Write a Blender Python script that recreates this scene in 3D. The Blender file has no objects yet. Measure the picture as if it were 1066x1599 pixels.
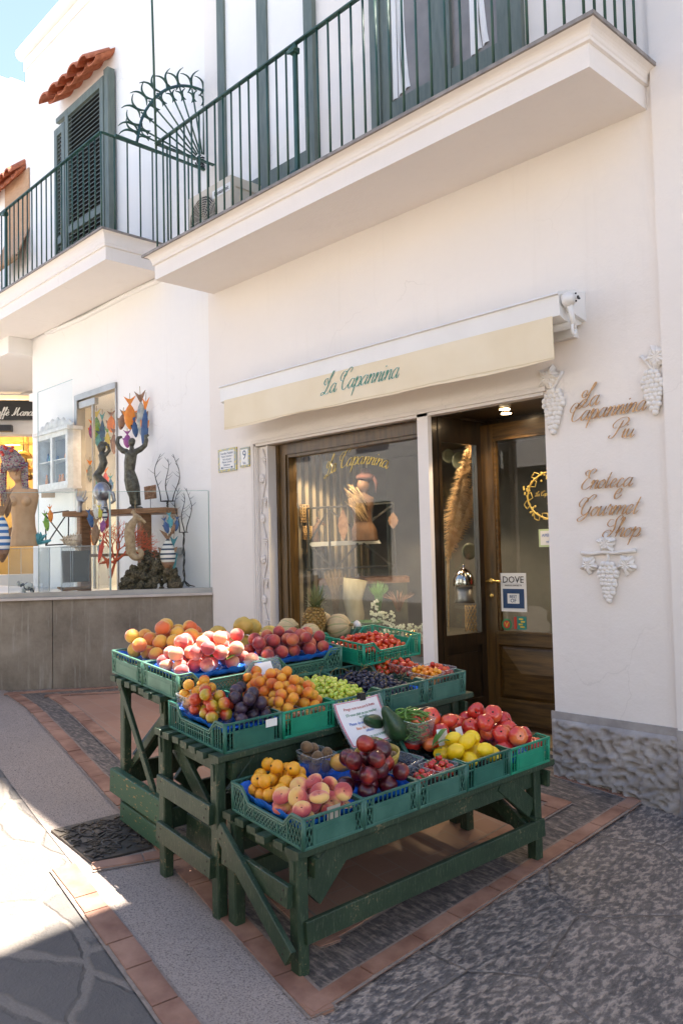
import bpy, bmesh, math, random
from mathutils import Vector, Matrix, noise
R = math.radians
rnd = random.Random(7)
scene = bpy.context.scene
col = scene.collection

# ---------------------------------------------------------------- camera, sky, sun, exposure
PITCH, YAW, ROLL, FPX = R(2.7991), R(46.5189), R(-1.3317), 1276.4
CAM = Vector((0.0, -4.5, 1.4265))
Rm = Matrix.Rotation(YAW, 3, 'Z') @ Matrix.Rotation(math.pi/2+PITCH, 3, 'X') @ Matrix.Rotation(ROLL, 3, 'Z')
cd = bpy.data.cameras.new('camera'); cam = bpy.data.objects.new('camera', cd); col.objects.link(cam)
cam.matrix_world = Matrix.Translation(CAM) @ Rm.to_4x4()
cd.sensor_fit = 'VERTICAL'; cd.sensor_height = 36; cd.sensor_width = 24
cd.lens = FPX/1599*36; cd.clip_end = 500; cd.clip_start = .05
scene.camera = cam
SUN_EL, SUN_AZ = 72.9, 0.0            # sun stands behind the roofs, straight over the facade
w = bpy.data.worlds.new('World'); scene.world = w; w.use_nodes = True
nt = w.node_tree; nt.nodes.clear()
sky = nt.nodes.new('ShaderNodeTexSky'); sky.sky_type = 'NISHITA'; sky.sun_disc = False
sky.sun_elevation = R(SUN_EL); sky.sun_rotation = R(SUN_AZ); sky.dust_density = .1; sky.air_density = 1.0; sky.ozone_density = 3.0; sky.altitude = 2500
bg = nt.nodes.new('ShaderNodeBackground'); bg.inputs['Strength'].default_value = .085
out = nt.nodes.new('ShaderNodeOutputWorld')
hs_ = nt.nodes.new('ShaderNodeHueSaturation'); hs_.inputs['Saturation'].default_value = .95; nt.links.new(sky.outputs[0], hs_.inputs['Color'])
mx_ = nt.nodes.new('ShaderNodeMix'); mx_.data_type = 'RGBA'; mx_.blend_type = 'MULTIPLY'; mx_.inputs[0].default_value = 1; mx_.inputs[7].default_value = (1.17, 1, .88, 1)
nt.links.new(hs_.outputs[0], mx_.inputs[6]); nt.links.new(mx_.outputs[2], bg.inputs[0]); nt.links.new(bg.outputs[0], out.inputs[0])
sl = bpy.data.lights.new('sun', 'SUN'); sl.energy = 5.0; sl.angle = R(.6); sl.color = (1, .93, .83)
so = bpy.data.objects.new('sun', sl); col.objects.link(so)
so.rotation_euler = (-(math.pi/2-R(SUN_EL)), 0, 0)     # light travels towards -Y and down
scene.view_settings.view_transform = 'Standard'; scene.view_settings.look = 'None'
scene.view_settings.exposure = 2.6; scene.view_settings.gamma = 1
scene.cycles.use_denoising = True
scene.cycles.max_bounces = 8; scene.cycles.diffuse_bounces = 5; scene.cycles.glossy_bounces = 3
scene.cycles.transmission_bounces = 4; scene.cycles.transparent_max_bounces = 14
scene.cycles.sample_clamp_indirect = 6; scene.cycles.caustics_reflective = False; scene.cycles.caustics_refractive = False

# ---------------------------------------------------------------- measuring helpers (photo pixel -> point of a real plane)
def ray(x, y): return Rm @ Vector(((x-533)/FPX, -(y-799.5)/FPX, -1))
def FY(x, y, Y=0):
    d = ray(x, y); return CAM + d*((Y-CAM.y)/d.y)
def FX(x, y, X):
    d = ray(x, y); return CAM + d*((X-CAM.x)/d.x)
X0 = -2.8395
def gz(X, Y):                                  # the lane climbs to the left and flattens out
    a = X0-X; k = max(0, min(1, (3.7-a)/1.9))
    f = .08*a if a < 1.8 else .144+.04*min(a-1.8, 1.9)+.004*max(0, a-3.7)
    return f + .05*k*max(Y, -12)
def FG(x, y, h=0):
    d = ray(x, y); t = (-.1+h-CAM.z)/d.z
    for i in range(60):
        P = CAM+d*t; t += .7*((gz(P.x, P.y)+h-CAM.z)/d.z-t)
    return CAM + d*t
LJ = Vector((-6.563, 0, 0)); LD = Vector((-.566, -.824, 0)); LN = Vector((-.824, .566, 0))   # low shop-window wall
def LW(x, y, off=0):
    d = ray(x, y); t = ((LJ+LN*off-CAM).dot(LN))/d.dot(LN); return CAM + d*t
RIGHT = Vector((math.cos(YAW), math.sin(YAW), 0)); BACK = Vector((-math.sin(YAW), math.cos(YAW), 0)); UP = Vector((0, 0, 1))
def pxs(P): return (P-CAM).dot(BACK)/FPX       # metres per photo pixel at P

# ---------------------------------------------------------------- materials
def NT(name):
    m = bpy.data.materials.new(name); m.use_nodes = True
    t = m.node_tree; b = t.nodes['Principled BSDF']; return m, t, b
def node(t, typ, **kw):
    n = t.nodes.new(typ)
    for k, v in kw.items():
        if k in n.inputs: n.inputs[k].default_value = v
        else: setattr(n, k, v)
    return n
def ramp(t, fac, stops):
    r = t.nodes.new('ShaderNodeValToRGB'); e = r.color_ramp.elements
    while len(e) < len(stops): e.new(.5)
    for i, (p, c) in enumerate(stops):
        e[i].position = p; e[i].color = (*c, 1)
    t.links.new(fac, r.inputs[0]); return r.outputs[0]
def mix(t, fac, a, b, mode='MIX'):
    n = t.nodes.new('ShaderNodeMix'); n.data_type = 'RGBA'; n.blend_type = mode
    for s, v in ((0, fac), (6, a), (7, b)):
        if hasattr(v, 'links'): t.links.new(v, n.inputs[s])
        elif s == 0: n.inputs[0].default_value = v
        else: n.inputs[s].default_value = (*v, 1)
    return n.outputs[2]
def mth(t, op, a, b=0.0, clamp=False):
    n = t.nodes.new('ShaderNodeMath'); n.operation = op; n.use_clamp = clamp
    for s, v in ((0, a), (1, b)):
        if hasattr(v, 'links'): t.links.new(v, n.inputs[s])
        else: n.inputs[s].default_value = v
    return n.outputs[0]
def coords(t, sc=(1, 1, 1), obj=True, rot=(0, 0, 0)):
    g = t.nodes.new('ShaderNodeTexCoord') if obj else t.nodes.new('ShaderNodeNewGeometry')
    mp = t.nodes.new('ShaderNodeMapping'); mp.inputs['Scale'].default_value = sc; mp.inputs['Rotation'].default_value = rot
    t.links.new(g.outputs['Object' if obj else 'Position'], mp.inputs[0]); return mp.outputs[0]
def noi(t, vec, scale, detail=4, rough=.55):
    n = node(t, 'ShaderNodeTexNoise', Scale=scale, Detail=detail, Roughness=rough); t.links.new(vec, n.inputs['Vector']); return n.outputs[0]
def bump(t, b, h, strength=.3, dist=.01):
    n = node(t, 'ShaderNodeBump', Strength=strength, Distance=dist); t.links.new(h, n.inputs['Height']); t.links.new(n.outputs[0], b.inputs['Normal'])
def M(name, c1, c2=None, rough=.5, scale=8, sc=(1, 1, 1), bmp=0, bscale=None, metal=0, obj=True, coat=0, rndv=0, sheen=0, sss=0, dist=.004, lo=.35, hi=.65):
    m, t, b = NT(name)
    b.inputs['Roughness'].default_value = rough; b.inputs['Metallic'].default_value = metal
    if coat: b.inputs['Coat Weight'].default_value = coat; b.inputs['Coat Roughness'].default_value = .15
    if sheen: b.inputs['Sheen Weight'].default_value = sheen
    if sss:
        b.inputs['Subsurface Weight'].default_value = sss; b.inputs['Subsurface Scale'].default_value = .01
    v = coords(t, sc, obj)
    n = noi(t, v, scale)
    c = ramp(t, n, [(lo, c1), (hi, c2 or c1)])
    if rndv:
        oi = t.nodes.new('ShaderNodeObjectInfo')
        hs = node(t, 'ShaderNodeHueSaturation')
        t.links.new(c, hs.inputs['Color'])
        t.links.new(mth(t, 'MULTIPLY_ADD', oi.outputs['Random'], rndv), hs.inputs['Value'])
        n2 = hs.inputs['Value'].links[0].from_node; n2.inputs[2].default_value = 1-rndv*.55
        c = hs.outputs[0]
    t.links.new(c, b.inputs['Base Color'])
    if bmp: bump(t, b, noi(t, coords(t, sc, obj), bscale or scale*4, 6, .6), bmp, dist)
    return m

def wall_mat(name, base, stain=.05):
    m, t, b = NT(name); b.inputs['Roughness'].default_value = .85
    p = coords(t, obj=False)
    c = ramp(t, noi(t, p, .9, 6, .6), [(.3, tuple(x*(1-stain) for x in base)), (.7, base)])
    c = mix(t, mth(t, 'MULTIPLY', noi(t, coords(t, (3, 3, .5), False), 2.5, 8, .7), stain*2.5), c, tuple(x*.86 for x in base))
    wob = node(t, 'ShaderNodeTexNoise', Scale=1.6, Detail=6.0); t.links.new(p, wob.inputs['Vector'])
    wv = t.nodes.new('ShaderNodeVectorMath'); wv.operation = 'MULTIPLY_ADD'; t.links.new(wob.outputs['Color'], wv.inputs[0]); wv.inputs[1].default_value = (.9, .9, .9); t.links.new(p, wv.inputs[2])
    vo = node(t, 'ShaderNodeTexVoronoi', feature='DISTANCE_TO_EDGE', Scale=.55); t.links.new(wv.outputs[0], vo.inputs['Vector'])
    msk = mth(t, 'MULTIPLY', mth(t, 'LESS_THAN', vo.outputs['Distance'], .0028), ramp(t, noi(t, p, 1.1, 2, .5), [(.5, (0, 0, 0)), (.6, (1, 1, 1))]))
    c = mix(t, mth(t, 'MULTIPLY', msk, .14), c, (.42, .38, .34))
    drip = mth(t, 'MULTIPLY', ramp(t, noi(t, coords(t, (5, 5, .25), False), 3, 5, .7), [(.56, (0, 0, 0)), (.72, (1, 1, 1))]), .10)
    c = mix(t, drip, c, (.60, .55, .49))
    t.links.new(c, b.inputs['Base Color'])
    h = mth(t, 'ADD', noi(t, p, 3.5, 3, .5), mth(t, 'MULTIPLY', noi(t, p, 60, 4, .6), .12))
    bump(t, b, h, .5, .025); return m
PLASTER = wall_mat('white_plaster', (.84, .785, .73))
PLASTER2 = wall_mat('bright_lime_plaster', (.87, .85, .82), .04)
PLASTER3 = wall_mat('cream_plaster', (.80, .76, .71), .07)
MOULD = wall_mat('moulding_plaster', (.74, .69, .64), .08)
WHITEMETAL = M('white_painted_metal', (.74, .73, .71), (.78, .77, .75), .35, 3)
SLATEEDGE = M('grey_stone_edge', (.2, .18, .165), (.3, .27, .245), .7, 12, bmp=.2, obj=False)
GREENIRON = M('green_painted_iron', (.014, .055, .04), (.028, .085, .06), .38, 6, bmp=.1, bscale=60, obj=False)
GREENWOOD = M('grey_green_door_paint', (.10, .125, .105), (.14, .168, .142), .5, 5, (6, 6, 1), bmp=.12, obj=False)
BLUEIRON = M('dark_blue_green_iron', (.015, .05, .07), (.02, .09, .07), .4, 9, obj=False)
BROWNWOOD = M('dark_varnished_wood', (.045, .024, .007), (.115, .062, .016), .38, 4, (10, 10, .8), bmp=.15, bscale=20, obj=False, coat=.08)
BROWNWOODH = M('dark_varnished_wood_rail', (.045, .024, .007), (.12, .066, .017), .38, 4, (.8, 10, 10), bmp=.15, bscale=20, obj=False, coat=.08)
BLACKWOOD = M('blackened_wood', (.012, .008, .005), (.035, .02, .009), .3, 5, (8, 8, 1), obj=False, coat=.3)
TERRACOTTA = M('terracotta_tile', (.36, .10, .045), (.50, .17, .085), .8, 14, bmp=.5, obj=False)
GOLD = M('bronze_gilt', (.40, .22, .10), (.62, .40, .22), .36, 30, metal=.6, bmp=.2, obj=False)
GOLDLEAF = M('gold_window_lettering', (.62, .45, .10), (.72, .55, .16), .4, 8, metal=.2)
BRASS = M('polished_brass', (.55, .36, .10), (.7, .48, .16), .22, 5, metal=1)
CANVAS = M('cream_awning_canvas', (.76, .65, .46), (.80, .70, .52), .8, 3, bmp=.15, bscale=90, obj=False)
AWNGREEN = M('green_awning_print', (.03, .2, .13), (.04, .24, .16), .7, 5)
WHITEPRINT = M('white_print', (.85, .84, .8), None, .6)
STEEL = M('brushed_steel', (.32, .31, .29), (.42, .4, .38), .4, 4, metal=.6)
MARBLE = M('pale_stone_ledge', (.50, .43, .37), (.62, .55, .49), .5, 5, bmp=.08, obj=False)

def glass_mat(name, tint=(1, 1, 1), refl=1.0, rough=0, milk=0):
    m, t, b = NT(name); t.nodes.remove(b); o = [n for n in t.nodes if n.type == 'OUTPUT_MATERIAL'][0]
    tr = t.nodes.new('ShaderNodeBsdfTransparent'); tr.inputs[0].default_value = (*tint, 1)
    gl = t.nodes.new('ShaderNodeBsdfGlossy'); gl.inputs['Roughness'].default_value = rough
    fr = node(t, 'ShaderNodeFresnel', IOR=1.5)
    gm = t.nodes.new('ShaderNodeNewGeometry'); ff = mth(t, 'MULTIPLY', fr.outputs[0], mth(t, 'SUBTRACT', 1.0, gm.outputs['Backfacing']))
    ms = t.nodes.new('ShaderNodeMixShader'); t.links.new(mth(t, 'MULTIPLY', ff, refl, True), ms.inputs[0])
    t.links.new(tr.outputs[0], ms.inputs[1]); t.links.new(gl.outputs[0], ms.inputs[2]); last = ms.outputs[0]
    if milk:
        df = t.nodes.new('ShaderNodeBsdfDiffuse'); df.inputs[0].default_value = (.85, .87, .88, 1)
        m2 = t.nodes.new('ShaderNodeMixShader'); m2.inputs[0].default_value = milk
        t.links.new(last, m2.inputs[1]); t.links.new(df.outputs[0], m2.inputs[2]); last = m2.outputs[0]
    t.links.new(last, o.inputs[0]); return m
WINGLASS = glass_mat('window_glass', (.93, .95, .94), 1.2)
THINGLASS = glass_mat('balustrade_glass', (.97, .985, .98), .45)
PUNNET = glass_mat('clear_punnet_plastic', (.93, .95, .96), 1.6, .12, .13)
ACRYLIC = glass_mat('clear_acrylic', (.92, .94, .95), 1.6, .03, .08)
def emit(name, c, s):
    m, t, b = NT(name); b.inputs['Base Color'].default_value = (*c, 1)
    b.inputs['Emission Color'].default_value = (*c, 1); b.inputs['Emission Strength'].default_value = s; return m
LAMP = emit('lit_downlight', (1, .72, .42), 7)

# ---------------------------------------------------------------- mesh helpers
class MB:
    def __init__(s): s.v = []; s.f = []; s.m = []; s.sm = []
    def add(s, vs, fs, mi=0, smooth=False):
        k = len(s.v); s.v += [Vector(p) for p in vs]
        for f in fs: s.f.append([k+i for i in f]); s.m.append(mi); s.sm.append(smooth)
        return s
    def box(s, a, b, mi=0, c=0.0):
        x0, x1 = sorted((a[0], b[0])); y0, y1 = sorted((a[1], b[1])); z0, z1 = sorted((a[2], b[2]))
        return s.hexa([(x0, y0, z0), (x1, y0, z0), (x1, y1, z0), (x0, y1, z0), (x0, y0, z1), (x1, y0, z1), (x1, y1, z1), (x0, y1, z1)], mi)
    def hexa(s, p, mi=0):
        return s.add(p, [(0, 3, 2, 1), (4, 5, 6, 7), (0, 1, 5, 4), (1, 2, 6, 5), (2, 3, 7, 6), (3, 0, 4, 7)], mi)
    def bar(s, p, q, wd, th, up=(0, 0, 1), mi=0):      # wd across, th along 'up'
        p = Vector(p); q = Vector(q); d = (q-p).normalized(); up = Vector(up)
        x = d.cross(up)
        if x.length < 1e-4: x = d.cross(Vector((1, 0, 0)))
        x.normalize(); u = x.cross(d).normalized(); x = x*wd/2; u = u*th/2
        c = min(wd, th)*.12
        def ring(o):
            X = x.normalized(); U = u.normalized(); a = x.length; b = u.length
            return [o+X*sx*(a-cx)+U*sy*(b-cy) for sx, sy, cx, cy in ((-1, -1, c, 0), (1, -1, c, 0), (1, -1, 0, c), (1, 1, 0, c), (1, 1, c, 0), (-1, 1, c, 0), (-1, 1, 0, c), (-1, -1, 0, c))]
        r = ring(p)+ring(q)
        return s.add(r, [tuple(range(7, -1, -1)), tuple(range(8, 16))]+[(i, (i+1) % 8, 8+(i+1) % 8, 8+i) for i in range(8)], mi)
    def tube(s, pts, r, n=8, mi=0, flat=1.0, cap=True, smooth=True):
        pts = [Vector(p) for p in pts]; N = len(pts)
        rs = r if isinstance(r, (list, tuple)) else [r]*N
        vs = []; fs = []; pu = None
        for i, p in enumerate(pts):
            d = (pts[min(i+1, N-1)]-pts[max(i-1, 0)])
            d = d.normalized() if d.length > 1e-9 else Vector((0, 0, 1))
            if pu is None: pu = d.orthogonal().normalized()
            pu = (pu-d*pu.dot(d))
            pu = pu.normalized() if pu.length > 1e-5 else d.orthogonal().normalized()
            w2 = d.cross(pu)
            for k in range(n):
                a = 2*math.pi*k/n; vs.append(p+pu*math.cos(a)*rs[i]+w2*math.sin(a)*rs[i]*flat)
        for i in range(N-1):
            for k in range(n): fs.append((i*n+k, i*n+(k+1) % n, (i+1)*n+(k+1) % n, (i+1)*n+k))
        if cap: fs += [tuple(range(n-1, -1, -1)), tuple(range((N-1)*n, N*n))]
        return s.add(vs, fs, mi, smooth)
    def ball(s, c, r, n=10, mi=0, fn=None):
        c = Vector(c); r = Vector(r) if hasattr(r, '__len__') else Vector((r, r, r)); vs = []; fs = []; H = n; W = n*2 if n < 8 else int(n*1.6)
        for j in range(1, H):
            th = math.pi*j/H
            for i in range(W):
                a = 2*math.pi*i/W; d = Vector((math.sin(th)*math.cos(a), math.sin(th)*math.sin(a), math.cos(th)))
                k = fn(d, th, a) if fn else 1
                vs.append(c+Vector((d.x*r.x, d.y*r.y, d.z*r.z))*k)
        kt = fn(Vector((0, 0, 1)), 0, 0) if fn else 1; kb = fn(Vector((0, 0, -1)), math.pi, 0) if fn else 1
        t = len(vs); vs.append(c+Vector((0, 0, r.z*kt))); vs.append(c-Vector((0, 0, r.z*kb)))
        for j in range(H-2):
            for i in range(W): fs.append((j*W+i, (j+1)*W+i, (j+1)*W+(i+1) % W, j*W+(i+1) % W))
        for i in range(W):
            fs.append((t, i, (i+1) % W)); fs.append((t+1, (H-2)*W+(i+1) % W, (H-2)*W+i))
        return s.add(vs, fs, mi, True)
    def lathe(s, c, prof, n=24, mi=0, smooth=True, ax=None, cap=True):
        c = Vector(c); M3 = Matrix.Identity(3) if ax is None else Vector((0, 0, 1)).rotation_difference(Vector(ax)).to_matrix()
        vs = [c+M3@Vector((r*math.cos(2*math.pi*k/n), r*math.sin(2*math.pi*k/n), z)) for r, z in prof for k in range(n)]
        fs = [(i*n+k, i*n+(k+1) % n, (i+1)*n+(k+1) % n, (i+1)*n+k) for i in range(len(prof)-1) for k in range(n)]
        if cap: fs += [tuple(range(n-1, -1, -1)), tuple(range((len(prof)-1)*n, len(prof)*n))]
        return s.add(vs, fs, mi, smooth)
    def prism(s, poly, d, mi=0):                         # poly: 3D points, d: extrusion vector
        poly = [Vector(p) for p in poly]; d = Vector(d); n = len(poly)
        return s.add(poly+[p+d for p in poly], [tuple(range(n-1, -1, -1)), tuple(range(n, 2*n))]+[(i, (i+1) % n, n+(i+1) % n, n+i) for i in range(n)], mi)
    def xf(s, m): s.v = [m@p for p in s.v]; return s
    def mesh(s, name, mats, org=None):
        o = org or Vector((0, 0, 0)); me = bpy.data.meshes.new(name)
        me.from_pydata([tuple(p-o) for p in s.v], [], s.f)
        for m in (mats if isinstance(mats, (list, tuple)) else [mats]): me.materials.append(m)
        me.polygons.foreach_set('material_index', s.m); me.polygons.foreach_set('use_smooth', s.sm); me.update()
        bm = bmesh.new(); bm.from_mesh(me); bmesh.ops.recalc_face_normals(bm, faces=bm.faces); bm.to_mesh(me); bm.free()
        return me
def link(name, me, parent=None, loc=None):
    o = bpy.data.objects.new(name, me); col.objects.link(o)
    if parent is not None: o.parent = parent
    if loc is not None: o.location = loc
    return o
def tag(o, label=None, cat=None, group=None, kind=None):
    if label: o['label'] = label
    if cat: o['category'] = cat
    if group: o['group'] = group
    if kind: o['kind'] = kind
    return o
def root(name, loc, label, cat, group=None):
    o = link(name, None, None, Vector(loc)); o.empty_display_size = .1; return tag(o, label, cat, group)
def wpos(o):
    v = Vector((0, 0, 0))
    while o is not None: v += o.location; o = o.parent
    return v
def part(name, mb, mat, parent, label=None):              # mb in world coordinates, parents unrotated
    o = link(name, mb.mesh(name, mat, wpos(parent)), parent)
    if label: o['label'] = label
    return o
def solo(name, mb, mat, label, cat, group=None, kind=None):
    lo = Vector((sum(p.x for p in mb.v)/len(mb.v), sum(p.y for p in mb.v)/len(mb.v), min(p.z for p in mb.v)))
    o = link(name, mb.mesh(name, mat, lo), None, lo); return tag(o, label, cat, group, kind)
def struct(name, mb, mat): return tag(link(name, mb.mesh(name, mat)), kind='structure')
def copytree(o, parent=None):
    c = o.copy(); col.objects.link(c)
    if parent is not None: c.parent = parent
    for ch in list(o.children): copytree(ch, c)
    return c
def remesh(mb, vox, it=2, name='tmp'):                     # fuse overlapping solids into one skin
    me = mb.mesh(name, PLASTER); o = link(name, me)
    md = o.modifiers.new('r', 'REMESH'); md.mode = 'VOXEL'; md.voxel_size = vox; md.use_smooth_shade = True
    if it: s = o.modifiers.new('s', 'SMOOTH'); s.iterations = it; s.factor = .5
    dg = bpy.context.evaluated_depsgraph_get(); e = o.evaluated_get(dg); m2 = bpy.data.meshes.new_from_object(e)
    r = MB(); r.add([v.co.copy() for v in m2.vertices], [tuple(p.vertices) for p in m2.polygons], 0, True)
    bpy.data.objects.remove(o); bpy.data.meshes.remove(me); bpy.data.meshes.remove(m2); return r
def text_mb(txt, size, org, u, v, depth=.001, align='CENTER'):
    cu = bpy.data.curves.new('t', 'FONT'); cu.body = txt; cu.size = size; cu.align_x = align; cu.extrude = depth; cu.resolution_u = 2
    o = link('t', cu); dg = bpy.context.evaluated_depsgraph_get(); me = bpy.data.meshes.new_from_object(o.evaluated_get(dg))
    u = Vector(u).normalized(); v = Vector(v).normalized(); n = u.cross(v)
    mb = MB(); mb.add([Vector(org)+u*p.co.x+v*p.co.y+n*p.co.z for p in me.vertices], [tuple(p.vertices) for p in me.polygons])
    bpy.data.objects.remove(o); bpy.data.meshes.remove(me); return mb
def cr(pts, k=6):                                          # Catmull-Rom through points
    P = [Vector((*p, 0)) if len(p) == 2 else Vector(p) for p in pts]
    P = [P[0]*2-P[1]]+P+[P[-1]*2-P[-2]]; o = []
    for i in range(1, len(P)-2):
        a, b, c, d = P[i-1:i+3]
        for j in range(k):
            t = j/k; o.append(.5*((2*b)+(c-a)*t+(2*a-5*b+4*c-d)*t*t+(3*b-a-3*c+d)*t**3))
    o.append(P[-2]); return o

# ---------------------------------------------------------------- copperplate lettering drawn as pen strokes
G = {
'a': (1.05, [[(.75, .9), (.45, 1.02), (.1, .7), (.02, .3), (.25, 0), (.55, .2), (.78, .7), (.82, 1)], [(.82, 1), (.72, .4), (.78, .05), (.95, .05), (1.12, .35)]]),
'n': (.98, [[(-.05, .6), (.12, 1), (.2, .9), (.15, .4), (.12, 0)], [(.14, .3), (.4, .85), (.6, 1), (.72, .85), (.66, .35), (.7, .03), (.85, .05), (1.03, .35)]]),
'm': (1.55, [[(-.05, .6), (.12, 1), (.2, .9), (.15, .4), (.12, 0)], [(.14, .3), (.4, .85), (.6, 1), (.72, .85), (.66, .35), (.66, 0)], [(.68, .3), (.95, .85), (1.15, 1), (1.28, .85), (1.22, .35), (1.26, .03), (1.4, .05), (1.6, .35)]]),
'p': (1.0, [[(-.05, .6), (.14, 1.1), (.18, .8), (.12, 0), (.08, -.9)], [(.14, .4), (.4, .9), (.65, 1), (.82, .7), (.75, .25), (.5, 0), (.22, .12)], [(.5, 0), (.8, .05), (1.05, .35)]]),
'i': (.42, [[(-.05, .5), (.12, 1), (.06, .35), (.12, .03), (.25, .05), (.45, .35)], [(.14, 1.38), (.2, 1.5), (.22, 1.42)]]),
'u': (1.0, [[(-.05, .6), (.1, 1), (.05, .35), (.15, 0), (.4, .15), (.65, .6), (.72, 1)], [(.72, 1), (.64, .35), (.7, .03), (.85, .05), (1.05, .35)]]),
'o': (.85, [[(.5, 1), (.14, .8), (.02, .35), (.25, 0), (.55, .15), (.7, .6), (.52, .98), (.35, .85), (.6, .75), (.9, .8)]]),
't': (.62, [[(.22, 1.75), (.1, .5), (.15, .05), (.3, .05), (.52, .35)], [(-.12, 1.12), (.48, 1.2)]]),
'e': (.82, [[(.05, .45), (.4, .55), (.55, .85), (.38, 1.02), (.12, .75), (.05, .3), (.25, 0), (.5, .1), (.76, .4)]]),
'c': (.8, [[(.55, .85), (.4, 1.02), (.15, .8), (.04, .35), (.22, 0), (.5, .1), (.74, .4)]]),
'r': (.65, [[(-.05, .6), (.1, 1.15), (.18, .95), (.42, .92), (.4, .5), (.4, .15), (.52, .03), (.7, .35)]]),
'h': (1.0, [[(-.05, .4), (.32, 1.6), (.34, 2.1), (.2, 2.0), (.14, 1), (.1, 0)], [(.12, .3), (.4, .85), (.6, 1), (.72, .85), (.66, .35), (.7, .03), (.85, .05), (1.03, .35)]]),
'f': (.6, [[(-.05, .35), (.4, 1.5), (.42, 2.1), (.25, 2.0), (.18, 1), (.1, -.4), (.0, -.9), (.2, -.7), (.2, 0), (.55, .4)]]),
'L': (1.3, [[(.35, 1.25), (.5, 1.4), (.42, 1.7), (.1, 1.65), (-.02, 1.3), (.3, 1.0), (.8, 1.4), (1.2, 2.15), (1.1, 2.4), (.92, 1.9), (.75, .8), (.4, .08), (.0, -.08), (-.12, .14), (.2, .25), (.6, .02), (1.0, 0), (1.3, .35)]]),
'C': (1.4, [[(1.15, 1.75), (1.3, 2.15), (1.0, 2.3), (.55, 1.9), (.22, 1.1), (.3, .3), (.65, 0), (1.1, .2), (1.45, .6)], [(.28, 1.0), (-.2, 1.1), (-.38, 1.5), (-.05, 2.0), (.4, 1.95), (.5, 1.6), (.25, 1.45), (.15, 1.65)]]),
'P': (1.35, [[(.8, 2.0), (.62, 1.1), (.42, .3), (.1, -.08), (-.25, .05), (-.15, .3)], [(.3, 1.15), (-.1, 1.15), (-.25, 1.6), (.3, 2.2), (1.1, 2.35), (1.45, 1.95), (1.2, 1.4), (.72, 1.15)]]),
'E': (1.25, [[(1.05, 1.75), (1.25, 2.1), (.95, 2.3), (.55, 1.95), (.6, 1.4), (.88, 1.25), (.5, 1.2), (.15, .6), (.3, .1), (.8, 0), (1.3, .4)], [(.58, 1.6), (.2, 1.6), (.0, 1.95), (.3, 2.2), (.5, 2.0), (.3, 1.85)]]),
'G': (1.45, [[(1.15, 1.75), (1.3, 2.15), (1.0, 2.3), (.55, 1.9), (.22, 1.1), (.3, .4), (.65, .15), (1.1, .5), (1.2, 1.05), (1.08, .3), (.85, -.3), (.4, -.55), (.1, -.3), (.5, .02), (1.5, .4)], [(.28, 1.0), (-.2, 1.1), (-.38, 1.5), (-.05, 2.0), (.4, 1.95), (.5, 1.6), (.25, 1.45)]]),
'S': (1.2, [[(1.1, 1.85), (1.25, 2.2), (.95, 2.35), (.65, 1.95), (.7, 1.35), (.78, .8), (.5, .15), (.05, -.08), (-.3, .15), (-.2, .55), (.3, .75), (.55, .55)], [(.7, 1.35), (.2, 1.1), (-.25, 1.4), (-.1, 1.9), (.3, 1.9)]]),
'M': (1.9, [[(-.1, .2), (.1, .02), (.35, .6), (.6, 2.1), (.5, 1.2), (.55, .1)], [(.55, .1), (.9, 1.2), (1.25, 2.1), (1.15, 1.2), (1.2, .2), (1.4, .05), (1.75, .5)]]),
' ': (.7, [])}
def script(txt, xh, org, u, v, pen=.13, depth=.006, slant=.48, thick=1.0, extra=0, map3=None, k=5):
    """pen strokes as solid ribbons. org = start of baseline; u, v in-plane axes; map3 bends the result"""
    u = Vector(u).normalized(); v = Vector(v).normalized(); n = u.cross(v); mb = MB(); x0 = 0
    for ch in txt:
        if ch == 'è': adv, strokes = G['e']; strokes = strokes+[[(.2, 1.55), (.35, 1.3)]]
        else: adv, strokes = G[ch]
        for st in strokes:
            P = cr(st, k); N = len(P); L = []; Rr = []
            for i, p in enumerate(P):
                d = (P[min(i+1, N-1)]-P[max(i-1, 0)]); dn = d.normalized() if d.length > 1e-6 else Vector((1, 0, 0))
                wdt = pen*(.32+.68*abs(dn.y)**1.5*(1 if dn.y < 0 else .45))*thick+extra
                wdt *= min(1, .45+.55*min(i, N-1-i)/2.5)
                q = Vector((-dn.y, dn.x, 0))*wdt/2
                for S, sg in ((L, 1), (Rr, -1)):
                    z = p+q*sg; S.append(Vector(((z.x+x0+z.y*slant)*xh, z.y*xh, 0)))
            vs = []
            for a, b in zip(L, Rr):
                for z, dz in ((a, 0), (b, 0), (b, depth), (a, depth)):
                    if map3: vs.append(map3(z.x, z.y, dz))
                    else: vs.append(Vector(org)+u*z.x+v*z.y+n*dz)
            fs = [(4*i+j, 4*i+(j+1) % 4, 4*i+4+(j+1) % 4, 4*i+4+j) for i in range(N-1) for j in range(4)]
            fs += [(3, 2, 1, 0), (4*N-4, 4*N-3, 4*N-2, 4*N-1)]
            mb.add(vs, fs)
        x0 += adv
    return mb
def swidth(txt): return sum(G[{'è': 'e'}.get(c, c)][0] for c in txt)

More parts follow.
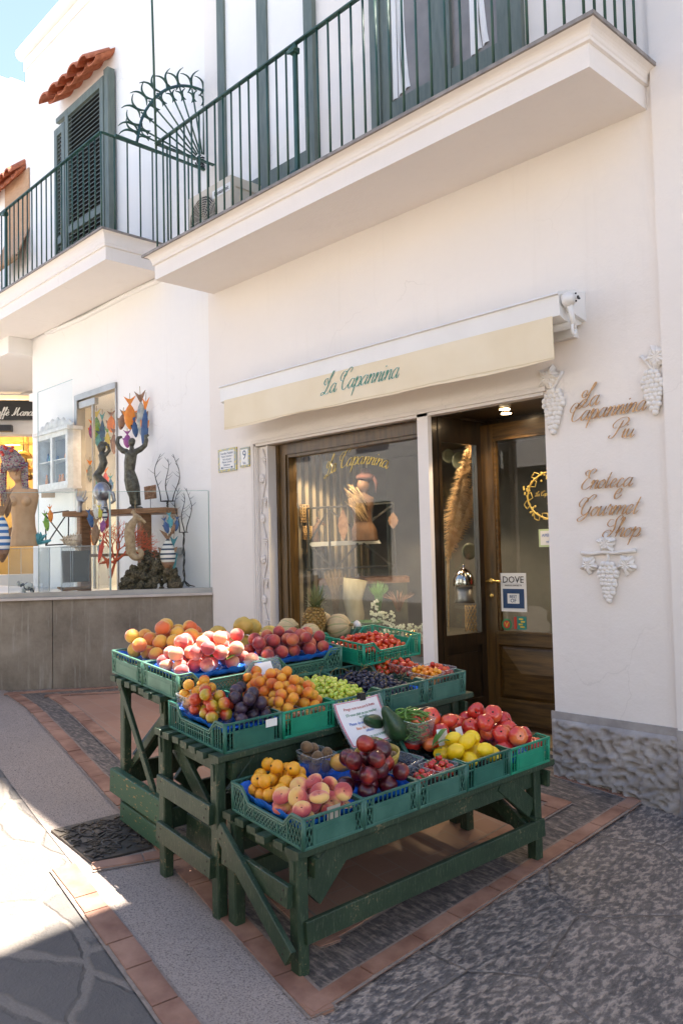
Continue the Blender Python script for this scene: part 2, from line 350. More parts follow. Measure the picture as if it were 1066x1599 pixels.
# ---------------------------------------------------------------- ground
def sheet(poly, h, step=.3):
    bm = bmesh.new(); vs = [bm.verts.new((p[0], p[1], 0)) for p in poly]; bm.faces.new(vs)
    xs = [p[0] for p in poly]; ys = [p[1] for p in poly]
    for ax, lo, hi in ((0, min(xs), max(xs)), (1, min(ys), max(ys))):
        k = max(lo, -9 if ax == 0 else -13); k = math.ceil(k/step)*step
        while k < min(hi, 1.5):
            co = [0, 0, 0]; no = [0, 0, 0]; co[ax] = k; no[ax] = 1
            bmesh.ops.bisect_plane(bm, geom=bm.verts[:]+bm.edges[:]+bm.faces[:], plane_co=co, plane_no=no); k += step
    mb = MB(); bm.verts.index_update()
    mb.add([(v.co.x, v.co.y, gz(v.co.x, v.co.y)+h) for v in bm.verts], [[v.index for v in f.verts] for f in bm.faces], 0, True)
    bm.free(); return mb

def slab_mat():                                  # large dark basalt flags, pecked with a point chisel
    m, t, b = NT('chiselled_basalt_flags'); p = coords(t, obj=False, rot=(0, 0, .35))
    wv = node(t, 'ShaderNodeVectorMath', operation='MULTIPLY_ADD'); t.links.new(p, wv.inputs[0])
    wob = node(t, 'ShaderNodeTexNoise', Scale=3.0); t.links.new(p, wob.inputs['Vector'])
    wv2 = t.nodes.new('ShaderNodeVectorMath'); wv2.operation = 'MULTIPLY_ADD'
    t.links.new(wob.outputs['Color'], wv2.inputs[0]); wv2.inputs[1].default_value = (.09, .09, 0); t.links.new(p, wv2.inputs[2])
    vo = node(t, 'ShaderNodeTexVoronoi', feature='DISTANCE_TO_EDGE', Scale=1.75, Randomness=.85); t.links.new(wv2.outputs[0], vo.inputs['Vector'])
    vc = node(t, 'ShaderNodeTexVoronoi', feature='F1', Scale=1.75, Randomness=.85); t.links.new(wv2.outputs[0], vc.inputs['Vector'])
    joint = mth(t, 'LESS_THAN', vo.outputs['Distance'], .007)
    jn = ramp(t, vo.outputs['Distance'], [(.0, (1, 1, 1)), (.02, (0, 0, 0))])
    n1 = noi(t, coords(t, (1, .5, 1), False, (0, 0, .9)), 44, 3, .6); n2 = noi(t, p, 3, 4, .6)
    pk = mth(t, 'ADD', n1, mth(t, 'MULTIPLY_ADD', n2, .25)); pk.node.inputs[1].default_value if False else None
    base = ramp(t, n1, [(.38, (.052, .047, .046)), (.50, (.115, .10, .092)), (.60, (.34, .28, .23))])
    dust = ramp(t, n2, [(.35, (.075, .068, .066)), (.72, (.24, .20, .17))])
    c = mix(t, .32, base, dust)
    hv = node(t, 'ShaderNodeHueSaturation'); t.links.new(c, hv.inputs['Color'])
    sp = t.nodes.new('ShaderNodeSeparateColor'); t.links.new(vc.outputs['Color'], sp.inputs[0])
    q = mth(t, 'MULTIPLY_ADD', sp.outputs[0], .5); q.node.inputs[2].default_value = .85; t.links.new(q, hv.inputs['Value'])
    c = mix(t, joint, hv.outputs[0], (.15, .125, .105)); t.links.new(c, b.inputs['Base Color'])
    b.inputs['Roughness'].default_value = .55
    h = mth(t, 'SUBTRACT', mth(t, 'MULTIPLY', n1, -1.0), mth(t, 'MULTIPLY', jn, .45)); bump(t, b, h, .9, .02); return m
def band_mat():                                  # narrow basalt band combed with diagonal chisel strokes
    m, t, b = NT('combed_basalt_band')
    n1 = noi(t, coords(t, (.28, 1.6, 1), False, (0, 0, .6)), 42, 3, .65); n0 = noi(t, coords(t, obj=False), 26, 4, .7)
    n2 = noi(t, coords(t, obj=False), 2.2, 4, .6); s_ = mth(t, 'MULTIPLY', mth(t, 'ADD', n1, n0), .5)
    base = ramp(t, s_, [(.40, (.034, .03, .03)), (.5, (.10, .085, .075)), (.6, (.29, .23, .185))])
    c = mix(t, mth(t, 'MULTIPLY', n2, .5), base, (.16, .13, .11)); t.links.new(c, b.inputs['Base Color'])
    b.inputs['Roughness'].default_value = .7; bump(t, b, s_, .9, .025); return m
def cobble_mat():
    m, t, b = NT('worn_cobble_and_mortar'); p = coords(t, (1, 1.75, 1), False, (0, 0, -.1))
    wob = node(t, 'ShaderNodeTexNoise', Scale=4.0); t.links.new(p, wob.inputs['Vector'])
    wv = t.nodes.new('ShaderNodeVectorMath'); wv.operation = 'MULTIPLY_ADD'
    t.links.new(wob.outputs['Color'], wv.inputs[0]); wv.inputs[1].default_value = (.13, .13, 0); t.links.new(p, wv.inputs[2])
    vo = node(t, 'ShaderNodeTexVoronoi', feature='DISTANCE_TO_EDGE', Scale=2.1, Randomness=.9); t.links.new(wv.outputs[0], vo.inputs['Vector'])
    vc = node(t, 'ShaderNodeTexVoronoi', feature='F1', Scale=2.1, Randomness=.9); t.links.new(wv.outputs[0], vc.inputs['Vector'])
    n = noi(t, coords(t, obj=False), 9, 6, .65); n3 = noi(t, coords(t, obj=False), 90, 3, .6)
    d = mth(t, 'ADD', vo.outputs['Distance'], mth(t, 'MULTIPLY', mth(t, 'SUBTRACT', n, .5), .10))
    st = ramp(t, d, [(.032, (0, 0, 0)), (.075, (1, 1, 1))])
    sp = t.nodes.new('ShaderNodeSeparateColor'); t.links.new(vc.outputs['Color'], sp.inputs[0])
    stone = mix(t, sp.outputs[0], (.07, .062, .057), (.12, .104, .092)); stone = mix(t, mth(t, 'MULTIPLY', n, .55), stone, (.17, .15, .13))
    mort = mix(t, n3, (.24, .205, .175), (.13, .11, .09))
    c = mix(t, st, mort, stone); t.links.new(c, b.inputs['Base Color']); b.inputs['Roughness'].default_value = .75
    bump(t, b, mth(t, 'ADD', mth(t, 'MULTIPLY', st, 1.0), mth(t, 'ADD', mth(t, 'MULTIPLY', n, .7), mth(t, 'MULTIPLY', n3, .25))), .7, .02); return m
def concrete_mat():
    m, t, b = NT('speckled_washed_concrete'); p = coords(t, obj=False)
    n = noi(t, p, 130, 3, .7); n2 = noi(t, p, 3.5, 5, .6); n3 = noi(t, p, 45, 2, .5)
    c = ramp(t, n, [(.36, (.11, .082, .065)), (.46, (.28, .225, .19)), (.7, (.40, .325, .275))])
    c = mix(t, mth(t, 'MULTIPLY', ramp(t, n2, [(.35, (0, 0, 0)), (.7, (1, 1, 1))]), .4), c, (.22, .185, .16))
    c = mix(t, ramp(t, n3, [(.68, (0, 0, 0)), (.74, (1, 1, 1))]), c, (.10, .08, .07)); t.links.new(c, b.inputs['Base Color'])
    b.inputs['Roughness'].default_value = .8; bump(t, b, n, .5, .004); return m
def tilefield_mat():
    m, t, b = NT('worn_terracotta_paving'); p = coords(t, obj=False, rot=(0, 0, .12))
    br = node(t, 'ShaderNodeTexBrick', Scale=3.4); br.inputs['Mortar Size'].default_value = .012; br.inputs['Brick Width'].default_value = 1.0; br.inputs['Row Height'].default_value = .5
    br.inputs['Color1'].default_value = (.26, .12, .075, 1); br.inputs['Color2'].default_value = (.36, .19, .13, 1); br.inputs['Mortar'].default_value = (.3, .23, .18, 1)
    t.links.new(p, br.inputs['Vector']); n = noi(t, p, 5, 6, .65); n3 = noi(t, p, 1.4, 4, .6)
    c = mix(t, mth(t, 'MULTIPLY', n, .6), br.outputs[0], (.38, .25, .18)); c = mix(t, mth(t, 'MULTIPLY', n3, .5), c, (.26, .14, .10))
    t.links.new(c, b.inputs['Base Color']); b.inputs['Roughness'].default_value = .6; bump(t, b, n, .4, .01); return m
BRICK = M('terracotta_border_brick', (.19, .088, .056), (.36, .20, .135), .75, 5, bmp=.5, bscale=30, obj=False)
MORTAR = M('pale_mortar', (.20, .155, .125), (.28, .225, .185), .9, 30, obj=False, bmp=.3)
struct('lane', sheet([(-60, -60), (60, -60), (60, 40), (-60, 40)], 0, .5), slab_mat())
L2a, L2b = FG(125, 1365), FG(310, 1600); L2d = (L2b-L2a); L2d.z = 0; L2d.normalize()
def l2(X): return L2a.y + (X-L2a.x)*L2d.y/L2d.x
A = FG(8, 1085); B = FG(485, 1596); Cc = FG(1000, 1257)
struct('cobbled_pavement', sheet([ (-25, -8.9), (-1.9, -8.9), (-1.9, l2(-1.9)+.04), (L2a.x, L2a.y+.04), (-25, l2(-25)+.04)], .004), cobble_mat())
Ld = (B-A); Ld.z = 0; Ld.normalize()
def lA(X): return A.y + (X-A.x)*Ld.y/Ld.x
struct('concrete_strip', sheet([(-25, l2(-25)), (L2a.x, L2a.y), (-1.98, l2(-1.98)), (B.x+.05, B.y+.04), (-9, lA(-9)+.04), (-25, -1.1)], .008), concrete_mat())
D_ = Vector((-2.86, -.012, 0)); E_ = Vector((-6.55, -.012, 0))
struct('chiselled_basalt_band', sheet([A, B, Cc, D_, (-2.9, .9), (-3.9, .9), (-3.9, -.012), E_], .012), band_mat())
Ai, Bi, Ci = FG(71, 1089), FG(500, 1488), FG(893, 1259); Di = Vector((-6.3, Ci.y, 0)); Di = FG(205, 1082)
struct('terracotta_paving', sheet([Ai, Bi, Ci, (-3.0, Ci.y-.02), (-6.0, Ci.y-.05), Di], .016), tilefield_mat())
def brickrow(mb, mo, P, Q, wd, side, ln, h, seed=1):
    rr = random.Random(seed); P = Vector((P[0], P[1], 0)); Q = Vector((Q[0], Q[1], 0)); d = (Q-P); L = d.length; d.normalize(); s = Vector((-d.y, d.x, 0))*side; x = 0
    def q(p, z): return Vector((p.x, p.y, gz(p.x, p.y)+z))
    mo.add([q(P-s*.008, h+.001), q(Q-s*.008, h+.001), q(Q+s*(wd+.012), h+.001), q(P+s*(wd+.012), h+.001)], [(0, 1, 2, 3)])
    while x < L-.04:
        l = min(ln*rr.uniform(.85, 1.15), L-x); a = P+d*(x+.004); b = P+d*(x+l-.004); j = [rr.uniform(-.004, .004) for _ in range(4)]
        c = [a+s*(.004+j[0]), b+s*(.004+j[1]), b+s*(wd-.004+j[2]), a+s*(wd-.004+j[3])]
        k = h+.006+rr.uniform(0, .002); mb.hexa([q(p, h-.02) for p in c]+[q(p, k) for p in c]); x += l
bb, mo = MB(), MB()
def segs(P, Q, n=8):                             # split so that long rows follow the bend of the lane
    P = Vector((P[0], P[1], 0)); Q = Vector((Q[0], Q[1], 0)); return [(P.lerp(Q, i/n), P.lerp(Q, (i+1)/n)) for i in range(n)]
for i, (p, q) in enumerate(segs(A, B, 10)): brickrow(bb, mo, p, q, .10, 1, .27, .012, i)
for i, (p, q) in enumerate(segs(B+Vector((0, .02, 0)), Cc, 2)): brickrow(bb, mo, p, q, .08, 1, .27, .014, 20+i)
brickrow(bb, mo, Cc, (-2.85, Cc.y+.0, 0), .085, -1, .25, .012, 31)
brickrow(bb, mo, (-3.9, -.1), (-6.5, -.1), .085, -1, .25, .012, 32)
jt = LJ+LD*.05-LN*.03; brickrow(bb, mo, A, jt, .09, -1, .3, .012, 33)
for i, (p, q) in enumerate(segs(Ai, Bi, 8)): brickrow(bb, mo, p, q, .10, 1, .27, .017, 40+i)
for i, (p, q) in enumerate(segs(Bi, Ci, 2)): brickrow(bb, mo, p, q, .10, 1, .27, .018, 60+i)
brickrow(bb, mo, Ci, (-6.0, Ci.y-.05), .1, 1, .27, .017, 65)
brickrow(bb, mo, Di, Ai, .09, 1, .27, .0175, 66)
s0 = FG(118, 1352); s1 = Vector((-1.9, l2(-1.9), 0))
for i, (p, q) in enumerate(segs(s0, s1, 4)): brickrow(bb, mo, p, q, .11, -1, .30, .011, 70+i)
mA, mB_, mC, mD = FG(80, 1302), FG(185, 1276), FG(250, 1325), FG(142, 1352)
brickrow(bb, mo, mD, mC+Vector((.06, 0, 0)), .085, -1, .26, .012, 80)
struct('brick_border', bb, BRICK); struct('brick_border_bed', mo, MORTAR)

# cast drain cover with raised pads
dc = root('drain_cover', (mA+mB_+mC+mD)/4, 'dark metal drain cover set in the paving beside the tall table', 'drain cover')
IRONC = M('worn_cast_iron', (.045, .04, .037), (.11, .09, .07), .45, 12, metal=.3, bmp=.5, bscale=40, obj=False)
def quadP(u, v, z):
    p = (mA.lerp(mB_, u)).lerp(mD.lerp(mC, u), v); return Vector((p.x, p.y, gz(p.x, p.y)+z))
mb = MB(); mb.hexa([quadP(u, v, .004) for u, v in ((0, 0), (1, 0), (1, 1), (0, 1))]+[quadP(u, v, .020) for u, v in ((0, 0), (1, 0), (1, 1), (0, 1))]); part('plate', mb, IRONC, dc)
mb = MB(); rr = random.Random(4)
for i in range(150):
    u, v = rr.uniform(.05, .95), rr.uniform(.06, .94); a = rr.choice((.3, .5, 1.9, 2.1)); l = rr.uniform(.01, .035); w_ = rr.uniform(.004, .008)
    c = quadP(u, v, .02); d = Vector((math.cos(a), math.sin(a), 0)); z = Vector((0, 0, .006)); mb.bar(c-d*l+z*.3, c+d*l+z*.3, w_, .008)
for cx, cy in ((.35, .3), (.72, .35), (.45, .7)):
    P = [quadP(cx+.09*math.cos(a/10*math.tau), cy+.11*math.sin(a/10*math.tau), .0225) for a in range(11)]; mb.tube(P, .005, 6)
part('raised_pads', mb, IRONC, dc)

# ---------------------------------------------------------------- shop building
SH = root('white_shop_building', (-4.5, 0, 0), 'white plastered building with the fruit shop window, wooden door and long upper balcony', 'building')
XL, XO0, XP0, XP1, XO1, XR = -6.56, -5.84, FY(654.5, 800, -.012).x, FY(671, 800, -.012).x, -2.85, -2.06
ZT = 2.415; TOP = 8.45
mb = MB()
mb.box((XL, 0, -.2), (XO0, .32, ZT)); mb.box((XL, 0, ZT), (XR, .32, TOP-1.52))
mb.box((XO1, 0, -.2), (XR, .32, ZT)); mb.box((XR, -.03, -.6), (6, .32, TOP-1.52))
mb.box((XL, 0, TOP-1.52), (-3.72, .32, TOP)); mb.box((-3.35, -.001, TOP-1.52), (6, .32, 12.9))
mb.box((-3.35, .32, TOP-1.6), (6, 6, 12.9)); mb.box((XL, .32, 6.6), (-3.35, 6, 6.86)); mb.box((XL-.001, 3.8, -.5), (6, 4.0, 6.6)); mb.box((5.8, .32, -.6), (6, 4, 6.6))
part('wall', mb, PLASTER, SH)
mb = MB(); mb.box((XP0, -.012, -.1), (XP1, .03, ZT)); part('pillar', mb, PLASTER, SH)
# thin roll-off moulding around the whole opening
mb = MB()
mb.box((XO0-.05, -.022, ZT), (XO1+.02, .02, ZT+.03)); mb.box((XO0-.05, -.022, .1), (XO0-.02, .02, ZT)); mb.box((XO0-.02, -.012, .1), (XO0, .03, ZT-.001)); mb.box((XO0-.018, -.012, ZT-.022), (XO1, .06, ZT-.001))
part('opening_moulding', mb, MOULD, SH)
# relief panel with a climbing vine, left reveal and soffit
RX0, RX1 = XO0+.012, XO0+.15
mb = MB(); mb.box((XO0, .02, .3), (XO0+.165, .14, ZT-.03)); mb.box((XO0, -.004, .3), (RX0, .02, ZT-.03)); mb.box((RX1, -.004, .3), (XO0+.165, .02, ZT-.03))
rr = random.Random(3); cx = (RX0+RX1)/2
pts = [Vector((cx+.04*math.sin((2.35-z)/.36*math.pi), .012, z)) for z in [.5+.03*i for i in range(63)]]
mb.tube(pts, .008, 6)
for i in range(10):
    z = 2.28-i*.18; sx = cx+(-.022 if i % 2 else .022)
    if i % 2 == 0:                                # grape bunch
        for j in range(5):
            for k in range(max(1, 4-j)): mb.ball((sx+(k-(3-j)/2)*.017, .008, z-j*.018), .0105, 5)
    else:                                         # leaf
        for a in range(6):
            an = a/6*math.tau+.3; mb.ball((sx+.02*math.cos(an), .010, z+.024*math.sin(an)), (.018, .008, .02), 6)
        mb.ball((sx, .006, z), (.012, .010, .014), 6)
part('vine_relief_panel', mb, MOULD, SH)
# pecked stone dado, displaced skin
def dado(name, x0, x1, y, ztop, parent):
    st = .014; nx = int((x1-x0)/st); rows = []; mb = MB(); NZ = 40
    for i in range(nx+1):
        X = x0+(x1-x0)*i/nx; zb = gz(X, y)-.06
        for j in range(NZ+1):
            Z = zb+(ztop-.045-zb)*j/NZ; p = Vector((X*15+Z*6, Z*21-X*3, 3.1))
            n_ = noise.noise(p)+.35*noise.noise(p*2.3); r_ = 1-abs(n_)*2.2
            wear = noise.noise(Vector((X*40, Z*60, 1)))*.006 if X > x1-.25 else 0
            dpt = max(0, r_)**.8*.034+noise.noise(p*5)*.004
            edge = min(1, i/2, (NZ-j)/1.5)
            rows.append(Vector((X, y-.012-dpt*edge*(.6 if j < 3 else 1)-wear, Z)))
    vs = rows; fs = [(i*(NZ+1)+j, (i+1)*(NZ+1)+j, (i+1)*(NZ+1)+j+1, i*(NZ+1)+j+1) for i in range(nx) for j in range(NZ)]
    mb.add(vs, fs, 0, True)
    mb.box((x0-.0, y-.014, ztop-.05), (x1, y-.001, ztop)); mb.box((x0, y-.012, -.3), (x0+.004, y+.2, ztop-.05))
    return part(name, mb, DADO, parent)
DADO = M('grey_pecked_dado', (.28, .26, .25), (.42, .39, .37), .8, 7, bmp=.4, bscale=60, obj=False)
dado('stone_dado', XO1-.02, XR+.02, 0, .405, SH); dado('stone_dado', XR, -1.0, -.03, .40, SH)

def slab(parent, x0, x1, y0, zb, zt, endl=True, endr=True):
    """balcony slab: stone lip, cavetto, bead and plain fascia running round three sides"""
    prof = [(0, zb), (0, zb+.13), (-.018, zb+.135), (-.018, zb+.155), (-.022, zb+.16)]
    for i in range(6): a = i/5*math.pi/2; prof.append((-.024-.045*(1-math.cos(a)), zb+.165+.055*math.sin(a)*(zt-zb-.19)/.055*1.0))
    prof[-1] = (prof[-1][0], zt-.022)
    mb = MB(); rings = []
    for o, z in prof:
        xa = x0+.06+(o if endl else 0); xb = x1-.06-(o if endr else 0); rings.append([(xa, .0, z), (xa, y0+.06+o, z), (xb, y0+.06+o, z), (xb, .0, z)])
    vs = [p for r in rings for p in r]; n = len(rings)
    fs = [(i*4+k, i*4+k+1, i*4+4+k+1, i*4+4+k) for i in range(n-1) for k in range(3)]
    mb.add(vs, fs); mb.add(rings[0], [(0, 1, 2, 3)])
    part('balcony_slab', mb, PLASTER, parent)
    mb = MB(); mb.box((x0-.03, y0-.025, zt-.022), (x1+.02, -.001, zt)); part('stone_edge', mb, SLATEEDGE, parent)
slab(SH, -6.53, -2.04, -.70, 3.945, 4.18)
def railing(parent, x0, x1, y0, zb, zt, n, endn, post=None, lx=None):
    mb = MB()
    mb.bar((x0, y0, zt), (x1, y0, zt), .036, .014); mb.bar((x1, y0, zt), (x1, -.01, zt), .036, .014); mb.bar((x0, y0, zt), (x0, -.01, zt), .036, .014)
    mb.bar((x0, y0, zb+.05), (x1, y0, zb+.05), .02, .008) if lx else None
    part('handrail', mb, GREENIRON, parent)
    mb = MB()
    for i in range(n+1):
        X = x0+(x1-x0)*i/n; mb.tube([(X, y0, zb), (X, y0, zt)], .0085, 8)
    for s_, X in ((0, x0), (1, x1)):
        for i in range(1, endn+1): Y = y0+(0-y0)*i/(endn+.6); mb.tube([(X, Y, zb), (X, Y, zt)], .0085, 8)
    part('balusters', mb, GREENIRON, parent)
    if post:
        mb = MB(); mb.bar((post, y0, zb), (post, y0, zt), .035, .03, (0, 1, 0))
        for z in (zb+.03, zt-.06): mb.tube([(post-.05, y0-.03, z), (post+.05, y0-.03, z)], .014, 8); mb.box((post-.03, y0-.04, z-.02), (post+.03, y0+.02, z+.02))
        part('railing_post', mb, GREENIRON, parent)
PR = FY(462, 150, -.64)
railing(SH, -6.42, -2.12, -.64, 4.18, 5.20, 37, 5, PR.x)
# balcony doors
def door_frame(parent, x0, x1, z0, z1, white=True):
    mb = MB(); f = .11
    for xa, xb, za, zb in ((x0, x0+f, z0, z1), (x1-f, x1, z0, z1), (x0+f, x1-f, z1-f, z1), (x0+f, x1-f, z0, z0+.62)): mb.box((xa, -.05, za), (xb, -.002, zb))
    xm = (x0+x1)/2; mb.box((xm-.07, -.047, z0+.62), (xm+.07, -.002, z1-f))
    d = part('balcony_door', mb, GREENWOOD, parent)
    mb = MB(); mb.box((x0+f, -.026, z0+.62), (x1-f, -.003, z1-f)); part('white_panel', mb, PLASTER2, d); return d
a = FY(345, 60).x; b_ = FY(495, 100).x
door_frame(SH, a, b_, 4.182, 6.95)
mb = MB(); dx0, dx1 = FY(588, 100).x-.03, FY(815, 40).x+.02; z0, z1 = 4.182, 6.4; f = .13
mb.box((dx0, -.045, z0), (dx0+.10, -.002, z1)); mb.box((dx1-.10, -.045, z0), (dx1, -.002, z1))
xm = (dx0+dx1)/2; mb.box((dx0+.10, -.03, z0), (dx0+.2, -.002, z1)); mb.box((dx1-.2, -.03, z0), (dx1-.1, -.002, z1)); mb.box((xm-.09, -.036, z0), (xm+.09, -.002, z1))
for xa, xb in ((dx0+.2, xm-.09), (xm+.09, dx1-.2)):
    mb.box((xa, -.03, z0), (xb, -.002, z0+.12)); mb.box((xa, -.03, z0+.50), (xb, -.002, z0+.63)); mb.box((xa, -.014, z0+.12), (xb, -.002, z0+.50))
    mb.box((xa+.05, -.026, z0+.17), (xb-.05, -.002, z0+.45))
bd = part('balcony_door', mb, GREENWOOD, SH)
mb = MB(); mb.box((dx0+.2, -.006, z0+.63), (dx1-.2, -.002, z1)); part('door_pane', mb, M('dim_grey_pane', (.20, .185, .17), (.26, .24, .22), .15, 4, obj=False), bd)
mb = MB()
for xa, xb in ((dx0+.2, dx0+.2+.19), (xm+.25, xm+.42)):
    P = [];
    for i in range(16): u = i/15; P.append((xa+(xb-xa)*u, -.012-.008*math.sin(u*18)))
    wv = lambda z, i: (P[i][0]+(-.05*math.sin((z-z0-.6)*2.2) if i > 7 else 0), P[i][1])
    zs = [z0+.645+.12*k for k in range(14)]; k0 = len(mb.v)
    mb.add([(*wv(z, i), z+(.05*i/15 if z == zs[0] else 0)) for z in zs for i in range(16)], [(k*16+i, k*16+i+1, k*16+17+i, k*16+16+i) for k in range(13) for i in range(15)], 0, True)
part('curtain', mb, M('white_curtain', (.8, .79, .77), None, .9), bd)

# ---------------------------------------------------------------- shop window, door recess and the room behind
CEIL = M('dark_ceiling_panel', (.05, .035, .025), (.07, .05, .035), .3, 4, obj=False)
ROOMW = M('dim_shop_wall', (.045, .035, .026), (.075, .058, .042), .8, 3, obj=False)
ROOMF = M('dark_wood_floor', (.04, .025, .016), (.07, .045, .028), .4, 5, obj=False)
sill = .70
mb = MB(); mb.box((XO0+.165, .05, .1), (XP0, .30, sill-.06)); part('window_apron', mb, M('olive_grey_panel', (.10, .105, .085), (.14, .145, .12), .5, 4, obj=False), SH)
WF = MB(); fx0 = XO0+.165; F = .13
WF.box((fx0, .09, sill-.06), (fx0+F, .22, ZT-.025)); WF.box((XP0-.0, .13, sill-.06), (XP0+.03, .2, ZT-.025))
WF.box((fx0+F, .09, ZT-.12), (XP0, .22, ZT-.026)); WF.box((fx0+F, .09, sill-.06), (XP0, .24, sill+.035))
WF.box((fx0+F, .105, sill+.035), (fx0+F+.025, .2, ZT-.12)); WF.box((fx0+F+.025, .105, ZT-.145), (XP0, .2, ZT-.12)); WF.box((fx0+.03, .078, sill-.04), (fx0+.05, .09, ZT-.03))
wf = part('window_frame', WF, BROWNWOOD, SH)
mb = MB(); mb.box((fx0+F+.02, .15, sill+.03), (XP0+.005, .156, ZT-.14)); part('window_pane', mb, WINGLASS, wf)
# rooms: display box and shop interior
mb = MB(); mb.box((-5.9, .33, sill-.06), (-3.86, 1.75, sill-.03)); part('display_floor', mb, M('grey_display_floor', (.12, .12, .11), (.18, .17, .16), .5, 4), SH)
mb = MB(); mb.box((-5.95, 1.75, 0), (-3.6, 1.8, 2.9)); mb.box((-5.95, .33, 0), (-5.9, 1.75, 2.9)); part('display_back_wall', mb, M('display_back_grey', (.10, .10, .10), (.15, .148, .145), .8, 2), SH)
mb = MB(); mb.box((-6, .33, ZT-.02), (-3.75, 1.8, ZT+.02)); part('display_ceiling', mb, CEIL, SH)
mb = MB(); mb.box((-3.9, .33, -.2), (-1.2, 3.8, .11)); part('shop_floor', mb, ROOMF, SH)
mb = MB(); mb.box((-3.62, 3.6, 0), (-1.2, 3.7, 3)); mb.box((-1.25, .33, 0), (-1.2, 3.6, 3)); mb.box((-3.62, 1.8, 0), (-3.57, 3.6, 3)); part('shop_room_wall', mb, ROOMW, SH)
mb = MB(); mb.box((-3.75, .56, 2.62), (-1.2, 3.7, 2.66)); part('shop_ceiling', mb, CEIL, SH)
# recess
BX, BY = -3.775, .56; dz0 = .135
mb = MB(); mb.box((XP1, .06, ZT-.015), (XO1, .62, ZT+.03)); part('recess_ceiling', mb, BLACKWOOD, SH)
mb = MB(); mb.box((XP1-.03, .10, -.1), (XO1, .7, .10)); part('door_step', mb, M('worn_threshold_stone', (.12, .10, .085), (.19, .165, .14), .6, 9, bmp=.3, obj=False), SH)
mb = MB(); mb.box((BX+.1, .18, .10), (XO1-.05, .50, .118)); part('door_mat', mb, M('coir_door_mat', (.14, .10, .05), (.2, .15, .08), .95, 60, bmp=.8, bscale=200), SH)
def plane_part(mb, P, Q, u0, u1, z0, z1, t0, t1):      # box on the vertical plane P->Q
    P = Vector((P[0], P[1], 0)); d = Vector((Q[0]-P.x, Q[1]-P.y, 0)).normalized(); n = Vector((d.y, -d.x, 0))
    f = lambda u, t, z: P+d*u+n*t+Vector((0, 0, z))
    return mb.hexa([f(u0, t0, z0), f(u1, t0, z0), f(u1, t1, z0), f(u0, t1, z0), f(u0, t0, z1), f(u1, t0, z1), f(u1, t1, z1), f(u0, t1, z1)])
# side light: from pillar to the corner
P0, P1 = (XP1-.012, .031), (BX, BY); LS = math.hypot(P1[0]-P0[0], P1[1]-P0[1]); g0 = .80
def fpz(px, py): return FY(px, py, BY).z
mb = MB()
for u0, u1, z0, z1 in ((0, .085, -.05, ZT-.01), (LS-.05, LS, .1, ZT-.01), (.085, LS-.05, ZT-.20, ZT-.01), (.085, LS-.05, g0-.09, g0), (.085, LS-.05, .1, .32)): plane_part(mb, P0, P1, u0, u1, z0, z1, -.05, .0)
plane_part(mb, P0, P1, .085, LS-.05, .32, g0-.09, -.04, -.02); plane_part(mb, P0, P1, .12, LS-.09, .37, g0-.14, -.02, -.008)
plane_part(mb, P0, P1, .07, .10, .1, ZT-.02, .0, .008)
sf = part('side_window_frame', mb, BLACKWOOD, SH)
mb = MB(); plane_part(mb, P0, P1, .085, LS-.05, g0, ZT-.2, -.03, -.026); part('side_window_pane', mb, WINGLASS, sf)
# door leaf
Q0 = (BX, BY); DA = R(3); Q1 = (BX+1.1*math.cos(DA), BY+1.1*math.sin(DA))
zg1 = FY(772, 684, BY).z; zg0 = FY(775, 985, BY).z; LW_ = 1.02; st = .105
zt_ = FY(757, 664, BY).z
mb = MB(); plane_part(mb, Q0, Q1, 0, st, dz0, zt_, -.05, 0); plane_part(mb, Q0, Q1, LW_-.1, LW_, dz0, zt_, -.05, 0)
leaf = part('door', mb, BROWNWOOD, SH)
mb = MB(); zp1 = zg0-.10; zp0 = FY(775, 1090, BY).z
plane_part(mb, Q0, Q1, st, LW_-.1, zg1, zt_, -.05, -.002); plane_part(mb, Q0, Q1, st, LW_-.1, zp1, zg0-.02, -.05, -.002); plane_part(mb, Q0, Q1, st, LW_-.1, dz0, zp0, -.05, -.002)
plane_part(mb, Q0, Q1, st-.01, LW_-.09, zg0-.02, zg0, -.04, .012); plane_part(mb, Q0, Q1, st-.01, LW_-.09, zp0-.012, zp0+.004, -.04, .008)
for u0, u1, z0, z1 in ((st, st+.02, zg0, zg1), (st+.02, LW_-.1, zg1-.02, zg1)): plane_part(mb, Q0, Q1, u0, u1, z0, z1, -.04, -.008)
part('door_rails', mb, BROWNWOODH, leaf)
# raised pyramid panel
def dP(u, z, t=0):
    d = Vector((math.cos(DA), math.sin(DA), 0)); return Vector((BX, BY, 0))+d*u+Vector((d.y, -d.x, 0))*t+Vector((0, 0, z))
mb = MB(); ua, ub = st+.03, LW_-.13; za, zb = zp0+.03, zp1-.03; mz = (za+zb)/2; mu = .16
c8 = [dP(st, zp0, -.03), dP(LW_-.1, zp0, -.03), dP(LW_-.1, zp1, -.03), dP(st, zp1, -.03), dP(ua, za, -.014), dP(ub, za, -.014), dP(ub, zb, -.014), dP(ua, zb, -.014), dP(ua+mu, mz, .012), dP(ub-mu, mz, .012)]
mb.add(c8, [(0, 1, 5, 4), (1, 2, 6, 5), (2, 3, 7, 6), (3, 0, 4, 7), (4, 5, 9, 8), (5, 6, 9), (6, 7, 8, 9), (7, 4, 8)]); part('door_panel', mb, BROWNWOODH, leaf)
mb = MB(); plane_part(mb, Q0, Q1, st, LW_-.1, zg0, zg1, -.03, -.026); part('door_pane', mb, WINGLASS, leaf)
hz = FY(780, 908, BY-.03).z
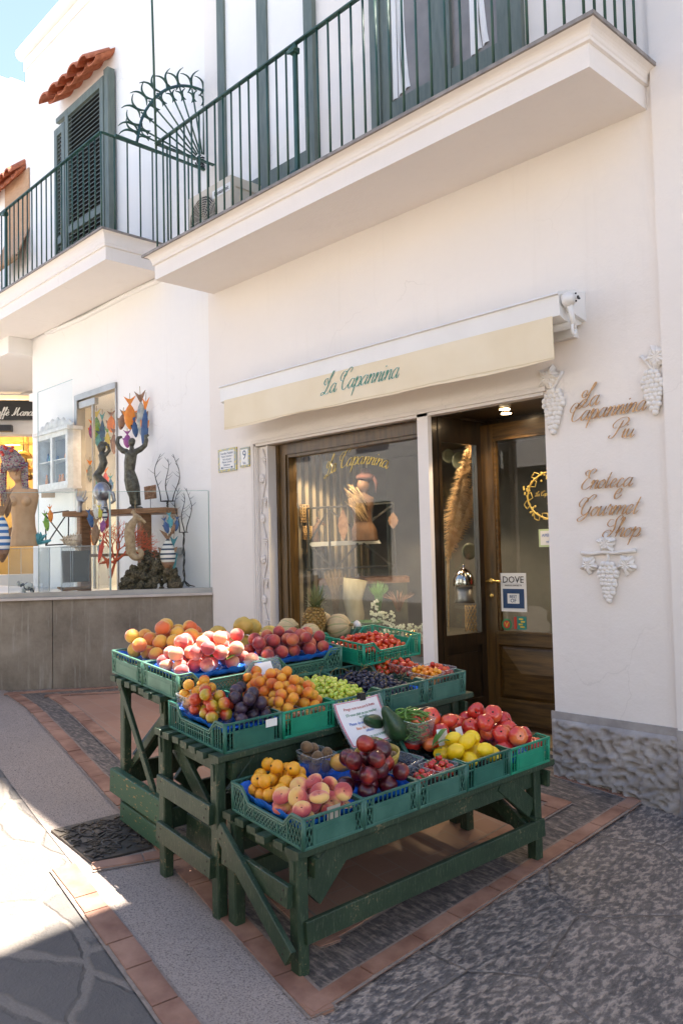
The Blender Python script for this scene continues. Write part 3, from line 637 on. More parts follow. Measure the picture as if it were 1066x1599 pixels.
mb = MB(); mb.tube([dP(.055, hz, -.005), dP(.055, hz, .055)], .009, 10); mb.tube([dP(.05, hz, .055), dP(.12, hz+.004, .056), dP(.17, hz, .052)], [.009, .011, .010], 10); mb.lathe(dP(.055, hz, 0), [(.024, 0), (.024, .005), (.012, .009)], 16, ax=(math.sin(DA), -math.cos(DA), 0))
mb.lathe(dP(.055, hz-.11, 0), [(.018, 0), (.018, .004), (.008, .006), (.001, .007)], 16, ax=(math.sin(DA), -math.cos(DA), 0)); part('door_handle', mb, BRASS, leaf)
mb = MB(); mb.box((BX-.03, BY, .1), (BX, BY+.08, 2.62)); plane_part(mb, Q0, Q1, -.005, 1.3, zt_, ZT+.3, -.08, -.03); part('door_surround', mb, BLACKWOOD, SH)
# stickers and cards on the door glass
def door_card(name, px, py, w_, h_, mats, label, cat, tilt=0):
    p = FY(px, py, BY+.02); u = (p.x-BX)/math.cos(DA); return u, p.z
def rect(mb, o, u, v, w_, h_, t=.002, mi=0):
    u = Vector(u).normalized(); v = Vector(v).normalized(); n = u.cross(v); o = Vector(o)
    c = [o+u*x+v*y for x, y in ((-w_/2, -h_/2), (w_/2, -h_/2), (w_/2, h_/2), (-w_/2, h_/2))]; return mb.hexa([p for p in c]+[p+n*t for p in c], mi)
DU = Vector((math.cos(DA), math.sin(DA), 0)); DN = Vector((math.sin(DA), -math.cos(DA), 0))
PAPER = M('white_card', (.78, .78, .76), (.82, .82, .80), .5, 4); NAVY = M('navy_print', (.02, .06, .16), None, .4); BLACKP = M('black_print', (.02, .02, .02), None, .5)
GREENP = M('green_print', (.03, .22, .09), None, .5); REDP = M('red_print', (.5, .05, .03), None, .4); YELP = M('yellow_print', (.75, .55, .05), None, .4); TEALP = M('teal_print', (.02, .22, .20), None, .4); BLUEP = M('blue_print', (.04, .14, .5), None, .5); ORAP = M('orange_print', (.7, .2, .04), None, .5)
def on_door(px, py, t=-.022):
    p = FY(px, py, BY+.03); return dP((p.x-BX)/math.cos(DA), p.z, t)
c = on_door(801, 925); S = pxs(c)
cr_ = root('magazine_award_card', c, 'white card lettered DOVE with a navy square on the door glass', 'card')
W_, H_ = 36*S*1.28, 60*S
mb = MB(); rect(mb, c, DU, UP, W_, H_); part('sheet', mb, PAPER, cr_)
mb = MB(); rect(mb, c+DN*.003-UP*H_*.16, DU, UP, W_*.82, H_*.5, .001); rect(mb, c+DN*.0055-UP*H_*.16, DU, UP, W_*.46, H_*.26, .001, 1); mb2 = text_mb('DOVE', H_*.24, c+DN*.004-DU*0+UP*H_*.25, DU, UP, .0008)
part('navy_square', mb, [NAVY, PAPER], cr_); part('lettering', mb2, BLACKP, cr_)
mb2 = text_mb('BEST', H_*.105, c+DN*.0075-UP*H_*.145, DU, UP, .0006); mb2.v += []; part('small_lettering', mb2, NAVY, cr_)
mb2 = text_mb('OF', H_*.14, c+DN*.0075-UP*H_*.26, DU, UP, .0006); part('small_lettering', mb2, NAVY, cr_)
mb2 = text_mb('VIAGGI & SAPORI TV', H_*.055, c+DN*.004+UP*H_*.16, DU, UP, .0006); part('small_lettering', mb2, BLACKP, cr_)
c = on_door(791, 975); S = pxs(c)
k = root('round_sticker', c, 'round green and red sticker with a yellow V on the door glass', 'sticker')
mb = MB(); mb.lathe(c, [(9*S, 0), (9*S, .001)], 24, ax=DN, smooth=False); part('ring', mb, GREENP, k); mb = MB(); mb.lathe(c+DN*.0015, [(6*S, 0), (6*S, .001)], 24, ax=DN, smooth=False); part('disc', mb, REDP, k)
part('lettering', text_mb('V', 11*S, c+DN*.0035-UP*4*S, DU, UP, .0006), YELP, k)
c = on_door(811, 973); k = root('guide_sticker', c, 'square teal and red guide sticker beside the round sticker', 'sticker')
mb = MB(); rect(mb, c, DU, UP, 22*S, 20*S, .001); part('sheet', mb, TEALP, k); mb = MB(); rect(mb, c+DN*.002-DU*8*S, DU, UP, 5*S, 19*S, .001); part('red_strip', mb, REDP, k)
mb = MB()
for i, dx in enumerate((0, 3, -1, 2)): rect(mb, c+DN*.002+DU*(2+dx)*S+UP*(6-4*i)*S, DU, UP, 7*S, 2.2*S, .001)
part('lettering', mb, YELP, k)
c = on_door(851, 840); S = pxs(c); k = root('opening_card', c, 'small cream card reading APERTO behind the door glass', 'card')
mb = MB(); rect(mb, c+DU*8*S, DU, UP, 44*S, 28*S, .001); part('border', mb, M('pale_green_card', (.5, .62, .35), None, .6), k)
mb = MB(); rect(mb, c+DU*8*S+DN*.0015, DU, UP, 38*S, 22*S, .001); part('sheet', mb, PAPER, k); part('lettering', text_mb('APERTO', 6.5*S, c+DU*4*S+DN*.004+UP*2*S, DU, UP, .0005), BLUEP, k); part('lettering', text_mb('open', 5*S, c+DU*4*S+DN*.004-UP*7*S, DU, UP, .0005), BLUEP, k)
# gilt wreath on the door glass
c = on_door(858, 773, -.020); S = pxs(c); k = root('gilt_wreath_decal', c, 'round gold vine wreath with the shop name on the door glass', 'window decal')
mb = MB(); Rr = 40*S
mb.tube([c+DU*Rr*math.cos(a/24*math.tau)*1.05+UP*Rr*.93*math.sin(a/24*math.tau)+DN*.003*math.sin(a*2.1) for a in range(25)], .006, 6)
rr = random.Random(8)
for a in range(20):
    an = a/20*math.tau; r_ = Rr*(1+.08*(1 if a % 2 else -1)); o = c+DU*r_*math.cos(an)*1.05+UP*r_*.93*math.sin(an)
    if a % 3 == 0:
        for j in range(8): mb.ball(o+DU*rr.uniform(-.03, .03)+UP*(rr.uniform(-.045, .02)), (.009, .003, .009), 5)
    else:
        an2 = an+1.2; ax = DU*math.cos(an2)+UP*math.sin(an2); ay = DU*-math.sin(an2)+UP*math.cos(an2)
        L_ = [o+ax*.032*math.cos(q/8*math.tau)+ay*.02*math.sin(q/8*math.tau)*(1+.4*math.cos(q*3)) for q in range(9)]; mb.tube(L_, .0035, 5)
part('vine_ring', mb, GOLDLEAF, k)
part('lettering', script('La Capannina', 6.0*S*.55, c-DU*29*S*1.0-UP*0*S, DU, UP, .2, .001), GOLDLEAF, k); part('lettering', script('Piu', 6*S*.6, c-DU*7*S-UP*13*S, DU, UP, .2, .001), GOLDLEAF, k)
# lit downlights
def downlight(P, r, grp, label, en=6):
    k = root('recessed_downlight', P, label, 'downlight', grp)
    mb = MB(); mb.lathe(P-UP*.004, [(r*1.25, 0), (r*1.25, .006), (r*.95, .008)], 20, smooth=False); part('trim_ring', mb, BRASS, k)
    mb = MB(); mb.lathe(P-UP*.0065, [(r*.9, 0), (r*.9, .003)], 20, smooth=False); part('lamp', mb, LAMP, k)
    l = bpy.data.lights.new('downlight_bulb', 'SPOT'); l.energy = en; l.color = (1, .72, .42); l.spot_size = R(120); l.shadow_soft_size = .04
    lo = bpy.data.objects.new('downlight_bulb', l); col.objects.link(lo); lo.parent = k; lo.location = (0, 0, -.03)
for px, py in ((370, 0), (0, 0)): pass
for X in (-5.45, -4.95, -4.35): downlight(Vector((X, .42, ZT-.02)), .033, 'downlights in the shop window ceiling', 'small lit downlight in the ceiling of the shop window', 9)
downlight(Vector((-3.42, .40, ZT-.015)), .04, None, 'lit downlight in the porch ceiling nearer the door', 2.5); downlight(Vector((-3.32, .24, ZT-.015)), .04, None, 'lit downlight in the porch ceiling nearer the lane', 2.5)
for i, (X, Y) in enumerate(((-3.1, 1.3), (-2.7, 2.2))): downlight(Vector((X, Y, 2.62)), .04, 'downlights inside the shop', 'lit downlight in the ceiling inside the shop', 6)

downlight(Vector((-4.0, .60, ZT-.02)), .033, None, 'small lit downlight behind the narrow side window', 2.0)
# ---------------------------------------------------------------- awning
ay = -.24
a0, a1 = FY(352, 640, ay).x, FY(864, 520, ay).x
AW = root('retracted_awning', (a0, 0, 2.75), 'rolled up cream awning in a white cassette lettered with the shop name', 'awning')
ztop = 2.955; zf = 2.80
mb = MB(); x0, x1 = a0-.06, a1+.07
prof = [(0, ztop+.03), (-.10, ztop+.03), (ay-.02, ztop-.015), (ay-.03, ztop-.03), (ay-.015, ztop-.035), (ay-.008, zf), (ay+.04, zf-.02), (-.06, zf-.03), (0, zf-.01)]
mb.prism([(x0, y, z) for y, z in prof], (x1-x0-.02, 0, 0)); part('cassette', mb, WHITEMETAL, AW)
def val(s_, z): return ay-.012-.014*math.sin(s_*7+math.sin(s_*3))*(.2+(zf-z)*2.4)-.006*math.sin(s_*23+1)*(zf-z)*2
mb = MB(); NX, NZ = 120, 8; vs = []
for i in range(NX+1):
    s_ = a0+(a1-a0)*i/NX; zb = zf-.265-.004*math.sin(s_*5.5)+.005*math.sin(s_*2.3)
    for j in range(NZ+1): z = zf+.005+(zb-zf)*j/NZ; vs.append((s_, val(s_, z), z))
k0 = len(vs); vs += [(x, y+.003, z) for x, y, z in vs]
q = NZ+1; fs = [(i*q+j, i*q+j+1, (i+1)*q+j+1, (i+1)*q+j) for i in range(NX) for j in range(NZ)]
fs += [tuple(k0+i for i in reversed(f)) for f in fs]; mb.add(vs, fs, 0, True)
vl = part('valance', mb, CANVAS, AW)
mb = MB()
for zz_ in (-.245,):
    P_ = [(a0+(a1-a0)*i/160, val(a0+(a1-a0)*i/160, zf+zz_)-.0012, zf+zz_+.0*i) for i in range(161)]; mb.tube(P_, .0013, 4)
part('stitching', mb, M('tan_thread', (.60, .48, .30), None, .9), vl)
tL, tR = FY(503, 612, ay).x, FY(626, 590, ay).x; bz = FY(500, 622, ay).z+.022
xh = (tR-tL)/(swidth('La Capannina')+.35)
m3 = lambda e: (lambda x, y, d: Vector((tL+x, val(tL+x, bz+y)-.0015-e-d*1.0, bz+y)))
part('lettering_outline', script('La Capannina', xh, 0, (1, 0, 0), UP, .16, .001, extra=.09, map3=m3(0)), WHITEPRINT, vl)
part('lettering', script('La Capannina', xh, 0, (1, 0, 0), UP, .15, .001, map3=m3(.002)), AWNGREEN, vl)
mb = MB(); cx = x1+.02; mb.lathe((cx-.03, ay+.03, zf+.09), [(.035, 0), (.045, .01), (.045, .04), (.030, .06), (.030, .07)], 20, ax=(1, 0, 0))
mb.hexa([(cx-.05, -.0, zf-.0), (cx-.01, -.0, zf-.0), (cx-.01, ay+.06, zf+.03), (cx-.05, ay+.06, zf+.03), (cx-.05, 0, ztop+.03), (cx-.01, 0, ztop+.03), (cx-.01, ay, ztop-.03), (cx-.05, ay, ztop-.03)])
mb.tube([(cx+.0, ay+.03, zf+.07), (cx+.01, ay+.04, zf-.0), (cx+.015, ay+.05, zf-.06)], [.022, .016, .018], 10)
lp = [Vector((cx+.015+.0*math.cos(a/12*math.tau), ay+.05+.018*math.cos(a/12*math.tau), zf-.085+.032*math.sin(a/12*math.tau))) for a in range(13)]; mb.tube(lp, .008, 8)
part('end_bracket', mb, WHITEMETAL, AW)
mb = MB(); mb.tube([(a1-.3, -.13, zf-.03), (cx-.02, -.13, zf-.03)], .03, 14); mb.box((a0+.1, -.05, zf-.09), (a1+.02, -.0, zf-.035)); part('roller_bar', mb, WHITEMETAL, AW)
mb = MB(); mb.lathe((cx+.06, ay+.03, zf+.09), [(.012, 0), (.012, .004)], 8, ax=(1, 0, 0))
for a in range(3): mb.ball((cx+.055, ay+.03+.026*math.cos(a*2.1), zf+.09+.026*math.sin(a*2.1)), .006, 5)
part('gear_socket', mb, BLACKP, AW)

# ---------------------------------------------------------------- gilt wall lettering and plaster grapes
def wall_sign(name, words, label):
    lo = FY(*words[-1][1:3]); k = root(name, (lo.x, 0, lo.z), label, 'wall lettering')
    for txt, x0, y0, x1, y1 in words:
        p, q = FY(x0, y0), FY(x1, y1); d = q-p; L = d.length; sc = L/(swidth(txt)+ (.55 if txt[0].isupper() else .3))
        mb = script(txt, sc, p+Vector((.0, -.012, 0))+d.normalized()*(.25*sc if txt[0] in 'CGSP' else 0), d, UP, .13, .007, k=6)
        part('lettered_word', mb, GOLD, k)
wall_sign('upper_wall_lettering', [('La', 903, 651-13, 942, 646-15), ('Capannina', 886, 661, 1012, 640), ('Piu', 951, 684, 993, 683)], 'bronze script letters reading La Capannina Piu between the two plaster grape bunches')
wall_sign('lower_wall_lettering', [('Enoteca', 906, 765, 994, 759), ('e', 958, 779, 975, 779), ('Gourmet', 900, 807, 1001, 802), ('Shop', 942, 838, 1003, 838)], 'bronze script letters reading Enoteca e Gourmet Shop above the plaster vine branch')
def grapes_relief(px, py, s_, flip, label, full=False):
    c = FY(px, py); k = root('plaster_grape_relief', (c.x, 0, c.z), label, 'wall ornament'); S = pxs(c)*1.25*s_; mb = MB(); rr = random.Random(px)
    rows = [3, 4, 5, 5, 4, 4, 3, 3, 2, 1]
    for j, n in enumerate(rows):
        for i in range(n): mb.ball(c+Vector(((i-(n-1)/2)*7.4*S+rr.uniform(-1, 1)*S+flip*j*.4*S, -.012-.008*(1-abs(i-(n-1)/2)/3), -j*7*S+rr.uniform(-1, 1)*S)), 5.2*S, 10)
    part('grape_bunch', mb, PLASTER3, k)
    def leaf(cx, cz, r, an, nm='vine_leaf'):
        mb = MB(); n = 44; ring = []
        o = c+Vector((cx*S, -.004, cz*S)); vs = [o+Vector((0, -.022, 0))]; fs = []
        for lv, (fr, yy) in enumerate(((.55, -.026), (1, -.004))):
            for a in range(n):
                t_ = a/n*math.tau; rad = r*S*fr*1.08*(1+.16*math.cos(5*t_)+.05*math.cos(15*t_)); e = t_+an
                rid = -.008*math.cos(10*t_)*fr; vs.append(o+Vector((rad*math.sin(e), yy+rid, rad*math.cos(e))))
        fs = [(0, 1+a, 1+(a+1) % n) for a in range(n)]+[(1+a, 1+n+a, 1+n+(a+1) % n, 1+(a+1) % n) for a in range(n)]
        mb.add(vs, fs, 0, False); part(nm, mb, PLASTER3, k)
    if full:
        mb = MB(); mb.tube([c+Vector((x*S, -.014, z*S)) for x, z in ((-50, 20), (-30, 18), (-8, 21), (12, 19), (32, 21), (52, 23))], [.011, .010, .012, .010, .010, .013], 8)
        mb.tube([c+Vector((x*S, -.014, z*S)) for x, z in ((0, 20), (2, 10), (-2, 2))], .008, 8); part('branch', mb, PLASTER3, k)
        leaf(-2, 36, 15, 0); leaf(-37, -1, 14, 3.1); leaf(34, -1, 15, 3.2)
    else:
        mb = MB(); mb.tube([c+Vector((x*S, -.012, z*S)) for x, z in ((-flip*16, 30), (-flip*6, 16), (flip*2, 6), (0, 0))], [.013, .009, .010, .008], 8); part('stalk', mb, PLASTER3, k)
        leaf(flip*9, 24, 17, -flip*.4)
grapes_relief(866, 612, .80, -1, 'white plaster grape bunch with leaf beside the top corner of the doorway')
grapes_relief(1018, 583, .80, 1, 'white plaster grape bunch with leaf right of the upper bronze lettering')
grapes_relief(950, 881, .72, 0, 'white plaster grape bunch hanging from a branch with three leaves', True)
# ceramic plaques
def plaque(x0, y0, x1, y1, label, kind):
    p, q = FY(x0, y0), FY(x1, y1); c = (p+q)/2; w_ = q.x-p.x; h_ = p.z-q.z; k = root('ceramic_plaque', (c.x, 0, c.z), label, 'plaque')
    mb = MB(); rect(mb, (c.x, -.012, c.z), (1, 0, 0), UP, w_, h_, -.012); part('tile_border', mb, CERB, k)
    mb = MB(); rect(mb, (c.x, -.0125, c.z), (1, 0, 0), UP, w_*.78, h_*.80, .0015); part('tile_face', mb, PAPER, k)
    if kind == 1:
        for i, (t_, s_) in enumerate((('Giardini Pubblici', .032), ('Piazza Umberto I', .027), ('Via Le Botteghe', .022), ('Marina Grande', .027), ('Belvedere', .027))):
            part('lettering', text_mb(t_, s_*.95, (c.x, -.0145, c.z+h_*.25-i*h_*.125), (1, 0, 0), UP, .0004), NAVY, k)
        mb = MB(); z = c.z-h_*.33; mb.box((c.x-.08, -.0155, z-.002), (c.x+.08, -.0142, z+.002)); mb.box((c.x-.09, -.0155, z-.008), (c.x-.07, -.0142, z+.008)); mb.box((c.x+.07, -.0155, z-.008), (c.x+.09, -.0142, z+.008)); part('arrow', mb, NAVY, k)
    else:
        part('lettering', text_mb('9', .12, (c.x, -.0145, c.z-.02), (1, 0, 0), UP, .0004), NAVY, k); part('lettering', text_mb('bis', .04, (c.x, -.0145, c.z-.065), (1, 0, 0), UP, .0004), NAVY, k)
m, t, b = NT('yellow_checked_glaze'); CERB = m
ch = node(t, 'ShaderNodeTexVoronoi', Scale=38.0); t.links.new(coords(t, obj=False), ch.inputs['Vector'])
t.links.new(ramp(t, ch.outputs['Distance'], [(.3, (.62, .5, .12)), (.5, (.30, .34, .30))]), b.inputs['Base Color']); b.inputs['Roughness'].default_value = .25
plaque(342, 703, 371, 734, 'larger ceramic wall plaque with five lines of dark lettering and an arrow', 1)
plaque(376, 700, 391, 728, 'small ceramic house number plaque showing a blue 9', 2)

# ---------------------------------------------------------------- left neighbour building
NB = root('bright_neighbour_building', (-8.6, 0, 0), 'bright white building at left with louvred shutters, roof tile hood and its own balcony', 'building')
CX = FY(51, 560, .02).x                        # its left corner at street level
TL = -10.93
DX0, DX1, DZ = FY(117, 618).x, FY(181, 598).x, 3.415
mb = MB()
mb.box((CX, .02, 3.0), (XL, .34, 4.35)) if False else None
mb.box((CX, .02, -.1), (DX0, .10, DZ)); mb.box((DX1, .02, -.1), (XL, .34, DZ)); mb.box((CX, .02, DZ), (XL, .34, 4.36)); mb.box((TL, .02, 4.36), (XL, .34, 8.36))
mb.box((TL, .34, 4.6), (TL+.3, 6, 8.30)); mb.box((TL+.3, .34, 4.36), (XL-.002, 6, 4.5)); mb.box((TL+.3, .34, 7.9), (XL-.002, 6, 8.1))

part('wall', mb, PLASTER2, NB)
mb = MB(); mb.tube([(TL-.05, -.02, 8.43), (XL, -.02, 8.43)], .085, 14); mb.box((TL-.02, .0, 8.2), (XL, .02, 8.36)); part('cornice_roll', mb, PLASTER2, NB)
# balcony of the neighbour
slab(NB, -13.2, -7.30, -.72, 4.385, 4.675, endl=False)
mb = MB(); mb.tube([(-10.3, .02, 4.37), (-9.2, .015, 4.34), (-8.2, .015, 4.36), (-7.2, .02, 4.35), (-6.7, .02, 4.34)], .03, 8); part('cable_fillet', mb, PLASTER2, NB)
railing(NB, -13.1, -7.42, -.67, 4.675, 5.70, 44, 4, FY(10, 405, -.67).x, 1)
# shutters
def shutter(P, Q, z0, z1, label=None):
    P = Vector((*P, 0)); Q = Vector((*Q, 0)); L = (Q-P).length; d = (Q-P).normalized(); n = Vector((d.y, -d.x, 0)); f = .085
    mb = MB(); B_ = lambda u0, u1, za, zb, t0, t1: mb.hexa([P+d*u+n*t+UP*z for z in (za, zb) for u, t in ((u0, t0), (u1, t0), (u1, t1), (u0, t1))])
    B_(0, f, z0, z1, 0, .045); B_(L-f, L, z0, z1, 0, .045); zm = z0+(z1-z0)*.30
    for za, zb in ((z0, z0+.1), (zm, zm+.09), (z1-.1, z1)): B_(f, L-f, za, zb, .002, .043)
    sh = part('louvred_shutter', mb, GREENWOOD, NB)
    mb = MB()
    for za, zb in ((z0+.1, zm), (zm+.09, z1-.1)):
        k = int((zb-za)/.052)
        for i in range(k):
            z = za+(i+.5)*(zb-za)/k; mb.hexa([P+d*u+n*t+UP*(z+h) for h, o in ((-.016, 0), (-.008, 0)) for u, t in ((f, .036), (L-f, .036), (L-f, .004), (f, .004))])
            for q in range(-8, 0):
                pass
            for q in (-6, -5, -2, -1): mb.v[q] += UP*.026
    part('louvres', mb, GREENWOOD, sh)
    mb = MB(); B_(f, L-f, z0+.1, z1-.1, -.006, -.002); part('painted_gap_shade', mb, BLACKP, sh)  # black sheet behind the louvres, painted in for the shade of the gaps
sx0, sx1 = FY(113, 160).x, FY(173, 120).x
shutter((sx0, -.055), (sx1, -.055), 4.72, 6.98)
shutter((sx0-.34, -.04), (sx0-.03, -.05), 4.72, 6.86)
mb = MB(); mb.box((sx1, -.09, 4.72), (sx1+.10, -.0, 7.05)); mb.box((sx0-.36, -.05, 6.98), (sx1, .0, 7.04)); part('shutter_jamb', mb, GREENWOOD, NB)
# roof tile hoods
def tile_hood(x0, x1, y0, z, n, grp_root, d=.34):
    for i in range(n):
        X = x0+(x1-x0)*(i+.5)/n; wv = (x1-x0)/n; mb = MB(); vs = []
        jz = .012*math.sin(i*2.7)
        for s_ in (0, 1):
            for k in range(9):
                a = math.pi*(k/8); xx = X+math.cos(a)*wv*.50*(1-.1*s_); zz = math.sin(a)*.075
                vs.append((xx, y0-d*s_, z+.16-.20*s_+zz+jz))
        th = .022; vs += [(x, y, q-th) for x, y, q in vs]
        fs = [(k, k+1, 10+k, 9+k) for k in range(8)]; fs += [tuple(18+j for j in reversed(f)) for f in fs]
        fs += [(9+k, 10+k, 28+k, 27+k) for k in range(8)]+[(0, 9, 27, 18), (8, 26, 35, 17)]
        mb.add(vs, fs, 0, False); part('roof_tile', mb, TERRACOTTA, grp_root)
        mb = MB(); X2 = X+wv*.5; vs = []
        for s_ in (0, 1):
            for k in range(7): a = math.pi*(k/6); vs.append((X2+math.cos(a)*wv*.42, y0-(d-.06)*s_, z+.13-.18*s_-math.sin(a)*.06))
        vs += [(x, y, q-.018) for x, y, q in vs]; fs = [(k, k+1, 8+k, 7+k) for k in range(6)]; fs += [tuple(14+j for j in f) for f in fs]+[(7+k, 8+k, 22+k, 21+k) for k in range(6)]
        mb.add(vs, fs, 0, True); part('roof_tile', mb, TERRACOTTA, grp_root)
hx0, hx1 = FY(60, 168, -.28).x, -8.50
tile_hood(hx0, hx1, .02, 7.20, 5, NB, .30)
# door opening into the gallery
mb = MB(); f = .07
mb.box((DX0, -.01, 1.04), (DX0+f, .10, DZ)); mb.box((DX0+f, -.01, DZ-f), (DX1, .10, DZ)); mb.box((DX1-.02, .0, 1.04), (DX1, .2, DZ-f)); part('door_frame', mb, STEEL, NB)
gp = MB(); gp.box((DX0+.42, .03, 1.06), (DX1-.04, .04, DZ-f)); part('glass_door', gp, THINGLASS, NB)
mb = MB(); mb.box((DX0+.08, .01, DZ-f-.10), (DX0+.5, .06, DZ-f-.02)); mb.box((DX0+.40, .02, 1.06), (DX0+.43, .05, DZ-f-.1)); part('door_fitting', mb, STEEL, NB)
mb = MB(); mb.box((DX0-1.6, 1.55, .9), (DX1+.6, 1.6, 3.9)); mb.box((DX0-1.6, .10, 3.6), (DX1+.6, 1.55, 3.7)); mb.box((DX1+.55, .34, 1), (DX1+.6, 1.55, 3.6)); mb.box((DX0-1.6, .34, 1), (DX0-1.55, 1.55, 3.6)); mb.box((DX0-1.6, .34, .98), (DX1+.6, 1.55, 1.03)); part('gallery_room', mb, PLASTER2, NB)
for X in (DX0+.25, DX0+.75): downlight(Vector((X, .9, 3.6)), .045, 'downlights in the gallery ceiling', 'lit downlight in the white gallery ceiling', 14)

# ---------------------------------------------------------------- buildings further down the lane
B3 = root('third_white_house', (-12.5, 0, 0), 'lower white house beyond the louvred shutters with a reed blind and tile hood', 'building')
mb = MB(); mb.box((-19, .05, 4.36), (TL+.0, .4, 7.46)); mb.box((-19, .4, 4.36), (TL-.01, .7, 7.40)); mb.box((-20, -.3, 4.16), (CX, .9, 4.385)); mb.box((-20, .9, 4.2), (CX, 6, 4.36)); part('wall', mb, PLASTER2, B3)
tile_hood(FY(0, 285, -.2).x-1.2, -11.0, .05, 6.78, 8, B3, .24)
REED = M('split_reed_blind', (.40, .22, .12), (.58, .38, .24), .85, 3, (3, 3, 90), bmp=.6, bscale=8, obj=False)
bx0, bx1 = FY(8, 300).x, FY(45, 268).x
mb = MB(); mb.box((bx0, .0, 5.95), (bx1, .015, 6.78)); mb.hexa([(bx0, .0, 5.95), (bx1, .0, 5.95), (bx1, .015, 5.95), (bx0, .015, 5.95), (bx0, -.18, 5.50), (bx1, -.18, 5.50), (bx1, -.165, 5.5), (bx0, -.165, 5.5)])
mb.tube([(bx0, -.17, 5.5), (bx1, -.17, 5.5)], .04, 8)
kb = solo('reed_blind', mb, REED, 'brown reed blind hanging over a window of the lower white house', 'blind')
B4 = root('tall_sunlit_house', (-17, 6, 0), 'tall plain white house rising behind the lower white house', 'building')
Xw = -17.5; pz = FX(0, 118, Xw); pz2 = FX(41, 132, Xw)
mb = MB(); mb.hexa([(Xw-5, .8, 0), (Xw, .8, 0), (Xw, 16, 0), (Xw-5, 16, 0), (Xw-5, .8, pz.z), (Xw, .8, pz.z), (Xw, 16, pz.z), (Xw-5, 16, pz.z)]); mb.box((Xw-.6, pz2.y-.3, pz.z), (Xw-.1, pz2.y+.4, pz.z+.12)); part('wall', mb, PLASTER2, B4)
# caffe at the end, set square to the passage
CF = root('caffe_front', LW(0, 700, 6.2)*1.0, 'caffe shopfront with golden interior at the far left end of the lane', 'building')
def cf(px, py, off=6.2): return LW(px, py, off)
def lwbox(mb, px0, py0, px1, py1, off, th, mi=0):
    a = LW(px0, py0, off); b = LW(px1, py1, off); z0, z1 = sorted((a.z, b.z)); p = Vector((a.x, a.y, 0)); q = Vector((b.x, b.y, 0)); n = LN*th
    return mb.hexa([p+UP*z0, q+UP*z0, q+n+UP*z0, p+n+UP*z0, p+UP*z1, q+UP*z1, q+n+UP*z1, p+n+UP*z1], mi)
mb = MB(); lwbox(mb, -90, 500, 95, 619, 6.2, .3); lwbox(mb, -90, 655, 95, 678, 6.2, .3); lwbox(mb, -90, 900, 95, 1000, 6.2, .3); part('wall', mb, PLASTER3, CF)
mb = MB(); lwbox(mb, -90, 612, 95, 618, 6.12, .08); lwbox(mb, -90, 600, 95, 606, 6.14, .06); part('string_course', mb, PLASTER3, CF)
mb = MB(); lwbox(mb, -90, 624, 95, 655, 6.1, .1); sg = part('sign_board', mb, M('black_sign_board', (.015, .015, .014), (.02, .02, .018), .35, 4), CF)
p = LW(-14, 649, 6.08); S = pxs(p); part('lettering', script('Caffè Mana', 6.2*S, p, -LD, UP, .26, .02, slant=.3), WHITEPRINT, sg)
GOLDROOM = M('golden_cafe_wall', (.40, .24, .06), (.55, .35, .10), .5, 2)
mb = MB(); lwbox(mb, -120, 600, 140, 1000, 8.6, .2); part('golden_back_wall', mb, GOLDROOM, CF)
mb = MB(); lwbox(mb, 36, 678, 42, 760, 6.9, .1); lwbox(mb, -60, 690, 100, 694, 6.9, .1); part('shelf_post', mb, BRASS, CF)
mb = MB(); lwbox(mb, -90, 663, 18, 673, 6.0, .12); part('black_spotlight_bar', mb, BLACKP, CF)
l = bpy.data.lights.new('cafe_lamp', 'POINT'); l.energy = 28; l.color = (1, .66, .3); l.shadow_soft_size = .2
lo = bpy.data.objects.new('cafe_lamp_bulb', l); col.objects.link(lo); pl_ = LW(20, 690, 7.3); lo.parent = CF; lo.location = pl_-wpos(CF)
p = LW(37, 718, 6.7); S = pxs(p)
for dx, dy, r_ in ((0, 0, 15), (8, 22, 11)):
    k = root('copper_globe_lamp', p+RIGHT*dx*S-UP*dy*S, 'larger polished copper globe lamp hanging in the caffe' if dy == 0 else 'smaller polished copper globe lamp hanging lower in the caffe', 'lamp')
    mb = MB(); mb.ball(p+RIGHT*dx*S-UP*dy*S, r_*S, 14); part('globe', mb, M('polished_copper', (.62, .36, .10), (.7, .42, .12), .12, 2, metal=1), k)
    mb = MB(); c_ = p+RIGHT*dx*S-UP*dy*S; mb.tube([c_+UP*r_*S*.9, c_+UP*.9], .006, 6); part('cord', mb, BLACKP, k)
p = LW(25, 591, 5.9); S = pxs(p); k = root('wall_floodlight', p, 'small white floodlight above the caffe sign', 'floodlight')
mb = MB(); rect(mb, p, -LD, UP*.5+LN*.8, 24*S, 8*S, .05); part('housing', mb, WHITEMETAL, k); mb = MB(); rect(mb, p-UP*.055-LN*.02, -LD, UP*.5+LN*.8, 18*S, 5*S, .01); part('lamp', mb, emit('lit_floodlight', (1, .9, .75), 3), k); mb = MB(); mb.tube([p+UP*.02+LN*.3, p+UP*.02], .012, 6); part('bracket', mb, WHITEMETAL, k)

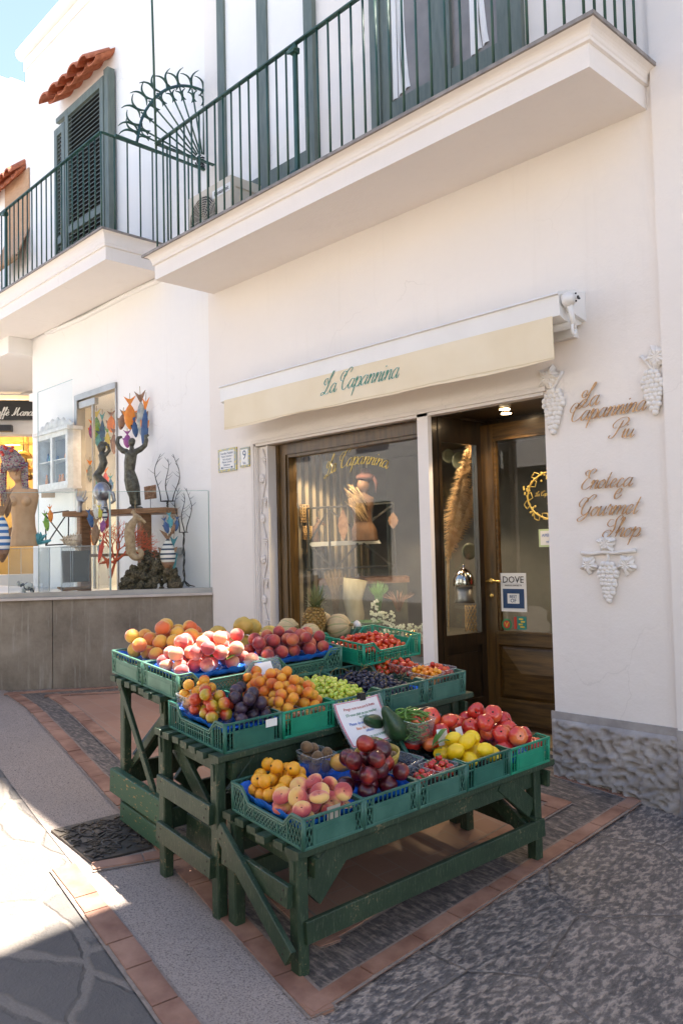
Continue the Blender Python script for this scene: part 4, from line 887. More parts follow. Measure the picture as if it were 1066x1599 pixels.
# ---------------------------------------------------------------- the far side of the lane, behind the camera (reflected in the windows)
OP = root('house_across_the_lane', (-8, -9.2, 0), 'long white house across the lane seen only as a reflection', 'building')
mb = MB(); mb.box((-24, -9.6, -1.2), (-11.3, -9.2, 6.3)); mb.box((-24, -9.7, 6.3), (-11.3, -9.05, 6.5)); mb.box((-24, -14, 5.9), (-11.3, -9.6, 6.1)); part('wall', mb, PLASTER2, OP)
OD = root('added_dark_front_across_the_lane', (-2, -9.2, 0), 'unseen dark front under a pale storey, added across the lane to darken the door reflections', 'building')
mb = MB(); mb.box((-11.28, -9.6, 3.1), (9, -9.2, 6.3)); mb.box((-11.28, -9.7, 6.3), (9, -9.05, 6.5)); mb.box((-11.28, -14, 5.9), (9, -9.6, 6.1)); part('wall', mb, PLASTER3, OD)
mb = MB(); mb.box((-11.28, -9.6, -1.2), (9, -9.3, 3.1)); part('added_dark_front', mb, M('dark_bottle_green_panel', (.03, .04, .03), (.05, .06, .045), .4, 3, obj=False), OD)  # unseen dark front, added so the door glass reflects something dark
mb = MB(); [mb.box((x_, -9.3, -1), (x_+.12, -9.22, 3.05)) for x_ in (-11.2, -9.6, -8.0, -6.4, -4.8, -3.2, -1.6, 0, 1.6, 3.2, 4.8)]; part('pilaster', mb, BROWNWOOD, OD)
for i, X in enumerate((-20, -17, -14.2, -10.5, -8, -5, -2, 1, 4)):
    for z in ((.9, 4.0) if X < -11.3 else (4.0,)):
        mb = MB(); mb.box((X, -9.2, z), (X+1.1, -9.14, z+.08)); mb.box((X, -9.2, z+1.62), (X+1.1, -9.14, z+1.7)); mb.box((X, -9.2, z+.08), (X+.09, -9.14, z+1.62)); mb.box((X+1.01, -9.2, z+.08), (X+1.1, -9.14, z+1.62)); mb.box((X+.51, -9.2, z+.08), (X+.59, -9.15, z+1.62))
        wf_ = part('window', mb, GREENWOOD, OP if X < -11.3 else OD); mb = MB(); mb.box((X+.09, -9.198, z+.08), (X+1.01, -9.17, z+1.62)); part('pane', mb, BLACKP, wf_)

# ---------------------------------------------------------------- upper odds and ends: fan grille, air conditioner, cable
XF = -6.62
k = root('iron_fan_grille', FX(322, 262, XF), 'dark green wrought iron fan with curling tips dividing the two balconies', 'iron grille')
def fp(x, y): return FX(x, y, XF)
hub = (318, 256); mb = MB()
mb.bar(fp(180, 211), fp(329, 269), .03, .02); mb.bar(fp(322, 148), fp(322, 266), .02, .02); part('frame', mb, GREENIRON, k)
arc = [(214, 222), (222, 185), (238, 158), (258, 141), (282, 134), (305, 137), (328, 147)]
mb = MB(); mb.tube([fp(*p) for p in [(q.x, q.y) for q in cr(arc, 6)]], .014, 6); part('arc', mb, BLUEIRON, k)
mb = MB(); mb2 = MB()
tips = [(182, 192), (181, 178), (188, 148), (204, 124), (221, 108), (246, 99), (268, 96), (294, 100), (318, 108)]
def leafcurl(cx, cy, ang, s_):
    for sg in (-1, 1):
        P = []
        for j in range(7):
            t_ = j/6; r0 = s_*t_; a = ang+sg*(.05+.60*t_**1.5); P.append((cx+math.cos(a)*r0, cy-math.sin(a)*r0))
        mb2.tube([fp(*p) for p in P], [.013, .014, .012, .010, .008, .006, .003], 5)
        P = [(cx-math.cos(ang+sg*.55*(j/4)**.6)*s_*.6*j/4, cy+math.sin(ang+sg*.55*(j/4)**.6)*s_*.6*j/4) for j in range(5)]
        mb2.tube([fp(*p) for p in P], [.012, .012, .010, .007, .003], 5)
for i, tp in enumerate(tips):
    dx, dy = tp[0]-hub[0], tp[1]-hub[1]; L = math.hypot(dx, dy); a = math.atan2(-dy, dx)
    mb.tube([fp(hub[0]+dx*.10, hub[1]+dy*.1), fp(hub[0]+dx*.75, hub[1]+dy*.75)], .008, 6)
    q = .80; leafcurl(hub[0]+dx*q, hub[1]+dy*q, a, 24); leafcurl(hub[0]+dx*.66, hub[1]+dy*.66, a, 13)
part('rods', mb, GREENIRON, k); part('curled_leaves', mb2, GREENIRON, k)
mb = MB()
for j in range(4):
    P = [(hub[0]-4+(9-1.2*q)*math.cos(q*.6+j*1.6), hub[1]-3-(11-1.4*q)*math.sin(q*.6+j*1.6)) for q in range(8)]; mb.tube([fp(*p) for p in P], .009, 5)
part('scrolls', mb, BLACKP, k)
mb = MB(); a = FY(233, -20, -.66); b_ = FY(244, 232, -.66); mb.tube([b_, a+UP*1.5], .011, 6); solo('flagpole_rod', mb, GREENIRON, 'thin green vertical rod rising past the fan grille', 'rod')
# air conditioner
AY = -.42; p0, p1 = FY(295, 330, AY), FY(361, 330, AY); S = pxs(p0)
x0, x1 = p0.x, p1.x; z0, z1 = 4.19, FY(361, 272, AY).z
ac = root('air_conditioner', ((x0+x1)/2, AY+.15, z0), 'cream outdoor air conditioner unit on the long balcony behind the railing', 'air conditioner')
ACM = M('cream_enamelled_metal', (.62, .55, .44), (.68, .61, .50), .4, 2, obj=False)
mb = MB(); mb.box((x0, AY, z0+.03), (x1, AY+.33, z1)); part('casing', mb, ACM, ac)
mb = MB(); mb.box((x0+.06, AY+.0, z0), (x0+.14, AY+.33, z0+.03)); mb.box((x1-.14, AY, z0), (x1-.06, AY+.33, z0+.03)); part('feet', mb, BLACKP, ac)
cxx = x0+(x1-x0)*.36; cz = (z0+z1)/2-.02; rr_ = (z1-z0)*.42
mb = MB(); mb.lathe((cxx, AY-.004, cz), [(rr_, 0), (rr_, -.004), (.0, -.004)], 28, ax=(0, 1, 0), smooth=False, cap=False)
mb.lathe((cxx, AY-.003, cz), [(rr_, -.0), (.01, 0)], 28, ax=(0, 1, 0), smooth=False, cap=False); part('fan_opening', mb, M('painted_grille_shade', (.07, .065, .06), (.10, .09, .08), .6, 3), ac)  # flat disc, its dark colour stands in for the shade behind the grille
mb = MB()
for i in range(1, 11): mb.tube([Vector((cxx+rr_*i/10*math.cos(a/20*math.tau), AY-.012, cz+rr_*i/10*math.sin(a/20*math.tau))) for a in range(21)], .0028, 4)
for i in range(12): a = i/12*math.tau; mb.tube([(cxx, AY-.013, cz), (cxx+rr_*math.cos(a), AY-.013, cz+rr_*math.sin(a))], .0028, 4)
part('fan_grille', mb, ACM, ac)
mb = MB(); lx = x0+(x1-x0)*.80; mb.box((lx-.14, AY-.004, z1-.13), (lx+.13, AY, z1-.06)); lb = part('label_plate', mb, PAPER, ac)
part('lettering', text_mb('Panasonic', .055, (lx, AY-.006, z1-.115), (1, 0, 0), UP, .0008), BLACKP, ac)
mb = MB(); mb.box((x1, AY+.09, z0+.14), (x1+.02, AY+.25, z0+.33)); mb.box((x1+.001, AY+.05, z0+.40), (x1+.012, AY+.28, z0+.41)); part('valve_cover', mb, ACM, ac)
mb = MB(); mb.tube([(x1, AY+.2, z0+.2), (x1+.12, AY+.25, z0+.22), (x1+.3, AY+.35, z0+.05), (x1+.32, AY+.42, z0)], .03, 8); part('pipe', mb, BLACKP, ac)

# ---------------------------------------------------------------- market tables
UY = Vector((.0698, .9976, 0)); WX = Vector((.9976, -.0698, 0))
ORG = {1: Vector((-2.915, -2.42, 0)), 2: Vector((-3.48, -2.405, 0)), 3: Vector((-4.11, -2.31, 0))}
HT = {1: .47, 2: .69, 3: .81}
def TP(t, x, y, z):                                    # table coordinates -> world, sheared with the sloping lane
    p = ORG[t]+WX*x+UY*y; return Vector((p.x, p.y, gz(p.x, p.y)+z))
m, t_, b = NT('worn_green_table_paint'); TABLEW = m
v = coords(t_, (1.2, 1.2, 1.2), False); n1 = noi(t_, v, 5, 6, .65); n2 = noi(t_, coords(t_, (14, 14, 2.5), False), 9, 4, .7); n3 = noi(t_, v, 60, 3, .6)
c = ramp(t_, n1, [(.3, (.012, .030, .014)), (.7, (.026, .053, .026))])
c = mix(t_, ramp(t_, n2, [(.56, (0, 0, 0)), (.70, (1, 1, 1))]), c, (.09, .115, .07)); c = mix(t_, ramp(t_, mth(t_, 'MULTIPLY', n1, n3), [(.355, (0, 0, 0)), (.38, (1, 1, 1))]), c, (.16, .13, .07))
t_.links.new(c, b.inputs['Base Color']); b.inputs['Roughness'].default_value = .5; bump(t_, b, mth(t_, 'ADD', n2, mth(t_, 'MULTIPLY', n3, .4)), .5, .004)
NAIL = M('dark_nail_head', (.02, .016, .012), (.05, .035, .025), .6, 30)
def table(t, W_, L_, label, lx0, lx1, ly0, ly1, spec):
    h = HT[t]; k = root('market_table', TP(t, W_/2, L_/2, 0), label, 'table'); th = .03
    f = lambda x, y, z: TP(t, x, y, z)
    def board(name, P, Q, wd, tk, up=(0, 0, 1)):
        mb = MB(); a, b_ = f(*P), f(*Q); N = 5 if (a-b_).length > .8 else 1
        for i in range(N):
            if N > 1: pass
        mb.bar(a, b_, wd, tk, up)
        if abs(P[1]-Q[1]) < .1 and name != 'slat':
            d_ = (b_-a).normalized()
            for q_ in (a+d_*.035, b_-d_*.035):
                for s_ in (-1, 1): mb.ball(q_-UY*(wd/2+.0005)+UP*s_*tk*.24+d_*.008*s_, (.005, .002, .005), 5, 1)
        return part(name, mb, [TABLEW, NAIL], k)
    ns = spec['slats']; sw = W_/ns
    rr = random.Random(t*5)
    for i in range(ns):
        x = sw*(i+.5); e0 = rr.uniform(-.07, -.045); wd = sw*.70 if i < ns-1 else sw*1.0
        board('slat', (x, e0, h-th/2), (x, L_+rr.uniform(-.01, .02), h-th/2), wd, th, (0, 0, 1))
    legs = {}
    lw = spec.get('leg', .062)
    for nx, x in ((0, lx0), (1, lx1)):
        for ny, y in ((0, ly0), (1, ly1)):
            sp = spec.get('splay', 0)*(1 if nx else -1)
            mb = MB(); mb.bar(f(x+sp, y, -.004), f(x, y, h-th-.001), lw, lw*.85, UY); part('leg', mb, TABLEW, k)
    z = h-th
    for y in (ly0, ly1): board('end_rail', (lx0-.04, y+.045, z-.04), (lx1+.06, y+.045, z-.04), .022, .075)
    for x in (lx0, lx1): board('side_rail', (x, ly0-.03, z-.045), (x, ly1+.03, z-.045), .022, .07)
    return k, f, board
k1, f, board = table(1, .54, 1.53, 'low green front table with five fruit crates on its slats', .06, .50, -.02, 1.40, dict(slats=6, leg=.060))
board('end_stretcher', (.03, -.06, .30), (.50, -.06, .30), .024, .085); board('diagonal_brace', (.04, -.085, .41), (.53, -.085, .10), .024, .075)
board('long_stretcher', (.535, -.02, .17), (.535, 1.42, .17), .026, .085); board('end_stretcher', (.03, 1.36, .19), (.54, 1.36, .19), .024, .08); board('long_stretcher', (.05, .0, .20), (.05, 1.4, .20), .026, .085)
board('diagonal_brace', (.50, .03, .28), (.50, .20, .44), .03, .12); board('diagonal_brace', (.50, 1.37, .26), (.50, 1.15, .44), .03, .09); board('diagonal_brace', (.50, 1.34, .16), (.06, 1.30, .40), .024, .07)
k2, f, board = table(2, .575, 1.57, 'middle green table of middling height behind the front one', .05, .53, -.02, 1.44, dict(slats=7, leg=.056))
board('end_stretcher', (.05, -.055, .44), (.53, -.055, .44), .024, .085); board('end_stretcher', (.04, -.055, .22), (.53, -.055, .22), .024, .09); board('diagonal_brace', (.06, .035, .60), (.53, .035, .26), .024, .08)
board('long_stretcher', (.53, 0, .30), (.53, 1.44, .30), .026, .09); board('long_stretcher', (.05, 0, .26), (.05, 1.44, .26), .026, .09)
board('diagonal_brace', (.53, .05, .50), (.53, .22, .65), .03, .08); board('diagonal_brace', (.53, 1.40, .46), (.53, 1.2, .65), .03, .08); board('end_stretcher', (.05, 1.40, .35), (.53, 1.40, .35), .024, .08); board('board_panel', (.10, .07, .19), (.50, .07, .19), .024, .20)
k3, f, board = table(3, .60, 1.5, 'tall green rear table with thin crossed braces at its end', .04, .50, .03, 1.42, dict(slats=7, leg=.052, splay=.015))
board('diagonal_brace', (.04, -.0, .76), (.50, -.0, .20), .020, .040); board('diagonal_brace', (.50, .06, .72), (.05, .06, .32), .02, .04)
board('end_stretcher', (-.03, -.01, .235), (.55, -.01, .235), .05, .13); board('end_stretcher', (.04, .01, .085), (.50, .01, .085), .04, .10)
board('long_stretcher', (.04, .05, .27), (.04, 1.42, .27), .03, .11); board('long_stretcher', (.50, .05, .27), (.50, 1.42, .27), .03, .11)
board('diagonal_brace', (.04, .10, .34), (.04, .50, .74), .03, .09); board('diagonal_brace', (.5, .10, .34), (.5, .45, .74), .03, .08); board('end_stretcher', (.04, 1.4, .3), (.5, 1.4, .3), .03, .1)
WORN = M('peeled_yellow_green_paint', (.02, .075, .035), (.28, .17, .05), .6, 16, (2, 2, 5), obj=False, lo=.63, hi=.66, bmp=.3)
for o in k3.children:
    if o.name.startswith('end_stretcher'): o.data.materials[0] = WORN

# ---------------------------------------------------------------- crates
def crate_mesh(L, W_, H, style, mats):
    mb = MB(); x, y = L/2, W_/2; t = .004; dip = .58*H
    def lattice(ax, s_, a0, a1, z0, z1f, cell=.021):
        n = max(1, round((a1-a0)/cell)); c = (a1-a0)/n
        def P(a, z): return (a, s_*y, z) if ax == 'x' else (s_*x, a, z)
        up = (0, 1, 0) if ax == 'x' else (1, 0, 0)
        rows = 2
        for i in range(n):
            p, q = a0+i*c, a0+(i+1)*c; zt = min(z1f(p), z1f(q)); hz_ = (zt-z0)/rows
            for r_ in range(rows):
                if style == 'slot':
                    if r_ == 0: mb.bar(P(p, z0), P(p, zt), .005, t, up)
                else:
                    mb.bar(P(p, z0+hz_*r_), P(q, z0+hz_*(r_+1)), .004, t, up); mb.bar(P(p, z0+hz_*(r_+1)), P(q, z0+hz_*r_), .004, t, up)
    def topz(a):
        d = x-abs(a); return H if d < .075 else (dip if d > .125 else H+(dip-H)*(d-.075)/.05)
    for s_ in (-1, 1):
        Y = s_*y; prof = [-x, -x+.075, -x+.125, x-.125, x-.075, x]
        for i in range(5):
            a, b_ = prof[i], prof[i+1]; mb.bar((a, Y, topz(a)), (b_, Y, topz(b_)), .011, .008, (0, 0, 1)); mb.bar((a, Y, topz(a)-.012), (b_, Y, topz(b_)-.012), .005, .007)
        mb.bar((-x, Y, .006), (x, Y, .006), .008, .012); mb.bar((-x+.1, Y, dip-.03), (x-.1, Y, dip-.03), .005, .004) if style == 'slot' else None
        lattice('x', s_, -x+.012, x-.012, .010, lambda a: topz(a)-.014)
        for a in (-x+.1, -x/3, x/3, x-.1): mb.bar((a, Y, .01), (a, Y, topz(a)-.005), .006, .010, (0, 1, 0))
        X = s_*x
        mb.bar((X, -y, H), (X, y, H), .011, .009); mb.bar((X, -y, .006), (X, y, .006), .010, .012); mb.bar((X, -y+.01, H*.70), (X, y-.01, H*.70), .007, .005)
        mb.box((X-.003, -y+.045, .012), (X+.003, y-.045, H*.70)); mb.box((X-.0045, -y+.06, H*.14), (X+.0045, y-.06, H*.56))
        for q in (-y+.045, y-.045): mb.bar((X, q, .01), (X, q, H), .006, .010, (1, 0, 0))
        n = 8
        for i in range(n+1): a = -y+.05+(2*y-.1)*i/n; mb.bar((X, a, H*.70), (X, a, H), .005, .005, (1, 0, 0))
        lattice('y', s_, -y+.010, -y+.045, .012, lambda a: H-.006); lattice('y', s_, y-.045, y-.010, .012, lambda a: H-.006)
    for sx_ in (-1, 1):
        for sy_ in (-1, 1): mb.tube([(sx_*(x-.004), sy_*(y-.004), 0), (sx_*(x-.004), sy_*(y-.004), H+.004)], .0095, 8)
    for i in range(9): a = -y+.02+(2*y-.04)*i/8; mb.bar((-x, a, .004), (x, a, .004), .012, .004)
    for i in range(11): a = -x+.02+(2*x-.04)*i/10; mb.bar((a, -y, .0055), (a, y, .0055), .010, .003)
    return mb.mesh('crate', mats)
def crmat(n, a, b_): return M(n, a, b_, .42, 9, bmp=.12, obj=False)
CR1 = crmat('dusty_teal_crate_plastic', (.035, .12, .09), (.06, .17, .13)); CR2 = crmat('bright_green_crate_plastic', (.008, .22, .125), (.015, .28, .16)); CR3 = crmat('sage_green_crate_plastic', (.05, .155, .105), (.085, .215, .15)); CR4 = crmat('dark_green_crate_plastic', (.02, .11, .08), (.03, .15, .11))
CM = {('lat', 1): crate_mesh(.50, .295, .12, 'lattice', CR1), ('lat', 2): crate_mesh(.50, .295, .12, 'slot', CR2), ('slot', 4): crate_mesh(.50, .295, .125, 'slot', CR4), ('lat', 3): crate_mesh(.50, .36, .12, 'lattice', CR3), ('slot', 2): crate_mesh(.46, .40, .12, 'slot', CR2)}
def frame(t, x, y, z, rot=0, tilt=0):
    """orthonormal frame lying on the sloping table top"""
    o = TP(t, x, y, z); a = (TP(t, x+.1, y, z)-TP(t, x-.1, y, z)).normalized(); c = a.cross(TP(t, x, y+.1, z)-TP(t, x, y-.1, z)).normalized(); b_ = c.cross(a)
    m_ = Matrix((a, b_, c)).transposed().to_4x4(); m_.translation = o
    return m_ @ Matrix.Rotation(rot, 4, 'Z') @ Matrix.Rotation(tilt, 4, 'Y')
def crate(t, x, y, key, label, rot=0, z=None, tilt=0, dims=None):
    m_ = frame(t, x, y, (HT[t] if z is None else z)+.001, rot, tilt); o = link('fruit_crate', CM[key]); o.matrix_world = m_
    tag(o, label, 'crate', 'plastic fruit crates'); return m_
SHINYBLUE = M('blue_tray_film', (.01, .10, .55), (.02, .19, .78), .25, 6, bmp=.9, bscale=26, dist=.012)
BLACKF = M('black_tray_film', (.012, .012, .016), (.03, .03, .035), .25, 6, bmp=.9, bscale=26, dist=.012)
CARD_ = M('tan_carton', (.42, .28, .16), (.5, .34, .2), .8, 5)
def liner(m_, L, W_, z, amp, mat, name, label, over=.02, seed=0):
    mb = MB(); nx, ny = 34, 24
    vs = []
    for i in range(nx+1):
        for j in range(ny+1):
            x = -L/2+L*i/nx; y = -W_/2+W_*j/ny; e = max(abs(x)/(L/2), abs(y)/(W_/2)); n_ = noise.noise(Vector((x*16+seed, y*16, 2)))
            zz = z+amp*n_+over*max(0, (e-.80)/.2)**1.6+.006*noise.noise(Vector((x*50, y*50, seed)))
            vs.append((x*(1+.0*n_), y, zz))
    vs += [(a, b_, c-.0015) for a, b_, c in vs]; K = (nx+1)*(ny+1)
    fs = [(i*(ny+1)+j, (i+1)*(ny+1)+j, (i+1)*(ny+1)+j+1, i*(ny+1)+j+1) for i in range(nx) for j in range(ny)]; fs += [tuple(K+q for q in reversed(f_)) for f_ in fs]
    mb.add(vs, fs, 0, True); o = link(name, mb.mesh(name, mat)); o.matrix_world = m_; return tag(o, label, 'liner')

# ---------------------------------------------------------------- fruit
def fruit_mat(name, stops, rough=.45, spec_n=6, bmp=.05, rndv=.3, blush=None, sheen=0, sss=.08, dots=None, coat=0):
    m, t, b = NT(name); oi = t.nodes.new('ShaderNodeObjectInfo'); tc = t.nodes.new('ShaderNodeTexCoord')
    ad = t.nodes.new('ShaderNodeVectorMath'); ad.operation = 'MULTIPLY_ADD'; cx = t.nodes.new('ShaderNodeCombineXYZ')
    for i in range(3): t.links.new(oi.outputs['Random'], cx.inputs[i])
    t.links.new(cx.outputs[0], ad.inputs[0]); ad.inputs[1].default_value = (37, 19, 53); t.links.new(tc.outputs['Object'], ad.inputs[2]); v = ad.outputs[0]
    n = noi(t, v, spec_n, 3, .5); gr = t.nodes.new('ShaderNodeSeparateXYZ'); t.links.new(tc.outputs['Object'], gr.inputs[0])
    fac = n
    if blush: fac = mth(t, 'ADD', n, mth(t, 'MULTIPLY', gr.outputs[0], blush))
    fac = mth(t, 'ADD', fac, mth(t, 'MULTIPLY', mth(t, 'SUBTRACT', oi.outputs['Random'], .5), rndv))
    c = ramp(t, fac, stops)
    if dots: c = mix(t, ramp(t, noi(t, v, 170, 2, .5), [(.62, (0, 0, 0)), (.68, (1, 1, 1))]), c, dots)
    t.links.new(c, b.inputs['Base Color']); b.inputs['Roughness'].default_value = rough
    b.inputs['Subsurface Weight'].default_value = sss; b.inputs['Subsurface Scale'].default_value = .006
    if sheen: b.inputs['Sheen Weight'].default_value = sheen; b.inputs['Sheen Roughness'].default_value = .4
    if coat: b.inputs['Coat Weight'].default_value = coat; b.inputs['Coat Roughness'].default_value = .12
    if bmp: bump(t, b, noi(t, v, 90, 3, .6), bmp, .003)
    return m
FM = {
 'yellow_peach': fruit_mat('yellow_peach_skin', [(.35, (.76, .42, .05)), (.52, (.76, .36, .05)), (.68, (.64, .15, .04))], .6, 14, blush=9, sheen=.4),
 'pink_peach': fruit_mat('pink_peach_skin', [(.3, (.72, .34, .18)), (.47, (.62, .15, .10)), (.68, (.42, .05, .05))], .65, 16, blush=6, sheen=.5),
 'red_peach': fruit_mat('red_peach_skin', [(.3, (.55, .16, .06)), (.5, (.40, .04, .03)), (.68, (.20, .02, .025))], .55, 16, blush=6, sheen=.3),
 'flat_peach': fruit_mat('flat_peach_skin', [(.30, (.72, .44, .14)), (.45, (.66, .22, .12)), (.64, (.42, .06, .06))], .65, 20, blush=8, sheen=.4),
 'loquat': fruit_mat('loquat_skin', [(.3, (.72, .29, .012)), (.7, (.80, .40, .02))], .42, 10, rndv=.2),
 'apricot': fruit_mat('apricot_skin', [(.3, (.76, .36, .03)), (.55, (.74, .27, .018)), (.74, (.60, .12, .02))], .5, 16, blush=9, sheen=.2),
 'nectarine': fruit_mat('nectarine_skin', [(.24, (.34, .03, .015)), (.42, (.11, .008, .012)), (.7, (.05, .005, .010))], .3, 18, blush=5, coat=.3),
 'plum_yellow': fruit_mat('yellow_plum_skin', [(.30, (.42, .30, .02)), (.5, (.58, .26, .02)), (.66, (.50, .06, .02))], .3, 12, blush=12, coat=.2),
 'plum_dark': fruit_mat('dark_plum_skin', [(.3, (.020, .010, .02)), (.7, (.055, .03, .05))], .35, 12, rndv=.3, dots=(.12, .08, .08)),
 'tomato': fruit_mat('tomato_skin', [(.32, (.74, .18, .05)), (.46, (.66, .055, .03)), (.7, (.50, .025, .025))], .22, 9, blush=3, coat=.4),
 'cherry_tomato': fruit_mat('cherry_tomato_skin', [(.3, (.66, .10, .012)), (.6, (.52, .025, .01))], .2, 9, coat=.3, bmp=0),
 'yellow_tomato': fruit_mat('yellow_tomato_skin', [(.3, (.75, .33, .01)), (.6, (.75, .22, .01))], .2, 9, coat=.3, bmp=0),
 'lemon': fruit_mat('lemon_skin', [(.3, (.80, .52, .006)), (.7, (.84, .60, .015))], .4, 8, rndv=.2, bmp=.5, coat=.15),
 'melon': fruit_mat('yellow_melon_skin', [(.3, (.42, .27, .04)), (.7, (.62, .42, .09))], .55, 18, rndv=.2, bmp=.6),
 'white_grape': fruit_mat('white_grape_skin', [(.3, (.46, .56, .05)), (.7, (.66, .68, .13))], .2, 30, rndv=.35, bmp=0, sss=.35, coat=.2),
 'black_grape': fruit_mat('black_grape_skin', [(.3, (.008, .009, .022)), (.7, (.035, .033, .065))], .38, 30, rndv=.35, bmp=0),
 'kiwi': fruit_mat('kiwi_skin', [(.3, (.13, .075, .03)), (.7, (.22, .13, .06))], .85, 20, rndv=.2, bmp=.6, sheen=.4),
 'lime': fruit_mat('lime_skin', [(.3, (.07, .22, .01)), (.7, (.16, .34, .02))], .3, 9, coat=.2),
 'avocado': fruit_mat('avocado_skin', [(.3, (.012, .04, .018)), (.7, (.03, .075, .03))], .35, 14, bmp=.5, dots=(.06, .11, .04)),
 'papaya': fruit_mat('papaya_skin', [(.3, (.66, .28, .035)), (.5, (.70, .38, .08)), (.7, (.5, .36, .08))], .35, 12, blush=4),
 'strawberry': fruit_mat('strawberry_skin', [(.3, (.60, .03, .02)), (.7, (.42, .012, .02))], .25, 9, dots=(.66, .40, .08), bmp=.2, coat=.4),
 'eggplant': fruit_mat('eggplant_skin', [(.3, (.010, .006, .014)), (.7, (.02, .010, .025))], .15, 4, coat=.5, bmp=0),
}
STEMC = M('dry_brown_stem', (.16, .11, .035), (.30, .22, .07), .8, 30); GREENSTEM = M('green_stem', (.06, .16, .03), (.12, .24, .05), .6, 20); SPOT = M('dark_fruit_eye', (.03, .02, .012), (.07, .045, .02), .9, 40)
def dimple(depth=.16, wd=.35, cleft=.05, squash=1, ribs=0, rib=.0, tip=0):
    def fn(d, th, a):
        k = 1-depth*math.exp(-(th/wd)**2)-depth*.35*math.exp(-((math.pi-th)/wd)**2)
        aa = (a+math.pi) % math.tau-math.pi; k *= 1-cleft*math.exp(-(aa/.22)**2)*math.sin(th)
        if ribs: k *= 1-rib*(.5+.5*math.cos(ribs*a))*min(1, math.sin(th)*1.6)
        if tip: k *= 1+tip*math.exp(-((math.pi-th)/.28)**2)+tip*.6*math.exp(-(th/.28)**2)
        return k
    return fn
FP = {}                                                 # fruit kind -> (mesh variants, radius, height factor)
def fkind(name, r, zf, fn, mat, n=12, extra=None, variants=1, el=(1, 1, 1)):
    ms = []
    for v in range(variants):
        mb = MB(); mb.ball((0, 0, 0), (r*el[0], r*el[1], r*el[2]*zf), n, 0, fn(v) if callable(fn) and variants > 1 else fn); mats = [FM[mat]]
        if extra: extra(mb, r, zf); mats += [STEMC, SPOT, GREENSTEM]
        ms.append(mb.mesh(name, mats))
    FP[name] = (ms, r, zf)
fkind('yellow_peach', .042, .93, dimple(.15, .3, .06), 'yellow_peach', 14)
fkind('pink_peach', .038, .92, dimple(.15, .3, .07), 'pink_peach', 14)
fkind('red_peach', .036, .93, dimple(.15, .3, .06), 'red_peach', 14)
fkind('flat_peach', .040, .54, dimple(.55, .42, .05), 'flat_peach', 14, lambda mb, r, z: mb.ball((0, 0, r*z*.40), (.006, .006, .003), 5, 2))
fkind('loquat', .030, 1.0, dimple(.06, .3, .0), 'loquat', 12, lambda mb, r, z: mb.lathe((0, 0, r*z*.91), [(.0055, 0), (.004, .003), (.001, .002)], 8, 2))
fkind('apricot', .027, .95, dimple(.12, .3, .07), 'apricot', 12)
fkind('nectarine', .040, .95, dimple(.14, .3, .05), 'nectarine', 16)
fkind('yellow_plum', .029, 1.0, dimple(.10, .25, .04), 'plum_yellow', 12)
fkind('dark_plum', .030, .95, dimple(.10, .25, .04), 'plum_dark', 12)
fkind('large_tomato', .047, .80, lambda v: dimple(.20, .35, .0, ribs=(5, 6, 3)[v], rib=(.07, .05, .14)[v]), 'tomato', 16, variants=3, extra=lambda mb, r, z: mb.ball((0, 0, r*z*.80), (.005, .005, .004), 5, 2))
fkind('cherry_tomato', .0150, 1.15, dimple(.08, .3, 0), 'cherry_tomato', 8); fkind('vine_tomato', .0155, .95, dimple(.1, .3, 0), 'cherry_tomato', 8, lambda mb, r, z: [mb.bar((0, 0, r*.9), (r*.9*math.cos(a), r*.9*math.sin(a), r*.8), .003, .001, mi=3) for a in (0, 1.26, 2.5, 3.8, 5.0)])
fkind('yellow_tomato', .0130, 1.1, dimple(.08, .3, 0), 'yellow_tomato', 8)
fkind('lemon', .036, 1.28, dimple(.0, .3, 0, tip=.22), 'lemon', 14)
fkind('yellow_melon', .057, .86, lambda v: (lambda d, th, a: 1+.05*noise.noise(d*2.2+Vector((v*5, 0, 0)))+.03*noise.noise(d*6)+.10*math.exp(-(th/.25)**2)), 'melon', 18, variants=3)
fkind('kiwi', .026, 1.25, None, 'kiwi', 10); fkind('lime', .025, 1.08, dimple(0, .3, 0, tip=.1), 'lime', 10)
fkind('strawberry', .0155, 1.25, lambda d, th, a: 1-.35*(max(0, -d.z))**1.3, 'strawberry', 9, lambda mb, r, z: [mb.bar((0, 0, r*z), (r*.8*math.cos(a), r*.8*math.sin(a), r*z*.82), .006, .001, mi=3) for a in (0, 1.05, 2.1, 3.1, 4.2, 5.2)])
def pile(n, r, region, zbase, seed, mound=0, fill=.95, K=26, obst=(), zf=1.0):
    """drop spheres one by one onto the lowest free spot; returns local centres"""
    rr = random.Random(seed); x0, x1, y0, y1 = region; P = list(obst); out_ = []
    cx_, cy_, hx, hy = (x0+x1)/2, (y0+y1)/2, (x1-x0)/2, (y1-y0)/2
    for i in range(n):
        best = None
        for k in range(K):
            x, y = rr.uniform(x0, x1), rr.uniform(y0, y1); z = zbase+r*zf
            for px, py, pz, pr in P:
                d2 = (x-px)**2+(y-py)**2; s_ = (r+pr)*fill
                if d2 < s_*s_: z = max(z, pz+math.sqrt(s_*s_-d2)*zf)
            e = ((x-cx_)/hx)**2+((y-cy_)/hy)**2; sc_ = z+mound*e
            if best is None or sc_ < best[0]: best = (sc_, x, y, z)
        P.append((best[1], best[2], best[3], r)); out_.append(best[1:])
    return out_
